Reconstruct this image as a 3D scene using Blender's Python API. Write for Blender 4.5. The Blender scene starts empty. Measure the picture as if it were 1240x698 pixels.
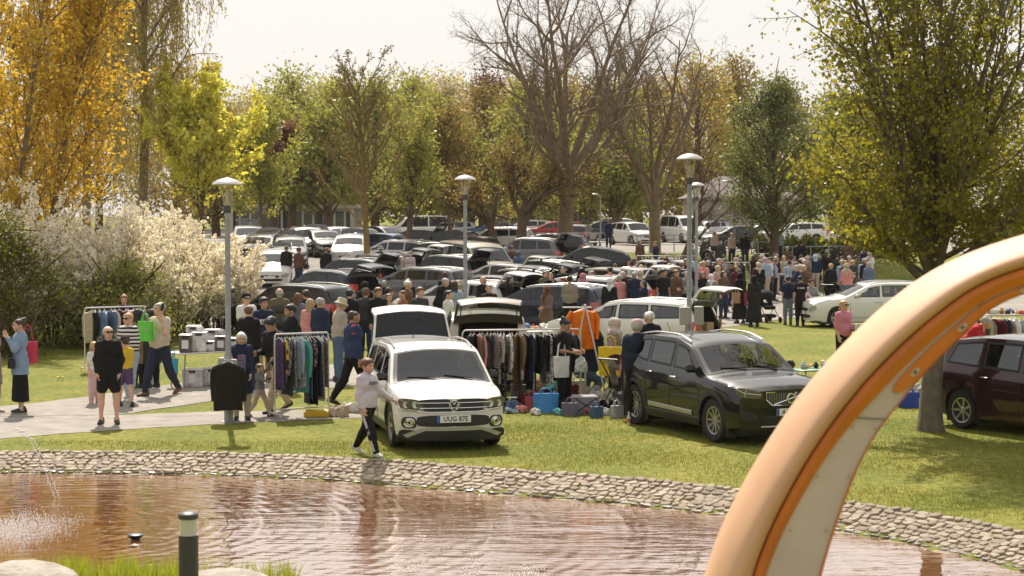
import bpy, bmesh, math, random
import numpy as np
from mathutils import Vector, Matrix, Euler
D2R = math.radians
SC = bpy.context.scene
COL = SC.collection
# ------------------------------------------------------------------ camera, sky, sun, exposure
F = 2200.0; HC = 3.7; PITCH = math.atan2(91.0, F)
cam = bpy.data.cameras.new('camera'); camo = bpy.data.objects.new('camera', cam); COL.objects.link(camo)
cam.sensor_width = 36.0; cam.lens = 36.0*F/1240.0; cam.clip_start = 0.1; cam.clip_end = 3000
camo.location = (0, 0, HC); camo.rotation_euler = (math.pi/2-PITCH, 0, 0)
cam.dof.use_dof = True; cam.dof.focus_distance = 33.0; cam.dof.aperture_fstop = 5.6
SC.camera = camo
SUN_EL, SUN_AZ = D2R(49), D2R(-10)          # azimuth from +Y, negative = to the left
W = bpy.data.worlds.new('World'); SC.world = W; W.use_nodes = True
wn = W.node_tree; wn.nodes.clear()
sky = wn.nodes.new('ShaderNodeTexSky'); sky.sky_type = 'NISHITA'; sky.sun_disc = False
sky.sun_elevation = SUN_EL; sky.sun_rotation = SUN_AZ; sky.dust_density = 4.0; sky.air_density = 1.0
b1 = wn.nodes.new('ShaderNodeBackground'); b1.inputs[1].default_value = 0.1
wn.links.new(sky.outputs[0], b1.inputs[0])
b2 = wn.nodes.new('ShaderNodeBackground'); b2.inputs[0].default_value = (1.0, 0.972, 0.94, 1); b2.inputs[1].default_value = 0.54
wmx = wn.nodes.new('ShaderNodeMixShader'); wmx.inputs[0].default_value = 0.86
wo = wn.nodes.new('ShaderNodeOutputWorld')
wn.links.new(b1.outputs[0], wmx.inputs[1]); wn.links.new(b2.outputs[0], wmx.inputs[2]); wn.links.new(wmx.outputs[0], wo.inputs[0])
sl = bpy.data.lights.new('sun', 'SUN'); sl.energy = 4.0; sl.angle = D2R(0.6); sl.color = (1.0, 0.92, 0.80)
so = bpy.data.objects.new('sun', sl); COL.objects.link(so)
sdir = Vector((math.sin(SUN_AZ)*math.cos(SUN_EL), math.cos(SUN_AZ)*math.cos(SUN_EL), math.sin(SUN_EL)))
so.rotation_euler = sdir.to_track_quat('Z', 'Y').to_euler(); so.location = (0, 60, 60)
SC.view_settings.view_transform = 'Standard'; SC.view_settings.look = 'None'
SC.view_settings.exposure = 0.75; SC.view_settings.gamma = 1.0; SC.view_settings.use_curve_mapping = False
SC.cycles.use_denoising = True
SC.cycles.max_bounces = 8; SC.cycles.transparent_max_bounces = 12
SC.cycles.caustics_reflective = False; SC.cycles.caustics_refractive = False

# ------------------------------------------------------------------ small maths
def ss(t): t = max(0.0, min(1.0, t)); return t*t*(3-2*t)
def ssn(t): t = np.clip(t, 0, 1); return t*t*(3-2*t)
POND = np.array([(-16,25.4),(-13,27.2),(-10.5,27.95),(-7.9,28.07),(-4.7,27.97),(-2.23,27.2),(-.24,26.1),(1.49,25.3),(2.88,24.37),(4.3,23.1),(5.14,22.2),(5.9,21.0),
  (6.5,19.6),(6.8,18),(6.3,16.4),(5,15.4),(2.6,15.2),(0.5,16.0),(-1.6,17.6),(-3.4,18.15),(-5.4,18.2),(-8,18.0),(-12,17.8),(-16,18.6),(-18,21),(-17.8,23.5)], float)
def _smooth(P, n=2):
    for _ in range(n):
        Q = np.roll(P, -1, 0); P = np.stack([P*.75+Q*.25, P*.25+Q*.75], 1).reshape(-1, 2)
    return P
PONDS = _smooth(POND, 2)
def pond_sd(x, y):
    x = np.asarray(x, float); y = np.asarray(y, float); sh = x.shape; p = np.stack([x.ravel(), y.ravel()], 1)
    A = PONDS; B = np.roll(A, -1, 0)
    if len(p) < 3000:
        e = B-A; w = p[:, None]-A[None]; t = np.clip((w*e).sum(-1)/(e*e).sum(-1), 0, 1); d = w-t[..., None]*e; d2 = (d*d).sum(-1).min(1)
        dy = np.where(e[:, 1] == 0, 1e-9, e[:, 1]); c = ((A[:, 1] > p[:, 1:]) != (B[:, 1] > p[:, 1:])) & (p[:, :1] < e[:, 0]*(p[:, 1:]-A[:, 1])/dy+A[:, 0])
        d = np.sqrt(d2); return np.where(c.sum(1) % 2 == 1, -d, d).reshape(sh)
    out = np.full(len(p), 1e9); ins = np.zeros(len(p), bool)
    for a, b in zip(A, B):
        e = b-a; w = p-a; t = np.clip((w@e)/(e@e), 0, 1); d = w-t[:, None]*e; out = np.minimum(out, (d*d).sum(1))
        c = ((a[1] > p[:, 1]) != (b[1] > p[:, 1])); dy = b[1]-a[1] if b[1] != a[1] else 1e-9
        ins ^= c & (p[:, 0] < (b[0]-a[0])*(p[:, 1]-a[1])/dy+a[0])
    d = np.sqrt(out); return np.where(ins, -d, d).reshape(sh)
def terrain(x, y, pond=True):
    x = np.asarray(x, float); y = np.asarray(y, float)
    px = 620+F*x/np.maximum(y, 5.0); k = ssn((px-600)/250.0)
    z = 1.4*ssn((y-(62+22*k))/(42-26*k)) + np.clip(y-106, 0, 140)*0.009
    z = z+2.1*ssn((16.5-y)/15.0) + 0.02*np.sin(x*.35+y*.21)*ssn((y-30)/8)
    if pond:
        m = (np.abs(x) < 22) & (y > 10) & (y < 34)
        if m.any():
            sd = np.full(z.shape, 9.0); sd[m] = pond_sd(x[m], y[m])
            z = np.where(sd < 0, z*np.clip(1+sd, 0, 1)-0.235*np.clip(-sd/0.72, 0, 1)-0.4*ssn((-sd-.8)/1.5), z)
    return z
def tz(x, y): return float(terrain(np.array([x]), np.array([y]))[0])
CP, SP = math.cos(PITCH), math.sin(PITCH)
def at(u, y, z=None):
    """point at photo column u standing at distance y (on the ground unless z is given)"""
    x = (u-620)/F*y
    for _ in range(4):
        zz = tz(x, y) if z is None else z
        x = (u-620)/F*(y*CP+(HC-zz)*SP)
    return Vector((x, y, zz))
def gnd(u, v):
    """ground point seen at photo pixel (u, v)"""
    a = (u-620)/F; b = (349-v)/F; d = Vector((a, CP+b*SP, -SP+b*CP)); z = 0.0
    for _ in range(25):
        t = (HC-z)/-d.z; z = .5*z+.5*tz(d.x*t, d.y*t)
    return Vector((d.x*t, d.y*t, z))
# ------------------------------------------------------------------ materials
MC = {}
def mat(key, col=(.5,.5,.5), rough=.6, metal=0., noise=None, bump=None, spec=.5, coat=0., col2=None, trans=0., emit=None, coords='Object'):
    if key in MC: return MC[key]
    m = bpy.data.materials.new(key); m.use_nodes = True; nt = m.node_tree; p = nt.nodes['Principled BSDF']
    c = tuple(col)+(1,) if len(col) == 3 else col
    p.inputs['Base Color'].default_value = c; p.inputs['Roughness'].default_value = rough; p.inputs['Metallic'].default_value = metal
    p.inputs['Specular IOR Level'].default_value = spec; p.inputs['Coat Weight'].default_value = coat; p.inputs['Coat Roughness'].default_value = .04
    if emit: p.inputs['Emission Color'].default_value = tuple(emit[:3])+(1,); p.inputs['Emission Strength'].default_value = emit[3]
    tc = nt.nodes.new('ShaderNodeTexCoord')
    if noise:
        n = nt.nodes.new('ShaderNodeTexNoise'); n.inputs['Scale'].default_value = noise[0]; n.inputs['Detail'].default_value = 6; n.inputs['Roughness'].default_value = .65
        nt.links.new(tc.outputs[coords], n.inputs['Vector'])
        r = nt.nodes.new('ShaderNodeValToRGB'); a = noise[1]
        c2 = col2 if col2 else tuple(max(0, x*(1-a)) for x in col); c1 = col if col2 else tuple(min(1, x*(1+a)) for x in col)
        r.color_ramp.elements[0].position = .32; r.color_ramp.elements[1].position = .68
        r.color_ramp.elements[0].color = tuple(c2)+(1,); r.color_ramp.elements[1].color = tuple(c1)+(1,)
        nt.links.new(n.outputs['Fac'], r.inputs[0]); nt.links.new(r.outputs[0], p.inputs['Base Color'])
    if bump:
        n2 = nt.nodes.new('ShaderNodeTexNoise'); n2.inputs['Scale'].default_value = bump[0]; n2.inputs['Detail'].default_value = 5
        nt.links.new(tc.outputs[coords], n2.inputs['Vector'])
        b = nt.nodes.new('ShaderNodeBump'); b.inputs['Strength'].default_value = bump[1]; b.inputs['Distance'].default_value = bump[2] if len(bump) > 2 else .02
        nt.links.new(n2.outputs['Fac'], b.inputs['Height']); nt.links.new(b.outputs[0], p.inputs['Normal'])
    MC[key] = m; return m
def glass_mat(key, tint, trans=.5):
    if key in MC: return MC[key]
    m = bpy.data.materials.new(key); m.use_nodes = True; nt = m.node_tree; nt.nodes.clear()
    g = nt.nodes.new('ShaderNodeBsdfGlossy'); g.inputs['Roughness'].default_value = .02; g.inputs['Color'].default_value = (1, 1, 1, 1)
    t = nt.nodes.new('ShaderNodeBsdfTransparent'); t.inputs['Color'].default_value = tuple(c*trans for c in tint)+(1,)
    ge = nt.nodes.new('ShaderNodeNewGeometry'); dp = nt.nodes.new('ShaderNodeVectorMath'); dp.operation = 'DOT_PRODUCT'; nt.links.new(ge.outputs['Normal'], dp.inputs[0]); nt.links.new(ge.outputs['Incoming'], dp.inputs[1])
    def mth(op, a, b=None):
        q = nt.nodes.new('ShaderNodeMath'); q.operation = op
        for i, w in ((0, a), (1, b)):
            if w is None: continue
            if isinstance(w, (int, float)): q.inputs[i].default_value = w
            else: nt.links.new(w, q.inputs[i])
        return q.outputs[0]
    sch = mth('POWER', mth('SUBTRACT', 1.0, mth('ABSOLUTE', dp.outputs['Value'])), 5.0); fac = mth('ADD', mth('MULTIPLY', sch, .90), .10)
    mx = nt.nodes.new('ShaderNodeMixShader'); o = nt.nodes.new('ShaderNodeOutputMaterial')
    nt.links.new(fac, mx.inputs[0]); nt.links.new(t.outputs[0], mx.inputs[1]); nt.links.new(g.outputs[0], mx.inputs[2]); nt.links.new(mx.outputs[0], o.inputs[0])
    MC[key] = m; return m
def leaf_mat(key, c1, c2, c3=None, trans=.5):
    if key in MC: return MC[key]
    m = bpy.data.materials.new(key); m.use_nodes = True; nt = m.node_tree; nt.nodes.clear()
    ge = nt.nodes.new('ShaderNodeNewGeometry'); r = nt.nodes.new('ShaderNodeValToRGB')
    r.color_ramp.elements[0].color = tuple(c1)+(1,); r.color_ramp.elements[1].color = tuple(c2)+(1,)
    if c3: e = r.color_ramp.elements.new(.8); e.color = tuple(c3)+(1,); r.color_ramp.elements[1].position = .55 if False else 1.0
    nt.links.new(ge.outputs['Random Per Island'], r.inputs[0])
    d = nt.nodes.new('ShaderNodeBsdfDiffuse'); t = nt.nodes.new('ShaderNodeBsdfTranslucent'); g = nt.nodes.new('ShaderNodeBsdfGlossy'); g.inputs['Roughness'].default_value = .4
    g.inputs['Color'].default_value = (.6, .6, .55, 1)
    br = nt.nodes.new('ShaderNodeMix'); br.data_type = 'RGBA'; br.blend_type = 'MULTIPLY'; br.inputs[0].default_value = 1.0; br.inputs[7].default_value = (1.25, 1.15, .8, 1)
    nt.links.new(r.outputs[0], br.inputs[6]); nt.links.new(br.outputs[2], t.inputs['Color'])
    nt.links.new(r.outputs[0], d.inputs['Color'])
    m1 = nt.nodes.new('ShaderNodeMixShader'); m1.inputs[0].default_value = trans; nt.links.new(d.outputs[0], m1.inputs[1]); nt.links.new(t.outputs[0], m1.inputs[2])
    m2 = nt.nodes.new('ShaderNodeMixShader'); m2.inputs[0].default_value = .05; nt.links.new(m1.outputs[0], m2.inputs[1]); nt.links.new(g.outputs[0], m2.inputs[2])
    o = nt.nodes.new('ShaderNodeOutputMaterial'); nt.links.new(m2.outputs[0], o.inputs[0])
    MC[key] = m; return m
# ------------------------------------------------------------------ mesh building
class MB:
    def __init__(s): s.v = []; s.f = []; s.m = []
    def add(s, vs, fs, mi=0):
        o = len(s.v); s.v += [tuple(p) for p in vs]; s.f += [tuple(i+o for i in f) for f in fs]; s.m += [mi]*len(fs); return s
    def box(s, c, d, mi=0, rot=None, taper=1.0, bev=0.0):
        x, y, z = d[0]/2, d[1]/2, d[2]/2; t = taper
        if bev > 0:
            b = min(bev, x*.9, y*.9, z*.9); pts = []; 
            for k, (zz, q) in enumerate(((-z, 1), (-z+b, 0), (z-b, 0), (z, 1))):
                tt = 1+(t-1)*(zz+z)/(2*z)
                X, Y = (x-b*q)*tt, (y-b*q)*tt; e = b*.7
                pts += [(-X+e, -Y, zz), (X-e, -Y, zz), (X, -Y+e, zz), (X, Y-e, zz), (X-e, Y, zz), (-X+e, Y, zz), (-X, Y-e, zz), (-X, -Y+e, zz)]
            fs = [tuple(reversed(range(8))), tuple(range(24, 32))]
            for r in range(3):
                for i in range(8): j = (i+1) % 8; fs.append((r*8+i, r*8+j, r*8+8+j, r*8+8+i))
        else:
            pts = [(-x, -y, -z), (x, -y, -z), (x, y, -z), (-x, y, -z), (-x*t, -y*t, z), (x*t, -y*t, z), (x*t, y*t, z), (-x*t, y*t, z)]
            fs = [(0, 3, 2, 1), (4, 5, 6, 7), (0, 1, 5, 4), (1, 2, 6, 5), (2, 3, 7, 6), (3, 0, 4, 7)]
        c = Vector(c); R = Euler(rot).to_matrix() if rot else None
        return s.add([c+(R@Vector(p) if R else Vector(p)) for p in pts], fs, mi)
    def tube(s, pts, rad, n=8, mi=0, cap=True, flat=None):
        pts = [Vector(p) for p in pts]; m = len(pts)
        if not hasattr(rad, '__len__'): rad = [rad]*m
        vs = []; prev = None
        for i, p in enumerate(pts):
            d = (pts[min(i+1, m-1)]-pts[max(i-1, 0)])
            d = d.normalized() if d.length > 1e-9 else Vector((0, 0, 1))
            if prev is None:
                a = Vector((1, 0, 0)) if abs(d.x) < .9 else Vector((0, 1, 0)); u = d.cross(a).normalized()
            else:
                u = prev-d*prev.dot(d); u = u.normalized() if u.length > 1e-6 else d.orthogonal().normalized()
            prev = u; w = d.cross(u)
            for k in range(n):
                t = 2*math.pi*k/n; vs.append(p+(u*math.cos(t)+w*math.sin(t)*(flat or 1))*rad[i])
        fs = [(i*n+k, i*n+(k+1) % n, (i+1)*n+(k+1) % n, (i+1)*n+k) for i in range(m-1) for k in range(n)]
        if cap: fs += [tuple(reversed(range(n))), tuple(range((m-1)*n, m*n))]
        return s.add(vs, fs, mi)
    def lathe(s, prof, n=20, mi=0, c=(0, 0, 0), axis='z', cap=True):
        vs = []; c = Vector(c)
        for r, z in prof:
            for k in range(n):
                t = 2*math.pi*k/n; a, b = r*math.cos(t), r*math.sin(t)
                vs.append(c+Vector({'z': (a, b, z), 'y': (b, z, a), 'x': (z, a, b)}[axis]))
        m = len(prof); fs = [(i*n+k, i*n+(k+1) % n, (i+1)*n+(k+1) % n, (i+1)*n+k) for i in range(m-1) for k in range(n)]
        if cap: fs += [tuple(reversed(range(n))), tuple(range((m-1)*n, m*n))]
        return s.add(vs, fs, mi)
    def grid(s, rows, mi=0, closed=False):
        m = len(rows); n = len(rows[0]); vs = [p for r in rows for p in r]; fs = []
        for i in range(m-1):
            for k in range(n if closed else n-1): fs.append((i*n+k, i*n+(k+1) % n, (i+1)*n+(k+1) % n, (i+1)*n+k))
        return s.add(vs, fs, mi)
    def mesh(s, name, mats, smooth=True, ang=40):
        me = bpy.data.meshes.new(name); me.from_pydata(s.v, [], s.f)
        for m in (mats if isinstance(mats, (list, tuple)) else [mats]): me.materials.append(m)
        if any(s.m): me.polygons.foreach_set('material_index', s.m)
        if smooth:
            me.polygons.foreach_set('use_smooth', [True]*len(me.polygons))
            me.update()
            try: me.set_sharp_from_angle(angle=D2R(ang))
            except Exception: pass
        me.update(); return me
    def build(s, name, mats, parent=None, smooth=True, ang=40, loc=None, rz=0):
        return link(name, s.mesh(name, mats, smooth, ang), parent, loc, rz)
def link(name, data, parent=None, loc=None, rz=0):
    o = bpy.data.objects.new(name, data); COL.objects.link(o)
    if parent is not None: o.parent = parent
    if loc is not None: o.location = loc
    if rz: o.rotation_euler = (0, 0, rz)
    return o
def np_mesh(name, V, Fq, mats, smooth=False, mi=None):
    """V (n,3), Fq (m,k) arrays"""
    me = bpy.data.meshes.new(name); V = np.asarray(V, np.float32); Fq = np.asarray(Fq, np.int32); m, k = Fq.shape
    me.vertices.add(len(V)); me.vertices.foreach_set('co', V.ravel())
    me.loops.add(m*k); me.loops.foreach_set('vertex_index', Fq.ravel())
    me.polygons.add(m); me.polygons.foreach_set('loop_start', np.arange(m, dtype=np.int32)*k)
    try: me.polygons.foreach_set('loop_total', np.full(m, k, np.int32))
    except Exception: pass
    for q in (mats if isinstance(mats, (list, tuple)) else [mats]): me.materials.append(q)
    if mi is not None: me.polygons.foreach_set('material_index', np.asarray(mi, np.int32))
    if smooth: me.polygons.foreach_set('use_smooth', np.ones(m, bool))
    me.update(calc_edges=True); return me
def empty(name, loc=(0, 0, 0), rz=0):
    o = bpy.data.objects.new(name, None); COL.objects.link(o); o.location = loc; o.rotation_euler = (0, 0, rz); o.empty_display_size = .1; return o
def tag(o, label=None, cat=None, group=None, kind=None):
    if label: o['label'] = label
    if cat: o['category'] = cat
    if group: o['group'] = group
    if kind: o['kind'] = kind
    return o
def copy_tree(o, parent=None):
    c = o.copy(); COL.objects.link(c); c.parent = parent
    for ch in o.children: copy_tree(ch, c)
    return c
def text_mesh(name, body, size, m, depth=.002, bold=0.0):
    cu = bpy.data.curves.new(name, 'FONT'); cu.body = body; cu.size = size; cu.align_x = 'CENTER'; cu.align_y = 'CENTER'; cu.extrude = depth; cu.offset = bold
    cu.resolution_u = 2
    o = bpy.data.objects.new(name, cu); COL.objects.link(o); bpy.context.view_layer.update()
    me = bpy.data.meshes.new_from_object(o.evaluated_get(bpy.context.evaluated_depsgraph_get()))
    bpy.data.objects.remove(o); bpy.data.curves.remove(cu); me.name = name; me.materials.clear(); me.materials.append(m); return me
ORD = ['first', 'second', 'third', 'fourth', 'fifth', 'sixth', 'seventh', 'eighth', 'ninth', 'tenth', 'eleventh', 'twelfth', 'thirteenth', 'fourteenth', 'fifteenth',
  'sixteenth', 'seventeenth', 'eighteenth', 'nineteenth', 'twentieth', 'twenty-first', 'twenty-second', 'twenty-third', 'twenty-fourth', 'twenty-fifth', 'twenty-sixth',
  'twenty-seventh', 'twenty-eighth', 'twenty-ninth', 'thirtieth', 'thirty-first', 'thirty-second', 'thirty-third', 'thirty-fourth', 'thirty-fifth']
# ------------------------------------------------------------------ ground, pond, paths
RND = random.Random(7); NR = np.random.default_rng(11)
def ground_mat():
    m = bpy.data.materials.new('lawn'); m.use_nodes = True; nt = m.node_tree; p = nt.nodes['Principled BSDF']; p.inputs['Roughness'].default_value = .9; p.inputs['Specular IOR Level'].default_value = .15
    tc = nt.nodes.new('ShaderNodeTexCoord')
    def noise(sc, det, sy=1):
        mp = nt.nodes.new('ShaderNodeMapping'); mp.inputs['Scale'].default_value = (sc, sc*sy, sc); nt.links.new(tc.outputs['Object'], mp.inputs[0])
        n = nt.nodes.new('ShaderNodeTexNoise'); n.inputs['Scale'].default_value = 1; n.inputs['Detail'].default_value = det; nt.links.new(mp.outputs[0], n.inputs['Vector']); return n
    def ramp(n, a, b, c1, c2):
        r = nt.nodes.new('ShaderNodeValToRGB'); r.color_ramp.elements[0].position = a; r.color_ramp.elements[1].position = b
        r.color_ramp.elements[0].color = c1+(1,); r.color_ramp.elements[1].color = c2+(1,); nt.links.new(n.outputs['Fac'], r.inputs[0]); return r
    r1 = ramp(noise(.55, 7), .34, .66, (.235, .225, .048), (.145, .175, .030))
    r2 = ramp(noise(9, 6, .5), .3, .7, (.62, .62, .55), (1.25, 1.2, 1.1))
    r3 = ramp(noise(60, 3, .6), .3, .7, (.55, .6, .5), (1.3, 1.25, 1.2))
    def mul(a, b):
        x = nt.nodes.new('ShaderNodeMix'); x.data_type = 'RGBA'; x.blend_type = 'MULTIPLY'; x.inputs[0].default_value = 1
        nt.links.new(a, x.inputs[6]); nt.links.new(b, x.inputs[7]); return x.outputs[2]
    nt.links.new(mul(mul(r1.outputs[0], r2.outputs[0]), r3.outputs[0]), p.inputs['Base Color'])
    b = nt.nodes.new('ShaderNodeBump'); b.inputs['Strength'].default_value = .6; b.inputs['Distance'].default_value = .03
    nt.links.new(noise(45, 4, .7).outputs['Fac'], b.inputs['Height']); nt.links.new(b.outputs[0], p.inputs['Normal']); return m
def axis(segs):
    out = [segs[0][0]]
    for a, b, st in segs:
        n = max(1, int(round((b-a)/st))); out += [a+(b-a)*(i+1)/n for i in range(n)]
    return np.array(out)
gx = axis([(-400, -120, 40), (-120, -30, 6), (-30, -18, 1.5), (-18, 9, .3), (9, 30, 1.5), (30, 120, 6), (120, 400, 40)])
gy = axis([(-40, 0, 4), (0, 14, 1), (14, 29.5, .25), (29.5, 40, .8), (40, 112, 1.6), (112, 300, 10), (300, 500, 50)])
X, Y = np.meshgrid(gx, gy, indexing='ij'); Z = terrain(X, Y)
nx, ny = X.shape; I = np.arange(nx*ny).reshape(nx, ny)
Q = np.stack([I[:-1, :-1], I[1:, :-1], I[1:, 1:], I[:-1, 1:]], -1).reshape(-1, 4)
tag(link('ground', np_mesh('ground', np.stack([X, Y, Z], -1).reshape(-1, 3), Q, ground_mat(), True)), kind='structure')
asphalt = mat('asphalt', (.30, .27, .235), .92, noise=(2.2, .20), bump=(60, .35, .01), spec=.2)
asphalt2 = mat('asphalt_lot', (.27, .245, .215), .92, noise=(.5, .18), bump=(40, .3, .01), spec=.2)
def drape(name, rows, m, dz):
    mb = MB(); mb.grid([[(p[0], p[1], tz(p[0], p[1])+dz) for p in r] for r in rows]); o = mb.build(name, m); return tag(o, kind='structure')
def edge_strip(name, far, near, m, dz, n=40, k=4, gf=gnd):
    us = np.linspace(far[0][0], far[-1][0], n); rows = []
    fa = np.interp(us, [p[0] for p in far], [p[1] for p in far]); ne = np.interp(us, [p[0] for p in near], [p[1] for p in near])
    for u, a, b in zip(us, fa, ne):
        A = gf(u, a); B = gf(u, b); w = .05*math.sin(u*.11)+.03*math.sin(u*.31)
        rows.append([(B.x+(A.x-B.x)*t, B.y+(A.y-B.y)*t+w*(1-2*t if False else 1)) for t in np.linspace(0, 1, k+1)])
    return drape(name, rows, m, dz)
edge_strip('path', [(-90,503),(0,497),(70,500),(146,503),(260,499),(400,497),(490,496)], [(-90,541),(0,532),(70,526),(146,521),(260,514),(400,508),(490,504)], asphalt, .006)
edge_strip('path', [(-90,500),(0,493),(57,487),(112,480),(215,465),(300,453),(420,440),(520,428)], [(-90,512),(0,506),(70,504),(146,502.5),(260,486),(330,480),(420,468),(520,455)], asphalt, .010)
flat = lambda u, d: at(u, d)
edge_strip('parking_lot', [(250,112),(640,104),(760,90),(900,85),(1400,84)], [(250,58),(430,55),(640,54),(880,58),(950,63.5),(1000,66),(1400,67)], asphalt2, .012, 60, 24, flat)
edge_strip('upper_parking_lot', [(200,175),(1400,175)], [(200,128),(560,112),(800,104),(1400,101)], asphalt2, .014, 50, 14, flat)
# grass blades standing on the near lawn, one mass
def blades(name, P, h, w, m, lean=.5):
    n = len(P); a = NR.uniform(0, 6.283, n); H = h*NR.uniform(.5, 1.25, n); L = NR.normal(0, lean, (n, 2))*H[:, None]
    dx = np.cos(a)*w/2; dy = np.sin(a)*w/2
    V = np.zeros((n, 3, 3)); V[:, 0] = P; V[:, 1] = P; V[:, 0, 0] -= dx; V[:, 0, 1] -= dy; V[:, 1, 0] += dx; V[:, 1, 1] += dy
    V[:, 2] = P; V[:, 2, :2] += L; V[:, 2, 2] += H; V[:, :2, 2] -= .01
    return np_mesh(name, V.reshape(-1, 3), np.arange(n*3).reshape(-1, 3), m)
blade_m = leaf_mat('grass_blade', (.17, .20, .03), (.34, .28, .07), (.23, .22, .04), .4)
n = 260000; py = 20.5+NR.random(n)**.8*19; px = NR.uniform(-.30, .30, n)*py
sd = pond_sd(px, py); ok = sd > .02
ok &= ~((px < -2.6) & (py > 29.3) & (py < 41))
cl = np.sin(px*1.7+np.sin(py*1.3)*2)+np.sin(py*2.1+px*.6); ok &= NR.random(n) < .45+.22*cl
px, py = px[ok], py[ok]
o = link('grass', blades('grass', np.stack([px, py, terrain(px, py)], -1), .045, .012, blade_m)); tag(o, 'short green and straw coloured lawn grass', 'grass', kind='stuff')
# pond
def water_mat():
    m = bpy.data.materials.new('pond_water'); m.use_nodes = True; nt = m.node_tree; p = nt.nodes['Principled BSDF']
    nt.nodes.remove(p); df = nt.nodes.new('ShaderNodeBsdfDiffuse'); df.inputs[0].default_value = (.26, .112, .042, 1); gs = nt.nodes.new('ShaderNodeBsdfGlossy'); gs.inputs['Roughness'].default_value = .03; gs.inputs['Color'].default_value = (1, .97, .94, 1)
    tc = nt.nodes.new('ShaderNodeTexCoord'); hs = []
    for sx, sy, det, amp in ((.75, 2.6, 3, 1.0), (2.2, 6.5, 3, .35), (.25, .8, 2, 1.2)):
        mp = nt.nodes.new('ShaderNodeMapping'); mp.inputs['Scale'].default_value = (sx, sy, 1); mp.inputs['Rotation'].default_value = (0, 0, .10); nt.links.new(tc.outputs['Object'], mp.inputs[0])
        n = nt.nodes.new('ShaderNodeTexNoise'); n.inputs['Scale'].default_value = 1.6; n.inputs['Detail'].default_value = det; n.inputs['Distortion'].default_value = .4; nt.links.new(mp.outputs[0], n.inputs['Vector'])
        k = nt.nodes.new('ShaderNodeMath'); k.operation = 'MULTIPLY'; k.inputs[1].default_value = amp; nt.links.new(n.outputs['Fac'], k.inputs[0]); hs.append(k)
    wv = nt.nodes.new('ShaderNodeTexWave'); wv.wave_type = 'RINGS'; wv.rings_direction = 'SPHERICAL'; wv.inputs['Scale'].default_value = 1.3; wv.inputs['Distortion'].default_value = 2.5; wv.inputs['Detail'].default_value = 2
    mp = nt.nodes.new('ShaderNodeMapping'); mp.inputs['Location'].default_value = (5.9, -22.6, 0); nt.links.new(tc.outputs['Object'], mp.inputs[0]); nt.links.new(mp.outputs[0], wv.inputs['Vector'])
    k = nt.nodes.new('ShaderNodeMath'); k.operation = 'MULTIPLY'; k.inputs[1].default_value = .22; nt.links.new(wv.outputs['Fac'], k.inputs[0]); hs.append(k)
    s = hs[0]
    for q in hs[1:]:
        a = nt.nodes.new('ShaderNodeMath'); nt.links.new(s.outputs[0], a.inputs[0]); nt.links.new(q.outputs[0], a.inputs[1]); s = a
    b = nt.nodes.new('ShaderNodeBump'); b.inputs['Strength'].default_value = .22; b.inputs['Distance'].default_value = .05
    nt.links.new(s.outputs[0], b.inputs['Height']); nt.links.new(b.outputs[0], df.inputs['Normal']); nt.links.new(b.outputs[0], gs.inputs['Normal'])
    ge = nt.nodes.new('ShaderNodeNewGeometry'); dp = nt.nodes.new('ShaderNodeVectorMath'); dp.operation = 'DOT_PRODUCT'; nt.links.new(b.outputs[0], dp.inputs[0]); nt.links.new(ge.outputs['Incoming'], dp.inputs[1])
    def mth(op, a, c): q = nt.nodes.new('ShaderNodeMath'); q.operation = op; q.use_clamp = True; [nt.links.new(w, q.inputs[i]) if not isinstance(w, float) else setattr(q.inputs[i], 'default_value', w) for i, w in ((0, a), (1, c))]; return q.outputs[0]
    fac = mth('ADD', mth('MULTIPLY', mth('POWER', mth('SUBTRACT', 1.0, dp.outputs['Value']), 1.8), .94), .06)
    mx = nt.nodes.new('ShaderNodeMixShader'); nt.links.new(fac, mx.inputs[0]); nt.links.new(df.outputs[0], mx.inputs[1]); nt.links.new(gs.outputs[0], mx.inputs[2]); nt.links.new(mx.outputs[0], [q for q in nt.nodes if q.type == 'OUTPUT_MATERIAL'][0].inputs[0]); return m
mb = MB(); mb.grid([[(x, y, 0) for x in np.linspace(-19, 8, 12)] for y in np.linspace(14, 29, 8)]); o = mb.build('water', water_mat(), smooth=False); o.location.z = -.228; tag(o, kind='structure')
# cobbled bank of the pond: bedding strip and stones
far = [p for p in _smooth(POND, 3) if p[1] > 18.5 and p[0] > -11.5 and (p[1] > 24 or p[0] > 3)]
far = np.array(sorted(far, key=lambda p: p[0] if p[1] > 20 else p[0]+.5))
seg = np.r_[0, np.cumsum(np.hypot(*np.diff(far, axis=0).T))]
def bank_pt(s, off):
    x = np.interp(s, seg, far[:, 0]); y = np.interp(s, seg, far[:, 1]); e = .05
    dx = np.interp(s+e, seg, far[:, 0])-np.interp(s-e, seg, far[:, 0]); dy = np.interp(s+e, seg, far[:, 1])-np.interp(s-e, seg, far[:, 1]); l = math.hypot(dx, dy) or 1
    return x+dy/l*off, y-dx/l*off, math.atan2(dy, dx)
stone_ms = [mat('cobble_'+str(i), c, .85, noise=(9, .3), bump=(30, .5, .01)) for i, c in enumerate([(.36, .29, .215), (.30, .24, .175), (.40, .325, .25), (.26, .205, .155)])]
mb = MB(); rows = []
for s in np.arange(.1, seg[-1]-.1, .25):
    r = []
    for k in range(7):
        off = -.06+k*.16; x, y, a = bank_pt(s, off); r.append((x, y, tz(x, y)+.006+.008*math.sin(s*7+k)))
    rows.append(r)
mb.grid([list(reversed(r)) for r in rows]); bank = mb.build('stone_bank', mat('bank_mortar', (.26, .205, .145), .95, noise=(6, .3), bump=(25, .6, .02))); tag(bank, kind='structure')
wet_m = mat('cobble_wet', (.105, .075, .052), .28, noise=(9, .3), bump=(30, .5, .01))
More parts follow.
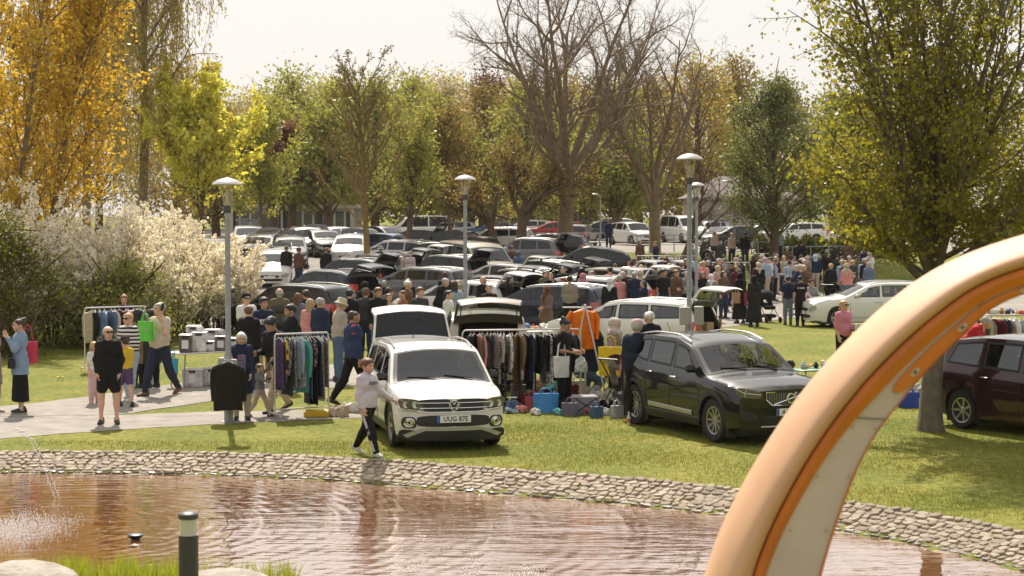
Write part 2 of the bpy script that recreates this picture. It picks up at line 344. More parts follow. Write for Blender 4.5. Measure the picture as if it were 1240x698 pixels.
def cobble_mesh(i):
    r = random.Random(i*13+5); mb = MB(); n = 9; rings = []
    ax = [r.uniform(.85, 1.12) for _ in range(n)]
    for k, (q, z) in enumerate(((.95, -.6), (1.0, .25), (.90, .46), (.55, .54))):
        ring = []
        for j in range(n):
            t = 2*math.pi*j/n; c, s_ = math.cos(t), math.sin(t); sq = 1/max(abs(c), abs(s_))**.55
            ring.append((c*q*sq*ax[j]*.47, s_*q*sq*ax[(j*2) % n]*.47, z+r.uniform(-.08, .08)*(k > 1)))
        rings.append(ring)
    mb.grid(rings, closed=True); mb.add(rings[-1]+[(0, 0, .6)], [(j, (j+1) % n, n) for j in range(n)])
    return mb.mesh('cobble', stone_ms[i % 4] if i < 8 else wet_m, True, 50)
cobs = [cobble_mesh(i) for i in range(10)]
pl = []; s = .15; 
NROW = 8
for j in range(NROW):
    s = .12+RND.random()*.2
    while s < seg[-1]-.1:
        L = RND.uniform(.09, .20); off = .02+j*.098
        x, y, a = bank_pt(s+L/2, off+RND.uniform(-.02, .02)); pl.append((x, y, a, L, j, x*x+y*y)); s += L+.012
vis = sorted(pl, key=lambda q: (abs(q[0])/q[1] > .285, q[5]))
extra = MB()
for k, (x, y, a, L, j, _) in enumerate(vis):
    zz = tz(x, y); zx = tz(x+.1*math.sin(a), y-.1*math.cos(a)); sl_ = math.atan2(zz-zx, .1); me = cobs[RND.randrange(8) if j < 7 else 8+k % 2]
    rot = Euler((sl_*.9+RND.uniform(-.16, .10), RND.uniform(-.14, .14), a+RND.uniform(-.3, .3)), 'XYZ'); sc = (L, RND.uniform(.095, .125), RND.uniform(.035, .055)); z0 = zz+.002
    if k < 300:
        o = link('cobble', me, bank); o.location = (x, y, z0); o.rotation_euler = rot; o.scale = sc
    else:
        M4 = Matrix.LocRotScale(Vector((x, y, z0)), rot, Vector(sc)); extra.add([M4@v.co for v in me.vertices], [tuple(p.vertices) for p in me.polygons], (stone_ms+[wet_m]).index(me.materials[0]))
if extra.v: o = extra.build('cobbles', stone_ms+[wet_m], bank); o['kind'] = 'stuff'
# boulders and tall grass on the near shore
rock_m = mat('boulder', (.36, .31, .26), .85, noise=(4, .3), bump=(12, .6, .05))
def rock(u, d, z, sx, sy, sz, seed, label):
    bm = bmesh.new(); bmesh.ops.create_icosphere(bm, subdivisions=3, radius=1); r = random.Random(seed); ph = [r.uniform(0, 6) for _ in range(6)]
    for v in bm.verts:
        c = v.co; k = 1+.10*math.sin(2.3*c.x+ph[0])+.09*math.sin(3.1*c.y+ph[1])+.07*math.sin(4*c.z+2*c.x+ph[2]); v.co = Vector((c.x*sx*k, c.y*sy*k, c.z*sz*k))
    me = bpy.data.meshes.new('boulder'); bm.to_mesh(me); bm.free(); me.materials.append(rock_m); me.polygons.foreach_set('use_smooth', [True]*len(me.polygons))
    p = at(u, d, z); tag(link('boulder', me, None, p), label, 'boulder', 'boulders on the near shore')
rock(18, 17.2, .10, .62, .4, .25, 1, 'pale rounded boulder in the tall grass at the picture corner')
rock(268, 17.2, .08, .5, .36, .24, 2, 'pale boulder in tall grass just beside the dark bollard')
n = 5200; gu = NR.uniform(-60, 355, n); den = .35+.65*(np.sin(gu*.045+1)**2); okk = (NR.random(n) < den) & ~((gu < 52) & (NR.random(n) < .8)) & ~((gu > 222) & (gu < 316) & (NR.random(n) < .75)); gu = gu[okk]; n = len(gu)
gd = NR.uniform(17.5, 18.9, n); gxx = (gu-620)/F*gd; gz = np.maximum(terrain(gxx, gd), -.3)
V = blades('reed_grass', np.stack([gxx, gd, gz], -1), .29, .018, leaf_mat('reed_grass', (.25, .30, .03), (.42, .42, .06), (.32, .36, .04), .5), .22)
tag(link('tall_grass', V), 'bright green tall grass on the near shore of the pond', 'grass', kind='stuff')
# fountain water: droplets in thin arcs and low bursts
def drops(name, P, R, m):
    base = np.array([(1,0,0),(-1,0,0),(0,1,0),(0,-1,0),(0,0,1.3),(0,0,-1.3)]); fc = np.array([(0,2,4),(2,1,4),(1,3,4),(3,0,4),(2,0,5),(1,2,5),(3,1,5),(0,3,5)])
    n = len(P); V = P[:, None]+base[None]*np.asarray(R)[:, None, None]; Fq = (fc[None]+6*np.arange(n)[:, None, None]).reshape(-1, 3); return np_mesh(name, V.reshape(-1, 3), Fq, m)
drop_m = mat('water_drop', (.92, .92, .93), .15, spec=.8)
def burst(u, d, n, sx, sy, h, label, arcs=0):
    p = at(u, d, -.225); P = NR.normal(0, 1, (n, 3))*np.array([sx, sy, 0])+np.array([p.x, p.y, -.222]); P[:, 2] += NR.random(n)**3*h*np.exp(-((P[:, 0]-p.x)/sx)**2*.6); R = NR.uniform(.0025, .0075, n)
    for k in range(arcs):
        t = np.linspace(0, 1, 130); x0 = p.x+.05+.12*k; A = np.stack([x0-.55*(1-t)**1.0+NR.normal(0, .008, 130)-.15, p.y+2.6+0*t-k*.2, .95*(1-t**2)-.24+.02*np.sin(t*20)], -1)
        P = np.r_[P, A]; R = np.r_[R, NR.uniform(.005, .010, 130)]
    tag(link('fountain_jet', drops('fountain_jet', P, R, drop_m)), label, 'fountain', 'fountain jets in the pond', kind='stuff')
burst(12, 22.3, 3600, .34, .6, .10, 'white splashing fountain at the edge of the brown pond', 2)
burst(572, 19.7, 170, .05, .12, .30, 'low bubbling water jet, the tallest of three in the pond')
burst(640, 19.6, 170, .11, .12, .13, 'low bubbling water jet nearest the orange arch')
burst(487, 19.9, 150, .14, .35, .16, 'faint bubbling water jet farthest from the orange arch')
# small floating lamp in the pond
p = at(164, 2200*3.92/(655-258), -.225); mb = MB(); mb.lathe([(.05, -.06), (.055, .01), (.09, .03), (.10, .055), (.085, .065), (.03, .068)], 18)
o = mb.build('pond_light', mat('black_plastic', (.02, .02, .02), .4), loc=p); tag(o, 'small round dark lamp head poking out of the brown water', 'pond light')
# bollard lamp
p = at(229, 13.9, .42); r0 = empty('bollard_lamp', p); tag(r0, 'dark grey cylindrical bollard lamp with clear band below its cap', 'bollard')
dk = mat('bollard_paint', (.045, .045, .05), .45, noise=(20, .2)); 
MB().lathe([(.076, 0), (.076, .80), (.070, .805)], 28).build('post', dk, r0)
MB().lathe([(.072, .80), (.072, .805), (.066, .807), (.066, .93), (.072, .932)], 28).build('lens', mat('bollard_lens', (.55, .52, .48), .12, spec=.7), r0)
mb = MB()
for k in range(4): mb.lathe([(.05, .815+.028*k), (.064, .83+.028*k), (.05, .835+.028*k)], 20)
mb.build('louvre', mat('lens_inner', (.75, .72, .68), .3), r0)
MB().lathe([(.077, .93), (.077, .965), (.06, .978), (.0, .982)], 28).build('cap', dk, r0)
# ------------------------------------------------------------------ orange play arch
def arch():
    d = 6.0; r0 = empty('play_arch', at(900, d, 0)); tag(r0, 'curved peach and orange plastic play arch with grey inner panels', 'play arch')
    P = lambda u, v: Vector(((u-620)/F*d, d, HC+((349-v)/F*CP-SP)*d/CP))
    # edges read off the photograph: outer silhouette, peach/orange seam, orange/grey seam, grey lower edge
    T = [0, .16, .32, .48, .64, .8, 1.0]
    OUT = [(852,760),(884,660),(940,553),(1010,455),(1100,366),(1190,311),(1330,268)]
    S1 = [(898,760),(928,660),(983,553),(1050,462),(1131,384),(1210,335),(1345,300)]
    S2 = [(912,760),(944,660),(1003,553),(1070,472),(1147,398),(1222,351),(1352,322)]
    IN = [(985,760),(1010,660),(1050,553),(1102,478),(1165,411),(1226,363),(1356,330)]
    def cr(pts, n):
        a = np.array(pts, float); t = np.linspace(0, len(a)-1, n); i = np.clip(t.astype(int), 0, len(a)-2); f = (t-i)[:, None]
        g = lambda k: a[np.clip(k, 0, len(a)-1)]; p0, p1, p2, p3 = g(i-1), g(i), g(i+1), g(i+2)
        return .5*((2*p1)+(-p0+p2)*f+(2*p0-5*p1+4*p2-p3)*f*f+(-p0+3*p1-3*p2+p3)*f**3)
    def whole(L, e1, e2): return L+[(1480, e1), (1600, e2), (1720, e1)]+[(3200-x, y) for x, y in L[::-1]]     # the far half mirrors the near one
    OUT, S1, S2, IN = whole(OUT, 239, 231), whole(S1, 275, 268), whole(S2, 299, 292), whole(IN, 307, 300)
    n = 158; o_, a_, b_, i_ = cr(OUT, n), cr(S1, n), cr(S2, n), cr(IN, n)
    orange = mat('arch_orange', (.62, .18, .022), .5, noise=(3, .14)); peach = mat('arch_peach', (.68, .40, .235), .62, noise=(1.6, .1), bump=(40, .08, .004), col2=(.60, .33, .185)); grey = mat('arch_grey', (.57, .475, .435), .6, noise=(2.2, .10))
    back = Vector((0, .34, 0)); rows = []; mb = MB()
    for k in range(n):
        A, B = P(*o_[k]), P(*a_[k]); r = []
        for j in range(13):              # round outer tube between the silhouette and the seam
            t = j/12; h = math.sin(math.pi*min(1, t*1.0))**.8; q = A.lerp(B, t); r.append(q+Vector((0, -.075*h+.10*(1-t)**2, 0)))
        rows.append([B+back, A.lerp(B, .5)+Vector((0, .40, 0)), A+Vector((0, .25, 0))]+r)
    mb.grid(rows); mb.build('outer_shell', peach, r0, ang=80)
    mb = MB(); rows = []
    for k in range(n):
        B, C = P(*a_[k]), P(*b_[k]); m1 = B.lerp(C, .35); rows.append([B+Vector((0, .01, 0)), B+Vector((0, -.022, 0)), m1+Vector((0, -.030, 0)), C+Vector((0, -.006, 0)), C+Vector((0, .03, 0))])
    mb.grid(rows); mb.build('rib', orange, r0, ang=50)
    cuts = [0, 25, 45, 70, 88, 113, 133, n-1]                # grey panels with joints
    def panel(k0, k1):
        mb = MB(); rows = []
        for k in range(k0, k1+1):
            C, E = P(*b_[k]), P(*i_[k]); rows.append([C+Vector((0, .02, 0)), C+Vector((0, .004, 0)), C.lerp(E, .5)+Vector((0, .012, 0)), C.lerp(E, .97)+Vector((0, .02, 0)), C.lerp(E, .97)+Vector((0, .30, 0))])
        mb.grid(rows); return mb.build('panel', grey, r0, ang=50)
    for c0, c1 in zip(cuts[:-1], cuts[1:]): panel(c0, c1 if c1 == n-1 else c1)
    for c in cuts[1:-1]:
        mb = MB(); C, E = P(*b_[c]), P(*i_[c]); mb.tube([C+Vector((0, 0, 0)), C.lerp(E, .5)+Vector((0, .008, 0)), C.lerp(E, .97)+Vector((0, .016, 0))], .0016, 6); mb.build('joint', mat('joint_dark', (.08, .07, .06), .7), r0)
    mb = MB(); rows = []
    for k in range(n):
        C, E = P(*b_[k]), P(*i_[k]); rows.append([C.lerp(E, .965)+Vector((0, .012, 0)), E+Vector((0, .014, 0)), E+Vector((0, .32, 0)), C.lerp(E, .965)+Vector((0, .32, 0))])
    mb.grid(rows, closed=True); mb.build('lower_edge', orange, r0)
    # long orange lozenge on the underside, with two bolts
    def on(t, s): k = t*59; i = int(min(k, n-2)); f = k-i; C = P(*(b_[i]*(1-f)+b_[i+1]*f)); E = P(*(i_[i]*(1-f)+i_[i+1]*f)); return C.lerp(E, s)+Vector((0, .008+.008*s, 0))
    mb = MB(); rows = []; ts = np.linspace(.497, .95, 46)
    for t in ts:
        e = min(1, (t-.495)/.05); hw = .33*math.sqrt(max(0, 1-(1-e)**2)); ext = .25+.0*t
        rows.append([on(t, .55-hw)+Vector((0, .004, 0)), on(t, .55-hw)+Vector((0, -.010, 0)), on(t, .55)+Vector((0, -.014, 0)), on(t, .55+hw)+Vector((0, -.010, 0)), on(t, .55+hw)+Vector((0, .004, 0))])
    mb.grid(rows); mb.build('orange_inlay', orange, r0)
    steel = mat('bolt_steel', (.55, .52, .48), .35, .8); drk = mat('bolt_recess', (.12, .09, .06), .6)
    for t in (.553, .69, .86):
        c = on(t, .55); c2 = on(t+.012, .55); ax = (c2-c).normalized()
        pl_ = MB(); side = Vector((ax.z, 0, -ax.x))
        ring = [c+ax*.019*math.cos(a)+side*.009*math.sin(a)+Vector((0, -.016, 0)) for a in np.linspace(0, 6.283, 25)[:-1]]
        pl_.add(ring+[q+Vector((0, .012, 0)) for q in ring], [tuple(range(24))]+[(j, (j+1) % 24, 24+(j+1) % 24, 24+j) for j in range(24)]); bo = pl_.build('bolt_plate', steel, r0, ang=30)
        b3 = MB(); ring = [c+ax*.008*math.cos(a)+side*.005*math.sin(a)+Vector((0, -.020, 0)) for a in np.linspace(0, 6.283, 13)[:-1]]
        b3.add(ring+[q+Vector((0, .006, 0)) for q in ring], [tuple(range(12))]+[(j, (j+1) % 12, 12+(j+1) % 12, 12+j) for j in range(12)]); b3.build('bolt', drk, bo)
    for t, s in ((.03, .2), (.03, .85), (.19, .15), (.19, .85), (.29, .12), (.29, .88), (.40, .15), (.40, .85)):
        c = on(t, s); mbs = MB(); mbs.lathe([(.0045, .002), (.0045, -.006), (.002, -.008)], 8, c=c, axis='y'); mbs.build('rivet', steel, r0)
    # the leg goes on below the frame down into the near bank
    mb = MB(); x0, x1 = P(*o_[0]).x, P(*i_[0]).x; zt = P(*o_[0]).z+.03; zb = tz((x0+x1)/2, d)-.1
    mb.box(((x0+x1)/2-.04, d+.14, (zt+zb)/2-.02), (x1-x0-.03, .36, zt-zb), bev=.06); mb.build('foot', peach, r0)
    x0, x1 = P(*i_[-1]).x, P(*o_[-1]).x; mb = MB(); zb = tz((x0+x1)/2, d)-.1; mb.box(((x0+x1)/2+.04, d+.14, (zt+zb)/2-.02), (x1-x0-.03, .36, zt-zb), bev=.06); mb.build('foot', peach, r0)
    for ch in r0.children: ch.matrix_parent_inverse = Matrix.Translation(-Vector(r0.location))
arch()
# ------------------------------------------------------------------ trees and shrubs
def rot_about(v, ax, a): return Matrix.Rotation(a, 3, ax)@v
def grow(rng, start, d, L, R, lv, P, out, tips):
    """one branch as a wobbling polyline with children; P holds per-level settings"""
    ns = P['seg'][lv]; pts = [start.copy()]; rad = [R]; dd = d.normalized(); p = start.copy(); wob = P['wob'][lv]; up = P['up'][lv]; dirs = [dd.copy()]
    for i in range(ns):
        dd = (dd+Vector((rng.gauss(0, wob), rng.gauss(0, wob), rng.gauss(0, wob)+up))).normalized(); p = p+dd*(L/ns); pts.append(p.copy()); dirs.append(dd.copy())
        rad.append(R*(1-(1-P['taper'][lv])*(i+1)/ns))
    out.append((lv, pts, rad))
    if lv >= P['leaf_lv']: tips.append((pts, dirs))
    if lv+1 < len(P['seg']):
        nc = P['n'][lv]; nc = int(nc*rng.uniform(.8, 1.2)+.5); az = rng.uniform(0, 6.28)
        for k in range(nc):
            t = P['t0'][lv]+(1-P['t0'][lv])*((k+rng.random()*.9)/nc); f = t*ns; i = min(int(f), ns-1); q = pts[i].lerp(pts[i+1], f-i); ax = dirs[i+1]
            az += 2.4+rng.uniform(-.5, .5); perp = rot_about(ax.orthogonal().normalized(), ax, az); an = P['ang'][lv]*rng.uniform(.7, 1.3)
            nd = ax*math.cos(an)+perp*math.sin(an); r2 = max(P['rmin'], min((rad[i]*.85), R*P['rr'][lv]*rng.uniform(.8, 1.15)))
            l2 = L*P['lr'][lv]*rng.uniform(.7, 1.2)*(1-P.get('lt', .35)*t)
            grow(rng, q, nd, l2, r2, lv+1, P, out, tips)
def tubes_np(br, sides):
    """fast tube mesh from branches"""
    Vs, Fs, o, grp = [], [], 0, {}
    for lv, pts, rad in br:
        if lv >= 3 and len(pts) > 3: pts, rad = pts[::2]+([pts[-1]] if len(pts) % 2 == 0 else []), rad[::2]+([rad[-1]] if len(rad) % 2 == 0 else [])
        grp.setdefault((sides[min(lv, len(sides)-1)], len(pts)), []).append((pts, rad))
    for (n, m), L in grp.items():
        p = np.array([[tuple(q) for q in a] for a, _ in L]); R = np.array([r for _, r in L]); d = np.gradient(p, axis=1); d /= np.linalg.norm(d, axis=2)[..., None]+1e-9
        a = np.where(np.abs(d[:, :1, :1]) < .8, [[[1., 0, 0]]], [[[0, 1., 0]]]); u = np.cross(d, np.broadcast_to(a, d.shape)); u /= np.linalg.norm(u, axis=2)[..., None]+1e-9; w = np.cross(d, u); t = 2*np.pi*np.arange(n)/n
        V = p[:, :, None]+(u[:, :, None]*np.cos(t)[:, None]+w[:, :, None]*np.sin(t)[:, None])*R[:, :, None, None]
        b = len(p); base = o+(np.arange(b)*m*n)[:, None, None]; i = (np.arange(m-1)*n)[None, :, None]; k = np.arange(n)[None, None]; k2 = (k+1) % n
        Fs.append(np.stack([base+i+k, base+i+k2, base+i+n+k2, base+i+n+k], -1).reshape(-1, 4)); Vs.append(V.reshape(-1, 3)); o += b*m*n
    return np.concatenate(Vs), np.concatenate(Fs)
def leaves_np(C, size, rg, droop=.3, aspect=1.5, up=.35):
    """diamond leaf faces, folded along the middle (two triangles as one quad)"""
    n = len(C); d = rg.normal(0, 1, (n, 3)); d[:, 2] -= droop; d /= np.linalg.norm(d, axis=1)[:, None]
    nrm = rg.normal(0, 1, (n, 3)); nrm[:, 2] += up; s = np.cross(d, nrm); s /= np.linalg.norm(s, axis=1)[:, None]+1e-9; f = np.cross(s, d)
    L = size*rg.uniform(.6, 1.3, n)[:, None]; w = L/aspect
    V = np.stack([C, C+d*L*.45+s*w*.5+f*L*.08, C+d*L, C+d*L*.45-s*w*.5+f*L*.08], 1)
    return V.reshape(-1, 3), np.arange(4*n).reshape(-1, 4)
def scatter(tips, per, spread, rg, t0=.15):
    C = []
    for pts, dirs in tips:
        p = np.array(pts); m = len(p); t = rg.uniform(t0, 1, per)*(m-1); i = np.minimum(t.astype(int), m-2); f = (t-i)[:, None]
        C.append(p[i]*(1-f)+p[i+1]*f)
    C = np.concatenate(C); return C+rg.normal(0, spread, C.shape)
bark = mat('bark', (.125, .082, .050), .95, noise=(3, .35), bump=(14, .8, .03)); bark_l = mat('bark_light', (.22, .165, .105), .95, noise=(5, .35), bump=(20, .7, .02)); bark_y = mat('bark_mossy', (.20, .14, .05), .95, noise=(5, .4), bump=(20, .7, .02))
bark_b = mat('bark_grey', (.23, .165, .11), .95, noise=(3, .3), bump=(14, .6, .03))
def make_tree(name, pos, label, br, leafsets, bm_, group=None, sides=(9, 7, 5, 3, 3, 3), split=1):
    r0 = empty(name, pos); tag(r0, label, 'shrub' if 'shrub' in name else 'tree', group)
    tr = [b for b in br if b[0] < split]; li = [b for b in br if b[0] >= split]
    V, Fq = tubes_np(tr, sides); link('trunk', np_mesh('trunk', V, Fq, bm_, True), r0)
    if li: V, Fq = tubes_np(li, sides); link('branches', np_mesh('branches', V, Fq, bm_, True), r0)
    for nm, C, size, m, rg, kw in leafsets:
        V, Fq = leaves_np(C, size, rg, **kw); link(nm, np_mesh(nm, V, Fq, m), r0)
    return r0
# settings for the kinds
def PP(**k): return k
MAPLE = PP(seg=[7, 8, 6, 5, 4], wob=[.03, .07, .10, .14, .2], up=[.0, .09, .05, .02, 0], taper=[.55, .18, .2, .3, .5], n=[16, 9, 5, 4], t0=[.22, .18, .15, .1], ang=[.62, .62, .75, .8], rr=[.42, .42, .45, .5], lr=[.95, .42, .48, .5], rmin=.004, leaf_lv=2, lt=.35)
BARE = PP(seg=[5, 9, 8, 6, 5, 4], wob=[.03, .065, .09, .13, .18, .22], up=[0, .06, .04, .03, .02, 0], taper=[.75, .14, .2, .25, .3, .5], n=[6, 8, 7, 6, 5], t0=[.45, .22, .15, .12, .1], ang=[.48, .62, .72, .8, .8], rr=[.52, .38, .42, .5, .55], lr=[1.9, .52, .5, .5, .5], rmin=.011, leaf_lv=5, lt=.3)
SLIM = PP(seg=[8, 6, 5, 4, 3], wob=[.03, .08, .12, .16, .2], up=[.02, .10, .06, .03, 0], taper=[.15, .2, .25, .3, .5], n=[26, 7, 6, 4], t0=[.2, .15, .1, .1], ang=[.65, .6, .7, .8], rr=[.34, .45, .5, .5], lr=[.42, .45, .5, .5], rmin=.006, leaf_lv=2, lt=.5)
UPR = PP(seg=[9, 7, 5, 4], wob=[.03, .07, .12, .18], up=[.03, .07, .04, 0], taper=[.12, .2, .3, .5], n=[30, 7, 5], t0=[.14, .12, .1], ang=[.5, .6, .75], rr=[.3, .42, .5], lr=[.30, .45, .5], rmin=.006, leaf_lv=1, lt=.3)
def tree(kind, name, u, d, h, rad, label, bm_, leaf, seed, per=8, size=.1, spread=.08, lean=(0, 0), group=None, dens=1., z=None, split=1, **kw):
    rng = random.Random(seed); rg = np.random.default_rng(seed); br, tips = [], []; P = dict(kind); P.update(kw)
    trunkL = P.get('trunk', .55)*h
    grow(rng, Vector((0, 0, -.1)), Vector((lean[0], lean[1], 1)), trunkL, rad, 0, P, br, tips)
    # root flare
    lv, pts, rr = br[0]; rr[0] *= 1.45; pts.insert(1, pts[0].lerp(pts[1], .12)); rr.insert(1, rr[1]*1.08)
    sets = []
    if leaf is not None and per:
        C = scatter(tips, per, spread, rg)
        if dens < 1: C = C[rg.random(len(C)) < dens]
        sets.append(('crown', C, size, leaf, rg, dict(droop=.35)))
    return make_tree(name, at(u, d, z), label, br, sets, bm_, group, split=split)
L_maple = leaf_mat('leaf_maple', (.19, .19, .026), (.56, .42, .05), (.32, .29, .036), .64)
L_orange = leaf_mat('leaf_orange', (.56, .36, .045), (.80, .58, .10), (.62, .46, .06), .5)
L_yellow = leaf_mat('leaf_yellow', (.56, .55, .09), (.74, .70, .17), (.65, .62, .12), .55)
L_green = leaf_mat('leaf_green', (.20, .22, .045), (.36, .35, .09), (.27, .28, .065), .5)
L_spring = leaf_mat('leaf_spring', (.29, .31, .07), (.46, .43, .13), (.37, .36, .09), .5)
L_olive = leaf_mat('leaf_olive', (.24, .185, .06), (.38, .29, .10), (.31, .23, .075), .45)
L_purple = leaf_mat('leaf_purple', (.16, .06, .06), (.26, .11, .09), (.20, .08, .07), .45)
L_willow = leaf_mat('leaf_willow', (.34, .27, .07), (.50, .40, .13), (.42, .33, .09), .5)
L_pale = leaf_mat('leaf_pale', (.50, .43, .28), (.62, .55, .38), (.55, .49, .32), .45)
L_dark = leaf_mat('leaf_dark', (.04, .05, .012), (.09, .10, .02), (.06, .075, .015), .4)
# right-hand maple: short trunk, many ascending limbs, dense small leaves
def big_maple():
    rng = random.Random(21); rg = np.random.default_rng(21); br, tips = [], []
    P = dict(MAPLE); base = gnd(1127, 522)
    pts = [Vector((0, 0, -.15)), Vector((0, 0, .1)), Vector((.0, 0, .5)), Vector((.03, 0, 1.1)), Vector((.05, .02, 1.9)), Vector((.05, 0, 2.6)), Vector((.02, 0, 3.4))]; br.append((0, pts, [.30, .225, .185, .175, .17, .155, .12]))
    limbs = []
    for k in range(22):
        az = k*2.4+rng.uniform(-.3, .3); el = rng.uniform(.10, .46) if k % 3 else rng.uniform(.85, 1.2); z0 = rng.uniform(2.3, 3.2)
        d = Vector((math.cos(az)*math.sin(el), math.sin(az)*math.sin(el), math.cos(el))); L = (6.2 if el < .5 else 3.0)*rng.uniform(.85, 1.1)
        Q = dict(P); Q['seg'] = P['seg'][1:]; 
        for q in ('wob', 'up', 'taper', 'n', 't0', 'ang', 'rr', 'lr'): Q[q] = P[q][1:]
        Q['n'] = [11, 5, 4]; Q['wob'] = [.035, .1, .14, .2]; Q['up'] = [.05, .04, .02, 0]; Q['leaf_lv'] = 1; Q['lr'] = [.36, .5, .5]; Q['t0'] = [.12, .12, .1]
        b2 = []; grow(rng, Vector((.05, 0, z0)), d, L, rng.uniform(.045, .08), 0, Q, b2, tips); br += [(lv+1, a, b) for lv, a, b in b2]
    C = scatter(tips, 9, .10, rg); zc = C[:, 2]; C = C[(zc > 3.05+.2*np.sin(C[:, 0]*3)+.10*C[:, 1]*0)]; C = C[rg.random(len(C)) < np.clip(.86-.075*(C[:, 2]-3), .38, 1)]
    br = [b for b in br if b[0] < 2 or min(q.z for q in b[1]) > 3.0]
    make_tree('maple_tree', base, 'large leafy maple with thick trunk beside the maroon car', br, [('crown', C, .080, L_maple, rg, dict(droop=.5, aspect=1.15))], mat('bark_maple', (.15, .12, .092), .95, noise=(5, .35), bump=(24, .9, .03)))
big_maple()
# left: orange maples, willow, lime-yellow maple
tree(UPR, 'orange_maple', 44, 60, 14.5, .15, 'tall orange-leaved maple, the middle of three beside the blossom', bark_l, L_orange, 31, per=7, size=.165, spread=.10, lr=[.25, .42, .5], lean=(.14, 0), trunk=1.0, n=[34, 8, 5], group='orange maples', wob=[.02, .07, .12, .18])
tree(UPR, 'orange_maple', 2, 58, 14.0, .14, 'tall orange-leaved maple nearest the picture edge', bark_l, L_orange, 32, per=7, size=.165, spread=.10, lr=[.25, .42, .5], lean=(.10, 0), trunk=1.0, n=[34, 8, 5], group='orange maples', wob=[.02, .07, .12, .18])
tree(UPR, 'orange_maple', -40, 63, 15, .15, 'tall orange-leaved maple cut by the picture edge', bark_l, L_orange, 33, per=7, size=.165, spread=.10, lr=[.25, .42, .5], lean=(.10, .02), trunk=1.0, n=[34, 8, 5], group='orange maples', wob=[.02, .07, .12, .18])
tree(SLIM, 'lime_maple', 246, 93, 8.3, .16, 'bright yellow-green maple standing behind the white blossom', bark, L_yellow, 36, per=4, size=.25, spread=.10, trunk=.86, t0=[.2, .15, .1, .1], lr=[.85, .45, .5, .5], n=[24, 6, 5, 3])
tree(SLIM, 'lime_maple', 318, 112, 8.0, .13, 'small olive-yellow maple before the purple-leaved tree', bark, L_spring, 37, per=3, size=.2, spread=.15, trunk=.85, lr=[.6, .45, .5, .5], n=[20, 6, 5, 3])
def willow(u, d, h, label, seed, leaf, w=3.4):
    rng = random.Random(seed); rg = np.random.default_rng(seed); br, tips = [], []
    P = PP(seg=[7, 7, 5], wob=[.03, .10, .14], up=[0, .03, -.02], taper=[.25, .2, .3], n=[22, 6], t0=[.25, .25], ang=[.75, .8], rr=[.3, .45], lr=[.34, .5], rmin=.012, leaf_lv=1, lt=.3)
    grow(rng, Vector((0, 0, 0)), Vector((.02, 0, 1)), h*.92, .3, 0, P, br, tips); strands = []
    for pts, dirs in tips:
        for _ in range(7):
            i = rng.randrange(2, len(pts)); q = pts[i]+Vector((rng.gauss(0, .3), rng.gauss(0, .3), 0)); L = rng.uniform(1.2, 4.2); L = min(L, q.z-2.0)
            if L > .5: a = [q+Vector((rng.gauss(0, .06)*j, rng.gauss(0, .06)*j, -L*j/4)) for j in range(5)]; strands.append((3, a, [.008]*5))
    C = scatter([(s[1], None) for s in strands], 20, .10, rg, 0)
    make_tree('weeping_willow', at(u, d), label, br+strands, [('crown', C, .24, leaf, rg, dict(droop=2.2, aspect=3.0))], bark_l)
willow(172, 96, 19, 'tall weeping willow with hanging yellow-olive strands', 41, L_willow)
willow(104, 118, 19, 'tall olive weeping willow behind the orange maples', 42, L_olive)
# bare big trees in the middle
tree(BARE, 'bare_tree', 684, 99, 20.5, .46, 'tallest bare-branched tree with two thick brown stems', bark_b, None, 51, trunk=.25, n=[8, 8, 7, 5, 3], lr=[2.6, .46, .5, .5, .5], ang=[.55, .68, .75, .8, .8], rmin=.006)
tree(BARE, 'bare_tree', 793, 104, 17.5, .36, 'bare-branched tree with several dark stems behind the tall lamp', bark_b, None, 52, trunk=.26, n=[8, 7, 6, 5, 3], lr=[2.3, .46, .5, .5, .5], ang=[.5, .68, .75, .8, .8], rmin=.006)
tree(SLIM, 'young_tree', 446, 84, 9.7, .17, 'upright young tree with fine reddish twigs and few leaves', bark_y, leaf_mat('leaf_bud', (.17, .13, .04), (.26, .19, .07), (.21, .16, .05), .4), 53, per=1, size=.11, spread=.05, trunk=.93, t0=[.24, .1, .1, .1], ang=[.62, .5, .6, .7], n=[26, 6, 4, 3], lr=[.66, .45, .5, .5], rmin=.006, lt=.66, up=[.02, .06, .05, .03, 0])
tree(BARE, 'leaning_tree', 628, 97, 9.5, .30, 'low tree with crooked trunk and spreading leafy crown', bark, L_olive, 54, per=3, size=.16, spread=.14, trunk=.34, lean=(.1, 0), n=[5, 7, 6, 5], seg=[5, 8, 6, 5, 4], wob=[.05, .12, .15, .2, .2], lr=[1.5, .5, .5, .5, .5], up=[0, -.01, 0, 0, 0], leaf_lv=3, rr=[.6, .5, .5, .5, .5], rmin=.012, ang=[.7, .7, .7, .8, .8])
tree(BARE, 'leaning_tree', 604, 99, 9.0, .24, 'low leafy tree whose trunk leans away from the bare tree', bark, L_olive, 55, per=3, size=.16, spread=.14, trunk=.34, lean=(-.45, 0), n=[5, 7, 6, 5], seg=[5, 8, 6, 5, 4], wob=[.05, .12, .15, .2, .2], lr=[1.5, .5, .5, .5, .5], up=[.03, 0, 0, 0, 0], leaf_lv=3, rr=[.6, .5, .5, .5, .5], rmin=.012, ang=[.7, .7, .7, .8, .8])
tree(BARE, 'leaning_tree', 822, 92, 7.8, .17, 'thin crooked tree trunk in front of the white van', bark, None, 56, per=0, size=.15, spread=.12, trunk=.42, lean=(.16, 0), n=[5, 6, 6, 5], seg=[5, 8, 6, 5, 4], wob=[.08, .12, .15, .2, .2], lr=[1.2, .5, .5, .5, .5], up=[.02, 0.02, 0, 0, 0], leaf_lv=3, rmin=.010)
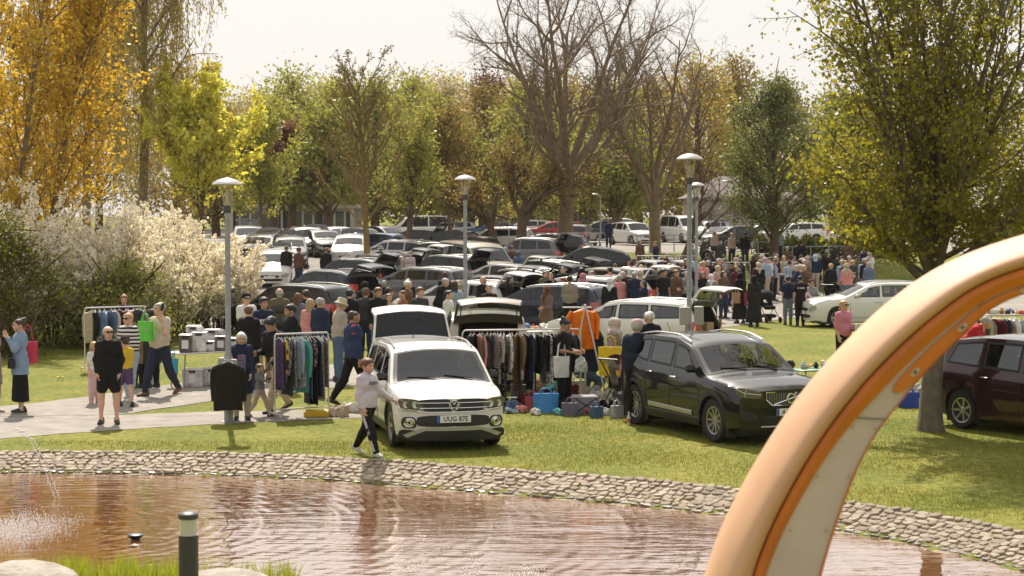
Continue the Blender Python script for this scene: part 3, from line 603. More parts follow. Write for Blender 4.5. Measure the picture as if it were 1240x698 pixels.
tree(SLIM, 'small_tree', 494, 92, 7.4, .20, 'leafy dark tree between the young tree and the low lamp', bark, L_spring, 57, per=2, size=.18, spread=.2, trunk=.85, t0=[.3, .15, .1, .1], lr=[.6, .45, .5, .5], n=[22, 6, 5, 3])
tree(SLIM, 'small_tree', 546, 104, 8.0, .16, 'leafy dark tree just behind the lamp with grey post', bark, L_olive, 58, per=2, size=.18, spread=.2, trunk=.85, t0=[.35, .15, .1, .1], lr=[.6, .45, .5, .5], n=[22, 6, 5, 3])
# background trees: limbs to clump centres in an uneven crown, leaves around the clumps
def clump_tree(u, d, h, w, leaf, label, seed, n=34, per=190, size=.34, name='background_tree', trunk=.28, low=.25, bm_=bark, group='trees behind the car park', z=None, squash=1.0, cl=.12):
    rng = random.Random(seed); rg = np.random.default_rng(seed); br = []; C = []
    tp = [Vector((0, 0, -.2)), Vector((rng.uniform(-.2, .2), 0, h*.3)), Vector((rng.uniform(-.4, .4), rng.uniform(-.3, .3), h*.62)), Vector((0, 0, h*.9))]; br.append((0, tp, [trunk*1.4, trunk, trunk*.6, trunk*.15]))
    for k in range(n):
        zz = low+(1-low)*((k+.5)/n); prof = math.sin(math.pi*min(1, (zz-low)/(1-low)*.86+.16))**.7; az = k*2.4+rng.uniform(-.5, .5); r = w*prof*rng.uniform(.45, 1.08)
        c = Vector((r*math.cos(az), r*math.sin(az)*squash, h*zz+rng.uniform(-.5, .5))); f = min(.88, max(.15, zz-.22)); s = Vector((0, 0, h*f)); mid = s.lerp(c, .5)+Vector((0, 0, h*.02))
        br.append((1, [s, mid, c], [trunk*.3, trunk*.18, .03]))
        for _ in range(4):
            e = c+Vector((rng.gauss(0, 1), rng.gauss(0, 1), rng.gauss(0.2, .8)))*w*.24; br.append((2, [c.lerp(s, .25), c.lerp(e, .4), e], [trunk*.12, .03, .012]))
        m = int(per*rng.uniform(.5, 1.4)); sg = w*rng.uniform(.13, .26); C.append(np.array(c)+rg.normal(0, 1, (m, 3))*np.array([sg, sg, sg*.75]))
    C = np.concatenate(C); C = C[C[:, 2] > h*low*.6]
    return make_tree(name, at(u, d, z), label, br, [('crown', C, size, leaf, rg, dict(droop=.2, aspect=1.3))], bm_, group, sides=(8, 5, 3))
BG = [(20,150,19,5,L_olive,'olive background tree behind the orange maples'),(120,165,20,6,L_willow,'yellowish background tree beyond the weeping willows'),(262,150,13.0,4.2,L_olive,'olive background tree behind the lime maple, beside the willow'),
 (312,168,15.0,4.6,L_pale,'pale hazy background tree left of the taller green trees'),(356,158,17.0,4.6,L_spring,'tall yellow-green background tree above the purple-leaved tree'),(352,131,10.2,2.0,L_purple,'purple-leaved tree beside the low white-framed building'),
 (330,138,12.6,3.0,L_spring,'rounded green tree between the lime maple and purple tree'),(408,165,16.6,4.8,L_spring,'broad yellow-green background tree behind the young bare tree'),(455,150,15.4,4.4,L_green,'fresh green background tree right behind the young tree'),
 (398,128,11.0,3.0,L_green,'mid-green rounded tree in front of the low building'),(500,158,16.0,4.6,L_spring,'yellow-green background tree between young tree and low lamp'),(540,172,17.2,4.6,L_pale,'pale leafless-looking background tree behind the low lamp'),
 (522,140,12.6,3.6,L_green,'fresh green tree just behind the low lamp head'),(585,160,15.6,4.4,L_olive,'olive background tree left of the tallest bare tree'),(592,178,18.0,4.0,L_purple,'reddish-purple tree top far behind the bare branches'),
 (640,150,13.5,4.0,L_spring,'yellow-green background tree behind the tallest bare trunk'),(690,165,14.8,4.6,L_willow,'sandy-yellow background tree behind the tallest bare crown'),(742,160,13.4,4.2,L_spring,'yellow-green background tree between both bare trees'),
 (790,165,14.6,4.6,L_olive,'olive-brown background tree behind the second bare tree'),(846,158,15.6,4.6,L_willow,'sandy olive background tree behind the tall lamp'),(893,165,16.0,4.4,L_olive,'olive-brown background tree above the hipped roof'),
 (748,135,8.5,2.8,L_green,'low green tree behind the white cars of the upper car park'),(570,132,9.2,3.2,L_green,'low green tree between lamp and crooked trunks'),(668,172,11,4.0,L_green,'green background tree behind the thick brown stems'),
 (950,175,14,5,L_olive,'olive background tree behind the round linden'),(1010,165,13,5,L_green,'green background tree showing through the maple leaves'),(1100,170,14,6,L_olive,'olive background tree hidden behind the maple crown'),(1200,165,14,6,L_green,'green background tree behind the far end of the maple'),
 (212,170,15.5,5,L_willow,'sandy background tree behind the willow and lime maple'),
 (290,180,15.2,6,L_spring,'fresh green tree in the last row behind the lime maple'),(345,185,16.6,6.5,L_spring,'fresh green tree in the last row above the low building'),(400,188,17.8,6.5,L_willow,'sandy green tree in the last row behind the young tree'),(455,186,17.8,6.5,L_spring,'fresh green tree in the last row right of the young tree'),(512,186,17.8,6.5,L_willow,'sandy green tree in the last row left of the low lamp'),(565,190,17.6,6.5,L_spring,'fresh green tree in the last row beside the purple top'),(625,188,15.6,6.5,L_willow,'sandy green tree in the last row behind the crooked trunks'),(720,190,15.0,6.5,L_spring,'fresh green tree in the last row between the bare stems'),(775,188,14.6,6.5,L_willow,'sandy green tree in the last row behind the second bare tree'),(870,188,16,6.5,L_spring,'fresh green tree in the last row behind the hipped roof')]
for k, (u, d, h, w, lf, lb) in enumerate(BG): clump_tree(u, d, h*(.80 if 250 < u < 620 else .93), w, lf, lb, 100+k, n=40, per=190, size=.30, low=.12 if d > 145 else .36)
clump_tree(936, 93, 9.4, 2.55, leaf_mat('leaf_linden', (.12, .15, .045), (.25, .26, .09), (.18, .20, .06), .5), 'round dense linden beside the black hatchback', 140, n=64, per=230, size=.15, name='linden_tree', trunk=.2, low=.26, group=None)
clump_tree(1036, 96, 8.6, 2.4, L_green, 'round green tree half hidden by the big maple', 141, n=50, per=250, size=.18, name='linden_tree', trunk=.2, low=.26, group=None)
# blossom shrubs: fans of upright canes with white flowers, and green leaves low down
L_white = leaf_mat('petal', (.78, .73, .67), (.90, .87, .83), (.84, .80, .75), .4)
cane_m = mat('cane', (.10, .07, .045), .9)
def blossom(u, d, h, w, label, seed, white=1.0, green=.25, n=46):
    rng = random.Random(seed); rg = np.random.default_rng(seed); br, tips = [], []
    P = PP(seg=[6, 4, 2], wob=[.06, .12, .2], up=[.03, .05, .02], taper=[.2, .25, .4], n=[10, 3], t0=[.18, .15], ang=[.6, .7], rr=[.45, .5], lr=[.30, .5], rmin=.006, leaf_lv=0, lt=.4)
    for k in range(n):
        az = rng.uniform(0, 6.28); sp = rng.random()**.6; L = h*rng.uniform(.6, 1.3)*(1-.25*sp)
        grow(rng, Vector((math.cos(az)*w*.55*sp, math.sin(az)*w*.4*sp, -.05)), Vector((math.cos(az)*sp*.62, math.sin(az)*sp*.55, 1)), L, rng.uniform(.016, .03), 0, P, br, tips)
    C = scatter(tips, int(12*white), .035, rg, .25); hz = C[:, 2]/h; keep = rg.random(len(C)) < np.clip(.10+hz*1.5, .05, 1); C = C[keep]
    G = scatter(tips, 9, .09, rg, .05); G = G[rg.random(len(G)) < np.where(G[:, 2] < h*.62, green, green*.25)]
    return make_tree('blossom_shrub', at(u, d), label, br, [('blossom', C, .078, L_white, rg, dict(droop=0, aspect=1.0)), ('leaves', G, .085, L_green, rg, dict(droop=.3))], cane_m, 'white blossom shrubs', sides=(5, 3, 3), split=1)
for k, (u, d, h, w, wh, g, lb) in enumerate([(10,50,3.6,2.0,.9,.55,'white blossom shrub cut by the picture edge'),(66,52,4.6,2.0,1.2,.35,'tallest white blossom shrub under the orange maples'),(120,51,3.7,1.8,1.2,.4,'white blossom shrub behind the rail with jeans'),
  (176,53,3.7,1.8,1.2,.4,'white blossom shrub behind the man on the phone'),(222,55,3.8,1.6,1.5,.2,'white blossom shrub behind the storage boxes'),(262,57,3.1,1.2,1.5,.2,'lowest white blossom shrub just left of the near lamp'),(148,58,4.2,2.0,1.2,.3,'white blossom shrub standing in the second row')]):
    blossom(u, d, h*.84, w, lb, 200+k, wh, g)
clump_tree(-2, 47, 3.2, 1.5, leaf_mat('leaf_shrub', (.10, .11, .015), (.20, .18, .025), (.14, .14, .02), .45), 'dark yellow-green shrub at the picture edge', 150, n=40, per=260, size=.09, name='green_shrub', trunk=.05, low=.03, group=None)
clump_tree(150, 49.5, 2.2, 1.4, L_green, 'green leafy shrub low among the white blossom', 151, n=36, per=240, size=.08, name='green_shrub', trunk=.05, low=.03, group=None)
# hedges along the embankment
hedge_leaf = leaf_mat('leaf_hedge', (.055, .075, .012), (.14, .14, .03), (.09, .10, .02), .4)
def hedge(u0, u1, d, h, w, label, lf, seed, n):
    rg = np.random.default_rng(seed); a = at(u0, d); b = at(u1, d); t = rg.random(n); hz = rg.random(n)**.6
    C = np.stack([a.x+(b.x-a.x)*t, d+rg.normal(0, w/2.6, n), a.z+(b.z-a.z)*t+hz*h*(.85+.15*np.sin(t*23))], -1); V, Fq = leaves_np(C, .14, rg)
    r0 = empty('hedge', ((a.x+b.x)/2, d, a.z)); tag(r0, label, 'hedge'); V = V-np.array(r0.location); link('leaves', np_mesh('leaves', V, Fq, lf), r0)
    mb = MB(); m = 14
    for k in range(m): x = (a.x+(b.x-a.x)*(k+.5)/m)-r0.location.x; mb.tube([(x, 0, 0), (x+.1, .05, h*.5), (x-.05, 0, h*.85)], [.04, .03, .01], 5)
    mb.build('stems', bark, r0)
hedge(916, 985, 97, 1.25, 1.6, 'brownish green hedge behind the embankment railing', hedge_leaf, 301, 6500)
hedge(985, 1090, 98, 1.0, 1.6, 'low green hedge behind the crowd near the maple', hedge_leaf, 302, 6500)
hedge(300, 420, 122, .8, 1.8, 'low yellow-green hedge before the white-framed building', L_yellow, 303, 4000)
# trees behind the viewpoint, seen mirrored in the car windows and the pond
for k, (x, y_, h_, w_) in enumerate(((-34, -18, 12, 4.5), (-22, -30, 14, 5), (-11, -36, 13, 5), (0, -30, 12, 4.6), (10, -37, 15, 5), (21, -28, 13, 4.6), (32, -20, 12, 4.6), (40, 2, 11, 4.2), (-44, 6, 12, 4.6))):
    o = clump_tree(620, 60, h_, w_, [L_green, L_spring, L_olive][k % 3], 'leafy tree behind the viewpoint, %s from the west end of its row' % ORD[k], 400+k, n=30, per=120, size=.42, low=.1, group='trees behind the viewpoint'); o.location = (x, y_, tz(x, y_))
# ------------------------------------------------------------------ cars
GL_OP = mat('car_glass_dark', (.016, .018, .019), .03, spec=.55)
GL_TR = glass_mat('car_glass', (.80, .86, .80), .52)
RUB = mat('rubber', (.012, .012, .012), .55); BLK = mat('black_trim', (.018, .018, .019), .5, bump=(80, .15, .004)); CHR = mat('chrome', (.75, .74, .72), .12, 1.0); ALU = mat('alloy', (.42, .41, .40), .32, .9)
TYRE = mat('tyre', (.018, .017, .016), .85, bump=(60, .3, .01)); SIL = mat('satin_silver', (.45, .44, .43), .35, .6); LAMP = mat('headlamp', (.55, .56, .57), .08, .35, spec=1.0, coat=1.0); LAMPD = mat('headlamp_dark', (.05, .05, .055), .08, spec=1.0, coat=1.0)
RED = mat('tail_lamp', (.42, .015, .012), .12, spec=.8, coat=1.0); PLATE = mat('plate_white', (.78, .77, .73), .4); PLB = mat('plate_blue', (.02, .09, .42), .4); INK = mat('plate_ink', (.012, .012, .012), .5)
SEAT = mat('car_seat', (.035, .034, .034), .9, noise=(12, .2)); DASH = mat('dashboard', (.028, .028, .028), .75); LINER = mat('boot_liner', (.03, .029, .028), .95); TRIM = mat('gate_trim', (.20, .18, .155), .7); TRIMD = mat('gate_trim_dark', (.075, .07, .064), .75)
def paint(name, c, rough=.28, metal=0.): return mat('paint_'+name, c, max(rough, .45) if not metal else rough, metal, coat=1.0, spec=.12)
PAINT = {'white': paint('white', (.72, .70, .66)), 'black': paint('black', (.006, .0055, .006)), 'navy': paint('navy', (.018, .024, .042), metal=.2), 'silver': paint('silver', (.45, .44, .42), .3, .55), 'maroon': paint('maroon', (.045, .014, .016), .25, .35),
 'grey': paint('grey', (.14, .14, .145), .3, .4), 'red': paint('red', (.30, .018, .022)), 'beige': paint('beige', (.38, .33, .26), .3, .45), 'blue': paint('blue', (.03, .06, .15), .3, .3), 'darkgreen': paint('darkgreen', (.03, .05, .05), .3, .3)}
TYPES = {
 # front-to-rear control points: roof centre line, belt line; plan half-width
 'suv': dict(L=4.11, W=1.78, wb=2.55, fo=.82, wr=.335, gc=.20, top=[(0,.80),(.06,.87),(.5,.965),(.92,1.01),(1.04,1.07),(1.62,1.515),(2.15,1.575),(3.0,1.57),(3.62,1.52),(3.80,1.44),(3.98,1.12),(4.07,1.0),(4.11,.95)],
   belt=[(0,.745),(.3,.87),(.9,.945),(1.1,.97),(2,1.01),(3.2,1.06),(3.8,1.10),(4.11,.93)], cowl=.93, rf=1.62, rr=3.72, B=2.02, C=2.88, D=3.55, tumble=.27),
 'suv2': dict(L=4.43, W=1.86, wb=2.70, fo=.88, wr=.36, gc=.22, top=[(0,.88),(.06,.95),(.5,1.04),(1.08,1.09),(1.22,1.16),(1.85,1.56),(2.4,1.645),(3.2,1.64),(3.9,1.56),(4.08,1.48),(4.28,1.2),(4.38,1.08),(4.43,1.02)],
   belt=[(0,.82),(.3,.94),(1.1,1.02),(1.3,1.045),(2.3,1.085),(3.3,1.12),(3.75,1.22),(4.1,1.30),(4.43,1.0)], cowl=1.10, rf=1.84, rr=4.0, B=2.28, C=3.12, D=3.72, tumble=.27),
 'estate': dict(L=4.66, W=1.82, wb=2.70, fo=.90, wr=.325, gc=.16, top=[(0,.76),(.06,.86),(.5,.96),(1.08,1.01),(1.24,1.09),(1.92,1.41),(2.5,1.475),(3.4,1.475),(4.2,1.43),(4.38,1.36),(4.55,1.02),(4.62,.92),(4.66,.85)],
   belt=[(0,.70),(.3,.84),(1.05,.94),(1.25,.95),(2.4,.97),(3.6,1.0),(4.4,1.03),(4.66,.84)], cowl=1.11, rf=1.90, rr=4.28, B=2.34, C=3.26, D=4.18, tumble=.30),
 'hatch': dict(L=4.05, W=1.75, wb=2.55, fo=.82, wr=.31, gc=.16, top=[(0,.70),(.07,.80),(.5,.93),(1.0,1.0),(1.18,1.09),(1.85,1.40),(2.4,1.465),(3.1,1.45),(3.6,1.37),(3.95,1.0),(4.02,.9),(4.05,.84)],
   belt=[(0,.64),(.3,.77),(1.0,.93),(1.2,.945),(2.2,.97),(3.3,1.02),(3.8,1.04),(4.05,.82)], cowl=1.05, rf=1.82, rr=3.52, B=2.15, C=2.95, D=3.42, tumble=.30),
 'mpv': dict(L=4.40, W=1.83, wb=2.70, fo=.86, wr=.325, gc=.17, top=[(0,.74),(.07,.84),(.5,.98),(.88,1.05),(1.05,1.14),(1.85,1.56),(2.4,1.635),(3.2,1.63),(3.9,1.55),(4.08,1.46),(4.28,1.06),(4.36,.95),(4.40,.88)],
   belt=[(0,.68),(.3,.82),(.9,.98),(1.1,1.0),(2.2,1.02),(3.4,1.06),(4.1,1.10),(4.40,.86)], cowl=.93, rf=1.82, rr=3.98, B=2.25, C=3.12, D=3.86, tumble=.26),
 'van': dict(L=4.95, W=1.92, wb=3.0, fo=.92, wr=.34, gc=.19, top=[(0,.84),(.06,.95),(.4,1.08),(.72,1.15),(.9,1.27),(1.62,1.83),(2.1,1.93),(3.4,1.95),(4.7,1.92),(4.82,1.85),(4.9,1.2),(4.93,1.0),(4.95,.9)],
   belt=[(0,.76),(.3,.94),(.75,1.08),(.95,1.1),(2,1.11),(4.4,1.13),(4.8,1.13),(4.95,.88)], cowl=.78, rf=1.58, rr=4.74, B=2.05, C=3.2, D=4.55, tumble=.13),
}
class Car:
    def __init__(s, t, lod):
        s.t = t; p = TYPES[t]; s.p = p; s.lod = lod; s.L, s.W, s.hw = p['L'], p['W'], p['W']/2
        g = np.linspace(-.3, s.L+.3, 900); k = np.exp(-np.linspace(-2, 2, 61)**2); k /= k.sum()
        sm = lambda c, n=1: np.convolve(np.pad(np.interp(g, [q[0] for q in c], [q[1] for q in c]), 30, 'edge'), k, 'valid')
        s.g = g; s.top = sm(p['top']); s.bel = np.minimum(sm(p['belt']), s.top-.015)
        s.plan = sm([(0, .90), (.10, .945), (.35, .98), (.8, 1), (s.L*.75, 1), (s.L-.35, .975), (s.L-.08, .93), (s.L, .90)])
        s.H = float(s.top.max()); s.crw = sm([(0, .05), (p['cowl']-.1, .055), (p['cowl']+.15, .085), (p['rf'], .075), (p['rf']+.4, .05), (p['rr']-.2, .05), (p['rr'], .06), (s.L, .04)])
        s.ax = (p['fo'], p['fo']+p['wb']); s.Ra = p['wr']+.055
    def zt(s, x): return np.interp(x, s.g, s.top)
    def zb(s, x): return np.interp(x, s.g, s.bel)
    def ze(s, x): return np.maximum(s.zt(x)-np.interp(x, s.g, s.crw), s.zb(x)+.004)
    def wid(s, x): return np.interp(x, s.g, s.plan)*s.hw
    def bot(s, x):
        z = s.p['gc']+.06*ss((.45-x)/.45)+.08*ss((x-(s.L-.5))/.5)
        for a in s.ax:
            d = abs(x-a)
            if d < s.Ra: z = max(z, s.p['wr']+math.sqrt(s.Ra**2-d*d))
        return z
    def sy(s, x, z):
        b = float(s.zb(x)); w = float(s.wid(x)); t = .06*max(0, (.48-z)/.3)**1.6
        if z > b-.16: q = min(1, (z-(b-.16))/.16); t += .045*q*q
        if z > b: t += s.p['tumble']*(z-b)+.006
        return w-t
    def tzp(s, x, y):
        ye = s.sy(x, float(s.ze(x))); q = min(1, abs(y)/max(ye, .01)); c = float(s.zt(x)-s.ze(x)); return float(s.zt(x))-c*q**2.4
    def dx(s, x, y, z):
        """bend of nose and tail in plan and side view"""
        r = abs(y)/s.hw; d = 0
        if x < .7: d += (.17*r*r+.20*max(0, r-.72)**1.5+.10*max(0, (z-.62))**1.2*.5+.12*max(0, .45-z))*ss(1-x/.7)
        if x > s.L-.6: d -= (.12*r*r+.25*max(0, r-.75)**1.5+.10*max(0, .45-z))*ss(1-(s.L-x)/.6)
        return d
    def P(s, x, y, z): return (s.L/2-x-s.dx(x, y, z), y, z)
    def side(s, x, z, sg, off=0.): return s.P(x, sg*(s.sy(x, z)+off), z)
    def front(s, y, z, off=0.): q = s.P(0, y, z); return (q[0]+off, q[1], q[2])
    def rear(s, y, z, off=0.): q = s.P(s.L, y, z); return (q[0]-off, q[1], q[2])
    def topp(s, x, y, off=0.): z = s.tzp(x, y); q = s.P(x, y, z); return (q[0], q[1], q[2]+off)
def body_mesh(c, holes, gate_open):
    p = c.p; st = {0: .045, 1: .11, 2: .16}[c.lod]; xs = set(np.arange(0, c.L+1e-6, c.L/round(c.L/st)))
    for a in c.ax:
        for t in np.linspace(-1, 1, 13 if c.lod < 2 else 9): xs.add(a+c.Ra*math.sin(t*math.pi/2)*.9995)
    xs = sorted(xs); xs = [x for i, x in enumerate(xs) if i == 0 or x-xs[i-1] > .004]; rows = []; info = []
    lo = [0, .05, .2, .42, .64, .84, .95, 1.0]; hi = [.12, .35, .6, .85, 1.0]; rf = [.94, .8, .55, .28, 0]
    for x in xs:
        b, zb, ze = c.bot(x), float(c.zb(x)), float(c.ze(x)); half = []
        b = min(b, zb-.06); flat_ = ze-zb < .03
        for f in lo: z = b+(zb-b)*f; half.append((c.sy(x, z)-(.05 if f == 0 else 0), z))
        for f in hi: z = zb+(ze-zb)*f if not flat_ else zb; half.append((c.sy(x, z), z))
        ye = c.sy(x, ze)
        for f in rf: half.append((ye*f, c.tzp(x, ye*f)))
        rows.append([c.P(x, y, z) for y, z in half]+[c.P(x, -y, z) for y, z in half[-2::-1]]); info.append((x, half))
    n = len(rows[0]); vs = [q for r in rows for q in r]; fs = []; zo = .60
    for i in range(len(rows)-1):
        for k in range(n-1):
            q = (i*n+k, (i+1)*n+k, (i+1)*n+k+1, i*n+k+1); cx = sum(vs[j][0] for j in q)/4; cy = sum(vs[j][1] for j in q)/4; cz = sum(vs[j][2] for j in q)/4; x = (xs[i]+xs[i+1])/2
            if gate_open and x > p['rr'] and abs(cy) < c.hw*.70+.0*cz and cz > zo: continue
            if holes and holes(x, cy, cz): continue
            fs.append(q)
    mb = MB(); mb.add(vs, fs)
    for r, rear in ((rows[0], False), (rows[-1], True)):
        h = n//2; m = 8; g = []
        for k in range(h+1):
            a = r[k]; b = r[n-1-k]; x = 0 if not rear else c.L; row = []
            for j in range(m+1):
                y = a[1]+(b[1]-a[1])*j/m; z = a[2] if k < 12 else c.tzp(x, y) if k < h else a[2]
                row.append(c.P(x, y, min(z, a[2]+.2)))
            g.append(row)
        vs2 = [q for rr in g for q in rr]; f2 = []
        for k in range(h):
            for j in range(m):
                q = (k*(m+1)+j, k*(m+1)+j+1, (k+1)*(m+1)+j+1, (k+1)*(m+1)+j); cz = sum(vs2[w][2] for w in q)/4; cy = sum(vs2[w][1] for w in q)/4
                if rear and gate_open and cz > zo and abs(cy) < c.hw*.72: continue
                f2.append(q if not rear else q[::-1])
        mb.add(vs2, f2)
    return mb
def grid_patch(mb, fn, nu, nv, border=.0, mi=0, mb_i=1, bu=.12, bv=.12):
    us = [0, bu]+list(np.linspace(bu, 1-bu, nu)[1:-1])+[1-bu, 1] if border else np.linspace(0, 1, nu)
    vs = [0, bv]+list(np.linspace(bv, 1-bv, nv)[1:-1])+[1-bv, 1] if border else np.linspace(0, 1, nv)
    o = [[fn(u, v) for v in vs] for u in us]; nu, nv = len(us), len(vs); V = [q for r in o for q in r]
    for i in range(nu-1):
        for j in range(nv-1):
            e = border and (i in (0, nu-2) or j in (0, nv-2)); idx = len(mb.v)
            mb.add([o[i][j], o[i+1][j], o[i+1][j+1], o[i][j+1]], [(0, 1, 2, 3)], mb_i if e else mi)
    return mb
def weld(mb):
    d = {}; vs = []; mp = []
    for v in mb.v:
        k = tuple(round(x, 5) for x in v)
        if k not in d: d[k] = len(vs); vs.append(v)
        mp.append(d[k])
    fs, ms = [], []
    for f, m in zip(mb.f, mb.m):
        g = []
        for i in f:
            if mp[i] not in g: g.append(mp[i])
        if len(g) > 2: fs.append(tuple(g)); ms.append(m)
    mb.v, mb.f, mb.m = vs, fs, ms; return mb
def win_list(c):
    p = c.p; w = []; A = p['cowl']; za = lambda x: float(c.ze(x)-c.zb(x))
    a_lo = A+.22; a_hi = p['rf']+.10
    w.append((a_lo, a_hi, p['B']-.04, p['B']-.02)); w.append((p['B']+.05, p['B']+.05, p['C']-.03, p['C']-.04)); sl_ = .10 if c.t not in ('hatch', 'suv2') else -.02
    if p['D']-p['C'] > .25: w.append((p['C']+.05, p['C']+.03, p['D']+sl_, p['D']-.10 if c.t != 'suv2' else p['D']-.22))
    return w
def win_fn(c, w, sg, off):
    def z0(x): return float(c.zb(x))+.03
    def z1(x): return float(c.ze(x))-.055
    def fn(q, r):
        x = (w[0]+(w[2]-w[0])*q)*(1-r)+(w[1]+(w[3]-w[1])*q)*r; b = z0(x); return c.side(x, b+(max(z1(x), b+.02)-b)*r, sg, off)
    return fn
def wheel_mesh(r, w, hero, style):
    key = ('wheel', round(r, 3), hero, style)
    if key in MC: return MC[key]
    n = 28 if hero else 14; t = MB(); ri = r*(.70 if style != 1 else .66)
    t.lathe([(ri-.01, -w*.42), (ri+.02, -w*.5), (r-.03, -w*.5), (r-.008, -w*.40), (r, -w*.2), (r, w*.2), (r-.008, w*.40), (r-.03, w*.5), (ri+.02, w*.5), (ri-.01, w*.42)], n, axis='y', cap=False); tm = t.mesh('tyre', TYRE)
    m = MB(); m.lathe([(ri, -w*.42), (ri, w*.40), (ri-.012, w*.43), (ri-.03, w*.40), (ri-.035, w*.1)], n, axis='y', cap=False)
    m.lathe([(.0, w*.30), (.035, w*.30), (.055, w*.26), (.07, w*.12)], 12, axis='y', cap=False)
    ns = 5 if style == 0 else 10 if style == 1 else 7
    for k in range(ns):
        for da in ((-.13, .13) if style == 0 else (0,)):
            a = 2*math.pi*k/ns+da; wd = .018 if style else .016; c_, s_ = math.cos(a), math.sin(a); R2 = ri-.015
            v = [(-.0+(.05*c_-wd*s_), w*.27, .05*s_+wd*c_), (.05*c_+wd*s_, w*.27, .05*s_-wd*c_), (R2*c_+wd*1.1*s_, w*.38, R2*s_-wd*1.1*c_), (R2*c_-wd*1.1*s_, w*.38, R2*s_+wd*1.1*c_)]
            v += [(q[0], q[1]-.05, q[2]) for q in v]; m.add(v, [(0, 1, 2, 3), (0, 4, 5, 1), (1, 5, 6, 2), (2, 6, 7, 3), (3, 7, 4, 0)])
    rm = m.mesh('rim', ALU, True, 30); d = MB(); d.lathe([(0, w*.05), (ri*.98, w*.05)], n, axis='y', cap=False); dm = d.mesh('brake_disc', BLK)
    MC[key] = (tm, rm, dm); return MC[key]
CARC = {}
def logo_vw(mb, c, y, z, r):
    B = lambda a, b: c.front(y+a*r, z+b*r, .022); ring = [B(math.cos(t), math.sin(t)) for t in np.linspace(0, 6.283, 29)[:-1]]
    mb.tube(ring+[ring[0]], r*.10, 6, cap=False)
    mb.tube([B(-.42, .85), B(0, .10), B(.42, .85)], r*.10, 5); mb.tube([B(-.86, .35), B(-.40, -.80), B(0, -.02), B(.40, -.80), B(.86, .35)], r*.10, 5)
def front_poly(c, pts, off, depth=.02, n=10):
    """closed outline on the nose, filled toward its centre"""
    mb = MB(); P = np.array(pts, float)
    for _ in range(2): Q2 = np.roll(P, -1, 0); P = np.stack([P*.8+Q2*.2, P*.2+Q2*.8], 1).reshape(-1, 2)
    ce = P.mean(0); rows = [[c.front(*q, off-depth) for q in P], [c.front(*q, off) for q in P]]
    for f in (.7, .35): rows.append([c.front(*(ce+(q-ce)*f), off) for q in P])
    mb.grid(rows, closed=True); mb.add(rows[-1], [tuple(range(len(P)))]); return mb
def make_car(t, col, label, X, Y, head, gate=None, lod=1, style='', group='parked cars', wstyle=0, gate_mat=None, plate=None, dz=0., glass=None):
    """head: heading of the nose, degrees from +X"""
    c = CARC.setdefault((t, lod), Car(t, lod)); p = c.p; see = lod == 0; r0 = empty('parked_car', (X, Y, tz(X, Y)+dz), D2R(head))
    tag(r0, label, 'car', group)
    # sit the car on the slope
    h = Vector((math.cos(D2R(head)), math.sin(D2R(head)))); za, zb_ = tz(X+h.x*1.3, Y+h.y*1.3), tz(X-h.x*1.3, Y-h.y*1.3)
    r0.rotation_euler = (0, -math.atan2(za-zb_, 2.6), D2R(head)); pm = PAINT[col]; key = (t, lod, gate is not None, style)
    if key not in CARC: CARC[key] = car_parts(c, see, gate is not None, style, wstyle)
    parts = CARC[key]
    def inst(name, me, par, m=None):
        o = link(name, me, par)
        if m is not None: o.material_slots[0].link = 'OBJECT'; o.material_slots[0].material = m
        return o
    ob = {}
    for name, me, parname, painted in parts:
        o = inst(name, me, ob.get(parname, r0) if parname else r0, pm if painted else None); ob[name] = o
    tm, rm, dm = wheel_mesh(p['wr'], .215, lod == 0, wstyle)
    for a in c.ax:
        for sg in (1, -1):
            w = link('wheel', dm, r0); w.location = (c.L/2-a, sg*(c.hw-.125), p['wr']); w.rotation_euler = (0, 0, 0 if sg > 0 else math.pi)
            link('tyre', tm, w); link('rim', rm, w)
    if gate is not None:
        if ('gate', t, lod) not in CARC: CARC[('gate', t, lod)] = gate_parts(c, see)
        gm = CARC[('gate', t, lod)]; g = inst('tailgate', gm[0], r0, pm); g.location = (c.L/2-p['rr']+.02, 0, float(c.zt(p['rr']))-.035); g.rotation_euler = (0, D2R(gate), 0)
        tr = inst('inner_trim', gm[1], g, gate_mat or TRIMD); inst('rear_window', gm[2], g); inst('spoiler', gm[3], g, pm)
        for sg in (1, -1):
            mb = MB(); a = Vector((c.L/2-p['rr']-.22, sg*c.hw*.66, float(c.zt(p['rr']))-.42)); b = Vector((c.L/2-p['rr']-.02, sg*c.hw*.62, float(c.zt(p['rr']))-.05))+Vector((-math.cos(D2R(gate)), 0, math.sin(D2R(gate))))*.42; mb.tube([a, b], .012, 6); mb.build('gas_strut', BLK, r0)
    if plate: plate_on(c, r0, plate, style)
    return r0
def plate_on(c, r0, txt, style):
    z = {'vw': .515, 'volvo': .55}.get(style, .45); pl_ = MB(); q = c.front(0, z, .02); pl_.box((q[0]-.004, 0, z), (.012, .53, .115), bev=.004); po = pl_.build('number_plate', PLATE, r0)
    b = MB(); b.box((q[0]+.003, -.243, z), (.004, .042, .112)); b.build('blue_strip', PLB, po)
    me = text_mesh('lettering', txt, .108, INK, .001, .0018); o = link('lettering', me, po); o.location = (q[0]+.0035, .025, z-.001); o.rotation_euler = (math.pi/2, 0, math.pi/2); o.scale = (.92, 1, 1)
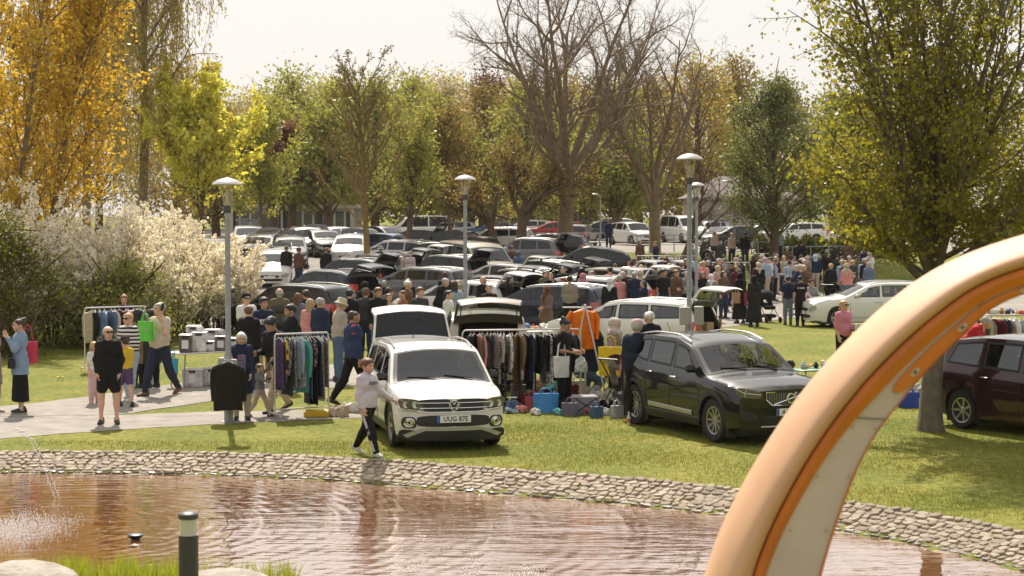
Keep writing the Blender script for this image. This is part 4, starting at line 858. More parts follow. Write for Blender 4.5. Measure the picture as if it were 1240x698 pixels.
def gate_parts(c, see):
    p = c.p; w0 = c.sy(p['rr'], float(c.ze(p['rr'])))*.97; w1 = c.hw*.72; gl = 1.02 if c.t != 'van' else 1.15
    def pt(t, y, inner):
        bend = max(0, t-.56); x = -(t*gl)+.24*bend**1.1; z = -1.15*bend**1.12+.05*math.sin(math.pi*t)-(.075 if inner else 0)-.05*abs(y)**2; w = w0+(w1-w0)*min(1, t/.5)-.06*max(0, t-.8)/.2; return (x+.04*abs(y)**2, y*w, z)
    ts = [0, .05, .15, .22, .3, .4, .5, .56, .62, .7, .8, .9, .97, 1.0]; ys = [-1, -.93, -.84, -.5, 0, .5, .84, .93, 1]
    def surf(inner, hole=True):
        mb = MB(); g = [[pt(t, y, inner) for y in ys] for t in ts]; fs = []; n = len(ys)
        for i in range(len(ts)-1):
            for j in range(n-1):
                if 2 <= i <= 6 and 1 <= j <= 6: continue
                q = (i*n+j, i*n+j+1, (i+1)*n+j+1, (i+1)*n+j); fs.append(q if inner else q[::-1])
        mb.add([q for r in g for q in r], fs); return mb
    out = surf(False); n = len(ys)
    edge = [(0, y) for y in ys]+[(t, 1) for t in ts[1:]]+[(1.0, y) for y in ys[::-1][1:]]+[(t, -1) for t in ts[::-1][1:]]
    out.grid([[pt(t, y, False) for t, y in edge], [pt(t, y, True) for t, y in edge]])
    inn = surf(True); inn.box((-.62*gl, 0, -.20), (.05, .5, .03)); gls = MB(); rows = [[(pt(t, y, False)[0], pt(t, y, False)[1], pt(t, y, False)[2]+.004) for y in np.linspace(-.945, .945, 9)] for t in np.linspace(.14, .575, 7)]; gls.grid(rows)
    gls.tube([pt(.47, -.1, False), (pt(.40, .35, False)[0], pt(.40, .35, False)[1], pt(.40, .35, False)[2]+.02)], .012, 5, mi=1)
    sp = MB(); sp.grid([[(pt(t, y, False)[0], pt(t, y, False)[1], pt(t, y, False)[2]+dz) for y in np.linspace(-.9, .9, 9)] for t, dz in ((-.03, .0), (.0, .025), (.10, .045), (.125, .03), (.11, .004))])
    pl_ = MB()
    return (weld(out).mesh('tailgate', PAINT['white'], True, 50), inn.mesh('inner_trim', TRIMD, True, 50), gls.mesh('rear_window', [mat('privacy_glass', (.02, .022, .024), .10, spec=.25) if c.t == 'suv' else glass_mat('gate_glass', (.6, .64, .6), .75), BLK]), sp.mesh('spoiler', PAINT['white']))
def car_parts(c, see, gate_open, style, wstyle):
    """list of (name, mesh, parent part, painted?)"""
    p = c.p; out = []; wl = win_list(c); ws0, ws1 = p['cowl']+.05, p['rf']-.03; rw0, rw1 = p['rr']+.05, min(p['rr']+.36, c.L-.14)
    if c.t == 'van': rw0, rw1 = p['rr']+.09, p['rr']+.13
    def holes(x, y, z):
        if ws0+.02 < x < ws1-.02 and abs(y) < c.sy(x, float(c.ze(x)))-.07 and z > float(c.ze(x))-.04: return True
        zb, ze = float(c.zb(x)), float(c.ze(x))
        if z > zb+.05 and z < ze-.06 and abs(y) > c.sy(x, z)-.05:
            for w in wl:
                r = (z-zb-.03)/max(.05, ze-.085-zb); 
                if w[0]*(1-r)+w[1]*r+.03 < x < w[2]*(1-r)+w[3]*r-.03: return True
        return False
    gl = GL_TR if see else GL_OP
    bm_ = weld(body_mesh(c, holes if see else None, gate_open)); out.append(('body', bm_.mesh('body', PAINT['white'], True, 38), None, True))
    mb = MB(); mb.box((0, 0, .30), (c.L-.5, c.W-.34, .2)); 
    for a in c.ax: mb.box((c.L/2-a, 0, p['wr']+.08), (c.Ra*2-.02, c.W-.14, c.Ra*1.5))
    if not see: mb.box((-.1, 0, .62), (c.L*.55, c.W-.5, .4))
    out.append(('underbody', mb.mesh('underbody', BLK, False), None, False))
    mb = MB(); fn = lambda u, v: (lambda x: c.topp(x, (u-.5)*2*(c.sy(x, float(c.ze(x)))-.045), .006))(ws0+(ws1-ws0)*v); grid_patch(mb, fn, 10, 7, 1, 0, 1, .045, .06); out.append(('windshield', weld(mb).mesh('windshield', [gl, RUB]), None, False))
    wm = MB(); a = c.topp(ws0+.03, .1, .02); wm.tube([c.topp(ws0+.02, .5, .025), c.topp(ws0+.08, .05, .02)], .010, 4); wm.tube([c.topp(ws0+.02, -.1, .025), c.topp(ws0+.09, -.55, .02)], .010, 4); out.append(('wiper', wm.mesh('wiper', BLK), None, False))
    if not gate_open:
        mb = MB(); fn = lambda u, v: (lambda x: c.topp(x, (u-.5)*2*(c.sy(x, float(c.ze(x)))-.09), .012))(rw0+(rw1-rw0)*v); grid_patch(mb, fn, 8, 4, 1, 0, 1, .05, .1)
        mb.v = [(q[0]-.008, q[1], q[2]) for q in mb.v]; out.append(('rear_window', weld(mb).mesh('rear_window', [GL_OP, RUB]), None, False))
    dk = style in ('vw',)
    for sg in (1, -1):
        for w in wl:
            mb = MB(); grid_patch(mb, win_fn(c, w, sg, .004), 9, 5, 1, 0, 1, .05, .09); m = weld(mb).mesh('window', [gl, RUB]); out.append(('window', m, None, False))
        z = float(c.zb(p['cowl']+.35))+.07; x = p['cowl']+.42; y = c.sy(x, z); mm = MB(); q = c.P(x, sg*(y+.10), z+.03); mm.box(q, (.11, .19, .135), bev=.045, taper=.86); mm.tube([c.P(x, sg*(y-.03), z-.03), c.P(x, sg*(y+.07), z-.02)], .022, 5)
        out.append(('mirror', mm.mesh('mirror', [BLK if style in ('vw', 'volvo') else PAINT['white']]), None, style not in ('vw', 'volvo')))
        if c.lod < 2:
            # door seams, handles
            mb = MB(); 
            for x in (p['cowl']+.20, p['B']+.0, p['C']+.02):
                za = max(c.bot(x)+.08, p['gc']+.16); zz = np.linspace(za, float(c.zb(x))-.01, 6); mb.tube([c.side(x, z, sg, .0005) for z in zz], .0045, 4)
            xs = np.linspace(p['cowl']+.20, min(p['C'], c.ax[1]-c.Ra-.02), 6); mb.tube([c.side(x, p['gc']+.17, sg, .0005) for x in xs], .0045, 4); out.append(('door_seam', mb.mesh('door_seam', RUB), None, False))
            for x in (p['B']-.12, p['C']-.12):
                mb = MB(); z = float(c.zb(x))-.12; mb.box(c.side(x, z, sg, .014), (.20, .03, .028), bev=.01); out.append(('door_handle', mb.mesh('door_handle', SIL if style == 'volvo' else PAINT['white']), None, style != 'volvo'))
        if c.t in ('suv', 'suv2', 'estate') and c.lod < 2:
            mb = MB(); xs = np.linspace(p['rf']+.12, p['rr']-.08, 12); rp = []
            for i, x in enumerate(xs):
                yy = c.sy(x, float(c.ze(x)))*.90; rp.append(c.topp(x, sg*yy, .002+.045*math.sin(math.pi*min(1, (.06+i/11*.88)))**.35))
            mb.tube(rp, .017, 6); out.append(('roof_rail', mb.mesh('roof_rail', SIL), None, False))
        if c.t in ('suv', 'suv2') and c.lod < 2:
            mb = MB()
            for a in c.ax:
                rows = []
                for t in np.linspace(-.12, math.pi+.12, 19):
                    r = []
                    for rr, of in ((c.Ra-.015, -.03), (c.Ra-.012, .012), (c.Ra+.045, .010), (c.Ra+.055, -.01)):
                        x = a+rr*math.cos(t); z = p['wr']+rr*math.sin(t); x = min(max(x, .02), c.L-.02); r.append(c.side(x, max(z, .2), sg, of))
                    rows.append(r if sg > 0 else r[::-1])
                mb.grid(rows)
            xs = np.linspace(c.ax[0]+c.Ra+.03, c.ax[1]-c.Ra-.03, 10); rows = [[c.side(x, z, sg, o) for z, o in ((p['gc'], .004), (p['gc']+.03, .012), (p['gc']+.13, .012), (p['gc']+.15, -.004))] for x in xs]
            mb.grid(rows if sg < 0 else [r[::-1] for r in rows]); out.append(('cladding', mb.mesh('cladding', BLK), None, False))
            if style == 'volvo':
                mb = MB(); xs = np.linspace(c.ax[0]+c.Ra+.22, c.ax[1]-c.Ra-.15, 8); mb.grid([[c.side(x, z+.02*(i/7), sg, o) for z, o in ((p['gc']+.16, .0), (p['gc']+.17, .014), (p['gc']+.23, .014), (p['gc']+.24, .0))] for i, x in enumerate(xs)]); out.append(('side_trim', mb.mesh('side_trim', SIL), None, False))
        # tail lamp wraps the rear corner
        zb = float(c.zb(c.L-.25)); mb = MB(); rows = []
        z0, z1 = (zb-.30, zb-.04) if style != 'volvo' else (.78, 1.18)
        for z in np.linspace(z0, z1, 5): rows.append([c.side(c.L-.26, z, sg, .006), c.side(c.L-.14, z, sg, .010), c.side(c.L-.03, z, sg, .008)]+[c.rear(sg*(c.wid(c.L)-d), z, .010) for d in (.06, .14, .24)])
        mb.grid(rows if sg > 0 else [r[::-1] for r in rows]); out.append(('tail_light', mb.mesh('tail_light', RED), None, False))
    # nose
    hz = float(c.zb(0.0)); k = c.hw
    def poly(name, pts, off, m, par=None, depth=.02): out.append((name, front_poly(c, pts, off, depth).mesh(name, m, True, 35), par, False))
    if style == 'vw':
        poly('grille', [(-.58*k, .62), (.58*k, .62), (.66*k, .72), (.66*k, .825), (-.66*k, .825), (-.66*k, .72)], .004, BLK)
        mb = MB()
        for z, w in ((.685, .60), (.765, .64)): mb.tube([c.front(y, z, .012) for y in np.linspace(-w*k, w*k, 15)], .0075, 5)
        mb.tube([c.front(y, .622+.12*max(0, abs(y)/k-.45), .010) for y in np.linspace(-.80*k, .80*k, 19)], .008, 5); out.append(('chrome_bar', mb.mesh('chrome_bar', CHR), 'grille', False))
        mb = MB(); mb.lathe([(0, 0), (.079, 0), (.079, .012), (0, .014)], 24, c=c.front(0, .725, .004), axis='x'); out.append(('badge', mb.mesh('badge', BLK), None, False))
        mb = MB(); logo_vw(mb, c, 0, .725, .074); out.append(('emblem', mb.mesh('emblem', CHR), 'badge', False))
        poly('lower_grille', [(-.60*k, .395), (.60*k, .395), (.66*k, .46), (.62*k, .575), (-.62*k, .575), (-.66*k, .46)], .006, BLK)
        poly('lower_bumper', [(-.93*k, .17), (.93*k, .17), (.95*k, .36), (.60*k, .33), (0, .33), (-.60*k, .33), (-.95*k, .36)], .012, BLK)
        mb = MB(); mb.grid([[c.front(y, z+.0*y, .022) for y, z in r] for r in ([(-.80*k, .225), (-.62*k, .295), (-.45*k, .345), (0, .352), (.45*k, .345), (.62*k, .295), (.80*k, .225)], [(-.88*k, .27), (-.66*k, .345), (-.47*k, .382), (0, .388), (.47*k, .382), (.66*k, .345), (.88*k, .27)])]); out.append(('skid_plate', mb.mesh('skid_plate', SIL), None, False))
        for sg in (1, -1):
            poly('headlight', [(sg*.50*k, .655), (sg*.60*k, .63), (sg*.90*k, .66), (sg*.965*k, .79), (sg*.91*k, .845), (sg*.58*k, .815)], .010, LAMPD); 
            mb = MB()
            for yy, rr in ((.66, .05), (.82, .045)): mb.lathe([(0, .004), (rr*.6, .004), (rr, .014), (rr+.008, .0)], 16, c=c.front(sg*yy*k, .735, .006), axis='x')
            mb.tube([c.front(sg*y*k, z, .014) for y, z in ((.53, .665), (.64, .65), (.80, .66), (.90, .68))], .008, 5)
            out.append(('lamp_lens', mb.mesh('lamp_lens', LAMP), 'headlight', False))
            poly('fog_lamp', [(sg*.66*k, .375), (sg*.86*k, .375), (sg*.91*k, .46), (sg*.87*k, .55), (sg*.68*k, .55), (sg*.64*k, .46)], .014, BLK)
            mb = MB(); ring = [c.front(sg*.77*k+.078*math.cos(t), .462+.066*math.sin(t), .018) for t in np.linspace(0, 6.283, 25)]; mb.tube(ring, .010, 6, cap=False)
            for rr in (.05, .03): ring = [c.front(sg*.77*k+rr*math.cos(t), .462+rr*math.sin(t), .018) for t in np.linspace(0, 6.283, 17)]; mb.tube(ring, .012, 5, cap=False)
            out.append(('fog_ring', mb.mesh('fog_ring', CHR), 'fog_lamp', False))
    elif style == 'volvo':
        poly('grille', [(-.36*k, .66), (.36*k, .66), (.47*k, .76), (.46*k, .86), (-.46*k, .86), (-.47*k, .76)], .004, BLK)
        mb = MB(); pts = [(-.36*k, .66), (.36*k, .66), (.465*k, .75), (.46*k, .865), (-.46*k, .865), (-.465*k, .75), (-.36*k, .66)]; mb.tube([c.front(*q, .012) for q in pts], .010, 5, cap=False)
        for y in np.linspace(-.40*k, .40*k, 19): mb.tube([c.front(y, .675+.03*max(0, abs(y)/k-.3), .006), c.front(y, .85, .006)], .003, 4)
        mb.tube([c.front(-.33*k, .675, .018), c.front(0, .765, .022), c.front(.36*k, .85, .018)], .011, 5)
        ring = [c.front(.072*math.cos(t), .765+.072*math.sin(t), .03) for t in np.linspace(0, 6.283, 25)]; mb.tube(ring, .013, 6, cap=False); mb.tube([c.front(.05, .815, .03), c.front(.095, .86, .03)], .010, 5); out.append(('emblem', mb.mesh('emblem', CHR), 'grille', False))
        for sg in (1, -1):
            poly('headlight', [(sg*.53*k, .80), (sg*.60*k, .765), (sg*.92*k, .79), (sg*.97*k, .90), (sg*.92*k, .955), (sg*.54*k, .875)], .010, LAMPD)
            mb = MB(); mb.tube([c.front(sg*y*k, z, .014) for y, z in ((.56, .83), (.70, .845), (.84, .86), (.95, .92))], .009, 5); mb.tube([c.front(sg*y*k, z, .014) for y, z in ((.82, .80), (.84, .86), (.80, .91))], .008, 5)
            out.append(('lamp_lens', mb.mesh('lamp_lens', LAMP), 'headlight', False)); poly('side_intake', [(sg*.60*k, .40), (sg*.88*k, .42), (sg*.92*k, .58), (sg*.86*k, .60), (sg*.62*k, .52)], .004, BLK)
        poly('lower_grille', [(-.50*k, .36), (.50*k, .36), (.56*k, .50), (-.56*k, .50)], .006, BLK); mb = MB(); mb.tube([c.front(y, .325, .016) for y in np.linspace(-.55*k, .55*k, 11)], .014, 5); out.append(('chrome_bar', mb.mesh('chrome_bar', SIL), None, False))
    else:
        zg = hz-.12; poly('grille', [(-.42*k, zg-.08), (.42*k, zg-.08), (.50*k, zg+.03), (-.50*k, zg+.03)], .006, BLK)
        mb = MB(); mb.tube([c.front(y, zg+.035, .012) for y in np.linspace(-.48*k, .48*k, 9)], .009, 5); mb.lathe([(0, .0), (.04, .0), (.045, .012), (0, .016)], 14, c=c.front(0, zg-.01, .012), axis='x'); out.append(('emblem', mb.mesh('emblem', CHR), 'grille', False))
        poly('lower_grille', [(-.60*k, .30), (.60*k, .30), (.66*k, .42), (-.66*k, .42)], .006, BLK)
        for sg in (1, -1): poly('headlight', [(sg*.55*k, zg-.05), (sg*.66*k, zg-.075), (sg*.93*k, zg-.02), (sg*.975*k, zg+.10), (sg*.90*k, zg+.13), (sg*.56*k, zg+.05)], .010, LAMP)
        mb = MB(); q = c.front(0, .47, .012); mb.box((q[0], 0, .47), (.012, .5, .11)); out.append(('number_plate', mb.mesh('number_plate', PLATE, False), None, False))
    if not gate_open or True:
        mb = MB(); q = c.rear(0, .52, .008); mb.box((q[0], 0, .52), (.012, .5, .11)); out.append(('number_plate', mb.mesh('number_plate', PLATE, False), None, False))
    if gate_open:
        mb = MB(); x0, x1 = p['rr']-.5, c.L-.06; w = c.hw*.72; zt = float(c.zt(p['rr']))-.09; f = .60
        P8 = lambda x, y, z: (c.L/2-x, y, z)
        mb.add([P8(x0, -w, f), P8(x0, w, f), P8(x1, w, f), P8(x1, -w, f), P8(x0, -w, zt), P8(x0, w, zt), P8(p['rr'], w, zt), P8(p['rr'], -w, zt)], [(0, 1, 2, 3), (0, 4, 5, 1), (0, 3, 7, 4), (1, 5, 6, 2), (4, 7, 6, 5)])
        for sg in (1, -1): mb.box((c.L/2-x0-.08, sg*.36, f+.32), (.12, .52, .5), bev=.05); mb.box((c.L/2-x0-.08, sg*.36, f+.66), (.08, .26, .16), bev=.04)
        out.append(('boot_interior', mb.mesh('boot_interior', LINER, False), None, False))
        bb = MB(); bb.box((c.L/2-x1+.25, -.2, f+.16), (.34, .42, .3), bev=.02); bb.box((c.L/2-x1+.28, .32, f+.12), (.3, .36, .22), bev=.02, mi=1); out.append(('boot_cargo', bb.mesh('boot_cargo', [mat('cargo_a', (.35, .24, .13), .8), mat('cargo_b', (.10, .16, .25), .8)]), None, False))
    if see:
        mb = MB(); xd = p['cowl']+.22; zb = float(c.zb(p['cowl']+.3)); mb.box((c.L/2-xd, 0, zb-.10), (.5, c.W-.32, .22), bev=.07); mb.box((0, 0, .42), (c.L*.6, c.W-.36, .06)); out.append(('dashboard', mb.mesh('dashboard', DASH), None, False))
        for xx, yy in ((p['B']-.05, .36), (p['B']-.05, -.36), (p['C']+.02, .42), (p['C']+.02, -.42), (p['C']+.02, 0)):
            mb = MB(); hs = c.H-.60; mb.box((c.L/2-xx, yy, .45+hs*.35), (.14, .46 if yy else .3, hs*.72), bev=.06, rot=(0, -.2, 0)); mb.box((c.L/2-xx-.10, yy, c.H-.31), (.09, .26, .17), bev=.04); mb.box((c.L/2-xx+.22, yy, .52), (.46, .46 if yy else .3, .14), bev=.05); out.append(('seat', mb.mesh('seat', SEAT), None, False))
        mb = MB(); cc = Vector((c.L/2-xd-.36, .36, zb-.03)); ring = [cc+Vector((.07*math.sin(t), .18*math.cos(t), .17*math.sin(t))) for t in np.linspace(0, 6.283, 21)]; mb.tube(ring, .014, 6, cap=False); mb.tube([cc, cc+Vector((.12, 0, -.05))], .05, 6); out.append(('steering_wheel', mb.mesh('steering_wheel', DASH), None, False))
        mb = MB(); mb.box((c.L/2-p['rf']-.0, 0, c.H-.16), (.05, .24, .07), bev=.02); out.append(('rear_view_mirror', mb.mesh('rear_view_mirror', BLK), None, False))
        mb = MB(); mb.tube([c.topp(p['rr']-.12, 0, 0), (c.L/2-p['rr']-.06, 0, c.H+.10)], .006, 5); out.append(('antenna', mb.mesh('antenna', BLK), None, False))
    return out
# ------------------------------------------------------------------ people: smooth bodies from blended limbs (one continuous surface)
def surface_nets(Fd, org, h):
    S = Fd < 0; n = np.array(Fd.shape); c = n-1; acc = np.zeros(tuple(c)+(3,), np.float32); cnt = np.zeros(tuple(c), np.float32)
    for ax in range(3):
        o1, o2 = [a for a in range(3) if a != ax]
        for i in (0, 1):
            for j in (0, 1):
                a = [None]*3; b = [None]*3; a[ax] = slice(0, c[ax]); b[ax] = slice(1, n[ax])
                for oo, q in ((o1, i), (o2, j)): a[oo] = b[oo] = slice(q, q+c[oo])
                F0, F1 = Fd[tuple(a)], Fd[tuple(b)]; cr = (F0 < 0) != (F1 < 0); t = np.where(cr, F0/np.where(cr, F0-F1, 1), 0); p = np.zeros(3, np.float32); p[o1] = i; p[o2] = j
                acc += cr[..., None]*p; acc[..., ax] += t*cr; cnt += cr
    m = cnt > 0; idx = np.full(tuple(c), -1, np.int64); idx[m] = np.arange(m.sum()); V = (np.argwhere(m)+acc[m]/cnt[m][:, None])*h+org; Q = []
    for ax in range(3):
        o1, o2 = [(1, 2), (2, 0), (0, 1)][ax]; a = [slice(1, n[k]-1) for k in range(3)]; a[ax] = slice(0, c[ax]); b = list(a); b[ax] = slice(1, n[ax]); A, B = S[tuple(a)], S[tuple(b)]; w = np.argwhere(A != B)
        if not len(w): continue
        off = np.ones(3, int); off[ax] = 0; g = w+off; e1 = np.zeros(3, int); e1[o1] = 1; e2 = np.zeros(3, int); e2[o2] = 1
        f = [idx[tuple((g-k).T)] for k in (e1+e2, e2, 0*e1, e1)]; q = np.stack(f, 1); ins = A[tuple(w.T)]; q[~ins] = q[~ins][:, ::-1]; Q.append(q)
    return V, np.concatenate(Q)
def sdf(prims, P, k=.02):
    acc = None
    for a, b, ra, rb in prims:
        a = np.asarray(a, np.float32); e = np.asarray(b, np.float32)-a; l = float(e@e)+1e-9; w = P-a; t = np.clip((w@e)/l, 0, 1); d = np.sqrt(((w-t[..., None]*e)**2).sum(-1))-(ra+(rb-ra)*t)
        x = np.exp(-np.clip(d/k, -30, 30)); acc = x if acc is None else acc+x
    return -k*np.log(acc)
def blob(prims, h, k=.02, cuts=(), subs=(), wr=0., pad=.05):
    """mesh of the smooth union of tapered capsules; cuts are (normal, c): keep n.p < c"""
    A = np.array([np.minimum(np.array(p[0]), np.array(p[1]))-max(p[2], p[3]) for p in prims]).min(0)-pad; B = np.array([np.maximum(np.array(p[0]), np.array(p[1]))+max(p[2], p[3]) for p in prims]).max(0)+pad
    n = np.ceil((B-A)/h).astype(int)+1; g = np.meshgrid(*[A[i]+h*np.arange(n[i]) for i in range(3)], indexing='ij'); P = np.stack(g, -1).astype(np.float32); D = sdf(prims, P, k)
    if wr: D = D+wr*np.sin(P[..., 0]*38+2.2*np.sin(P[..., 2]*17))*np.sin(P[..., 2]*31+2*np.sin(P[..., 1]*23+P[..., 0]*9))
    for nrm, c in cuts: D = np.maximum(D, P@np.asarray(nrm, np.float32)-c)
    for s_ in subs: D = np.maximum(D, -(sdf(s_, P, .01)))
    return surface_nets(D, A, h)
def V3(*a): return np.array(a, float)
def unit(v): v = np.asarray(v, float); return v/(np.linalg.norm(v)+1e-9)
SKINS = {'light': (.60, .36, .26), 'tan': (.45, .25, .165), 'brown': (.26, .14, .09), 'dark': (.12, .065, .045)}
def skin(k): return mat('skin_'+k, SKINS[k], .5, noise=(14, .08))
EYE = mat('eye', (.03, .025, .02), .15); LIP = mat('lip', (.42, .17, .14), .45)
CLOTH = {}
def cloth(c, pat=None):
    key = 'cloth_%.3f_%.3f_%.3f_%s' % (c[0], c[1], c[2], pat)
    if key in MC: return MC[key]
    m = mat(key, c, .85, noise=(9, .16), bump=(16, .35, .02), spec=.2)
    if pat:
        nt = m.node_tree; p = nt.nodes['Principled BSDF']; tc = nt.nodes.new('ShaderNodeTexCoord'); r = nt.nodes.new('ShaderNodeValToRGB'); r.color_ramp.interpolation = 'CONSTANT'
        if pat[0] == 'stripe': w = nt.nodes.new('ShaderNodeTexWave'); w.bands_direction = 'Z'; w.inputs['Scale'].default_value = pat[2]; w.inputs['Distortion'].default_value = 1.0; w.inputs['Detail'].default_value = 0; nt.links.new(tc.outputs['Object'], w.inputs['Vector']); r.color_ramp.elements[1].position = .55
        elif pat[0] == 'check': w = nt.nodes.new('ShaderNodeTexChecker'); w.inputs['Scale'].default_value = pat[2]; nt.links.new(tc.outputs['Object'], w.inputs['Vector']); r.color_ramp.elements[1].position = .5
        else: w = nt.nodes.new('ShaderNodeTexVoronoi'); w.inputs['Scale'].default_value = pat[2]; nt.links.new(tc.outputs['Object'], w.inputs['Vector']); r.color_ramp.elements[1].position = .42
        r.color_ramp.elements[0].color = tuple(c)+(1,); r.color_ramp.elements[1].color = tuple(pat[1])+(1,)
        nt.links.new(w.outputs['Fac'] if pat[0] in ('stripe', 'check') else w.outputs['Distance'], r.inputs[0]); nt.links.new(r.outputs[0], p.inputs['Base Color'])
    return m
# head template: face toward -Y, origin at the middle of the skull
HEADP = [(V3(0, -.02, .012), V3(0, .035, .018), .082, .084), (V3(0, -.045, -.055), V3(0, -.062, -.088), .052, .034), (V3(-.03, -.05, -.03), V3(-.03, -.06, -.06), .036, .026), (V3(.03, -.05, -.03), V3(.03, -.06, -.06), .036, .026),
  (V3(0, -.098, .004), V3(0, -.112, -.030), .009, .014), (V3(-.032, -.082, .026), V3(.032, -.082, .026), .018, .018), (V3(-.018, -.090, -.062), V3(.018, -.090, -.062), .010, .010), (V3(-.080, .012, -.002), V3(-.083, .018, -.035), .018, .012), (V3(.080, .012, -.002), V3(.083, .018, -.035), .018, .012),
  (V3(0, .022, -.07), V3(0, .030, -.20), .054, .056)]
def head_mesh(h):
    V, Q = blob(HEADP, h, .010, subs=([(V3(-.032, -.118, .004), V3(-.032, -.118, .004), .024, .024)], [(V3(.032, -.118, .004), V3(.032, -.118, .004), .024, .024)]))
    C = V[Q].mean(1); mi = np.zeros(len(Q), int)
    for sx in (-1, 1): d = C-V3(sx*.032, -.092, .004); mi[((d/np.array([.017, .02, .009]))**2).sum(1) < 1] = 1; d = C-V3(sx*.032, -.098, .028); mi[((d/np.array([.022, .02, .006]))**2).sum(1) < 1] = 3
    d = C-V3(0, -.098, -.063); mi[((d/np.array([.024, .02, .009]))**2).sum(1) < 1] = 2; return V, Q, mi
HEADS = {0: head_mesh(.0095), 1: head_mesh(.019)}
# hand template: wrist at origin, fingers along -Z, palm facing -X side handled by mirroring; thumb toward -Y
def hand_mesh(h, curl):
    pr = [(V3(0, -.02, -.03), V3(0, -.028, -.085), .022, .019), (V3(0, .008, -.03), V3(0, .022, -.085), .022, .018), (V3(0, 0, 0), V3(0, 0, -.03), .026, .026)]
    for j, (y, L) in enumerate(((-.034, .070), (-.012, .080), (.010, .074), (.031, .058))):
        a = V3(0, y, -.095); p0 = a; ang = .15+curl*.5
        for s_, l in enumerate((.42, .33, .28)): ang2 = ang+curl*s_*.9; q = p0+V3(math.sin(ang2), 0, -math.cos(ang2))*L*l; pr.append((p0, q, .0095-.001*s_, .0088-.001*s_)); p0 = q
    pr += [(V3(.004, -.030, -.03), V3(.018, -.056, -.060), .014, .011), (V3(.018, -.056, -.060), V3(.026, -.062, -.092), .011, .009)]
    return blob(pr, h, .0035, pad=.02)
HANDS = {(l, c): hand_mesh(.0062 if l == 0 else .0095, c) for l in (0, 1) for c in (.35, 1.0)}
def hair_mesh(style, lod):
    key = ('hair', style, lod)
    if key in MC: return MC[key]
    h = .0115 if lod == 0 else .02; cap = [(V3(0, -.016, .022), V3(0, .040, .024), .090, .093)]; face = (V3(0, -.685, -.728), .022); cuts = [face, (V3(0, 0, -1), .085)]; subs = []
    if style == 'buzz': cap = [(V3(0, -.016, .016), V3(0, .038, .020), .087, .089)]; cuts = [(V3(0, -.66, -.75), .012), (V3(0, 0, -1), .07)]
    elif style == 'ring': cap = [(V3(0, .0, -.005), V3(0, .040, -.005), .088, .090)]; cuts = [(V3(0, -1, 0), .005), (V3(0, 0, 1), .045), (V3(0, 0, -1), .07)]
    elif style == 'thick': cap = [(V3(0, -.022, .035), V3(0, .045, .035), .098, .098)]; cuts = [(V3(0, -.685, -.728), .030), (V3(0, 0, -1), .085)]
    elif style == 'long': cap += [(V3(-.04, .065, -.02), V3(-.05, .085, -.24), .058, .045), (V3(.04, .065, -.02), V3(.05, .085, -.24), .058, .045), (V3(-.078, -.005, -.02), V3(-.088, .0, -.17), .026, .022), (V3(.078, -.005, -.02), V3(.088, .0, -.17), .026, .022)]; cuts = [(V3(0, -.80, -.60), .040)]
    elif style == 'bob': cap += [(V3(-.06, .03, -.02), V3(-.065, .04, -.11), .05, .04), (V3(.06, .03, -.02), V3(.065, .04, -.11), .05, .04), (V3(0, .07, -.02), V3(0, .075, -.1), .05, .04)]; cuts = [(V3(0, -.78, -.63), .034)]
    elif style == 'bun': cap += [(V3(0, .085, .09), V3(0, .10, .095), .046, .044)]
    elif style == 'pony': cap += [(V3(0, .12, .03), V3(0, .165, -.10), .035, .022)]; cuts = [face]
    elif style == 'hijab':
        cap = [(V3(0, -.02, .02), V3(0, .045, .025), .102, .106), (V3(0, -.02, -.07), V3(0, .02, -.17), .080, .095), (V3(-.09, .02, -.19), V3(.09, .02, -.19), .085, .085), (V3(0, -.07, -.20), V3(0, -.08, -.28), .09, .07), (V3(0, .09, -.18), V3(0, .10, -.30), .08, .06)]; cuts = []; subs = [[(V3(0, -.16, -.005), V3(0, -.17, -.055), .072, .055)]]
    elif style == 'hood': cap = [(V3(0, -.03, .02), V3(0, .05, .025), .110, .114), (V3(0, 0, -.07), V3(0, .04, -.17), .09, .11)]; cuts = []; subs = [[(V3(0, -.18, -.005), V3(0, -.19, -.05), .082, .07)]]
    V, Q = blob(cap, h, .012, cuts, subs, .0048 if style not in ('hijab', 'hood') else .003, pad=.03); me = np_mesh('hair', V, Q, SEAT, True); MC[key] = me; return me
def hat_mesh(style):
    key = ('hat', style)
    if key in MC: return MC[key]
    mb = MB(); n = 20
    if style == 'cap':
        mb.lathe([(.104, .02), (.106, .05), (.098, .09), (.07, .122), (.03, .134), (.008, .136)], n, c=(0, .012, 0)); r = []
        for t in np.linspace(-1.05, 1.05, 11): r.append([(math.sin(t)*.102, .012-math.cos(t)*.102, .026), (math.sin(t)*.108, .012-math.cos(t)*.104-.085*math.cos(t*1.1), .012), (math.sin(t)*.108, .012-math.cos(t)*.104-.085*math.cos(t*1.1), .006), (math.sin(t)*.102, .012-math.cos(t)*.102, .018)])
        mb.grid(r)
    elif style == 'bucket': mb.lathe([(.155, -.005), (.157, .0), (.112, .045), (.106, .06), (.098, .115), (.085, .13), (.0, .136)], n, c=(0, .012, 0)); mb.lathe([(.150, -.007), (.106, .04)], n, c=(0, .012, 0), cap=False)
    else: mb.lathe([(.104, .0), (.108, .02), (.104, .07), (.08, .115), (.04, .138), (.0, .142)], n, c=(0, .012, 0))
    me = mb.mesh('hat', SEAT, True, 60); MC[key] = me; return me
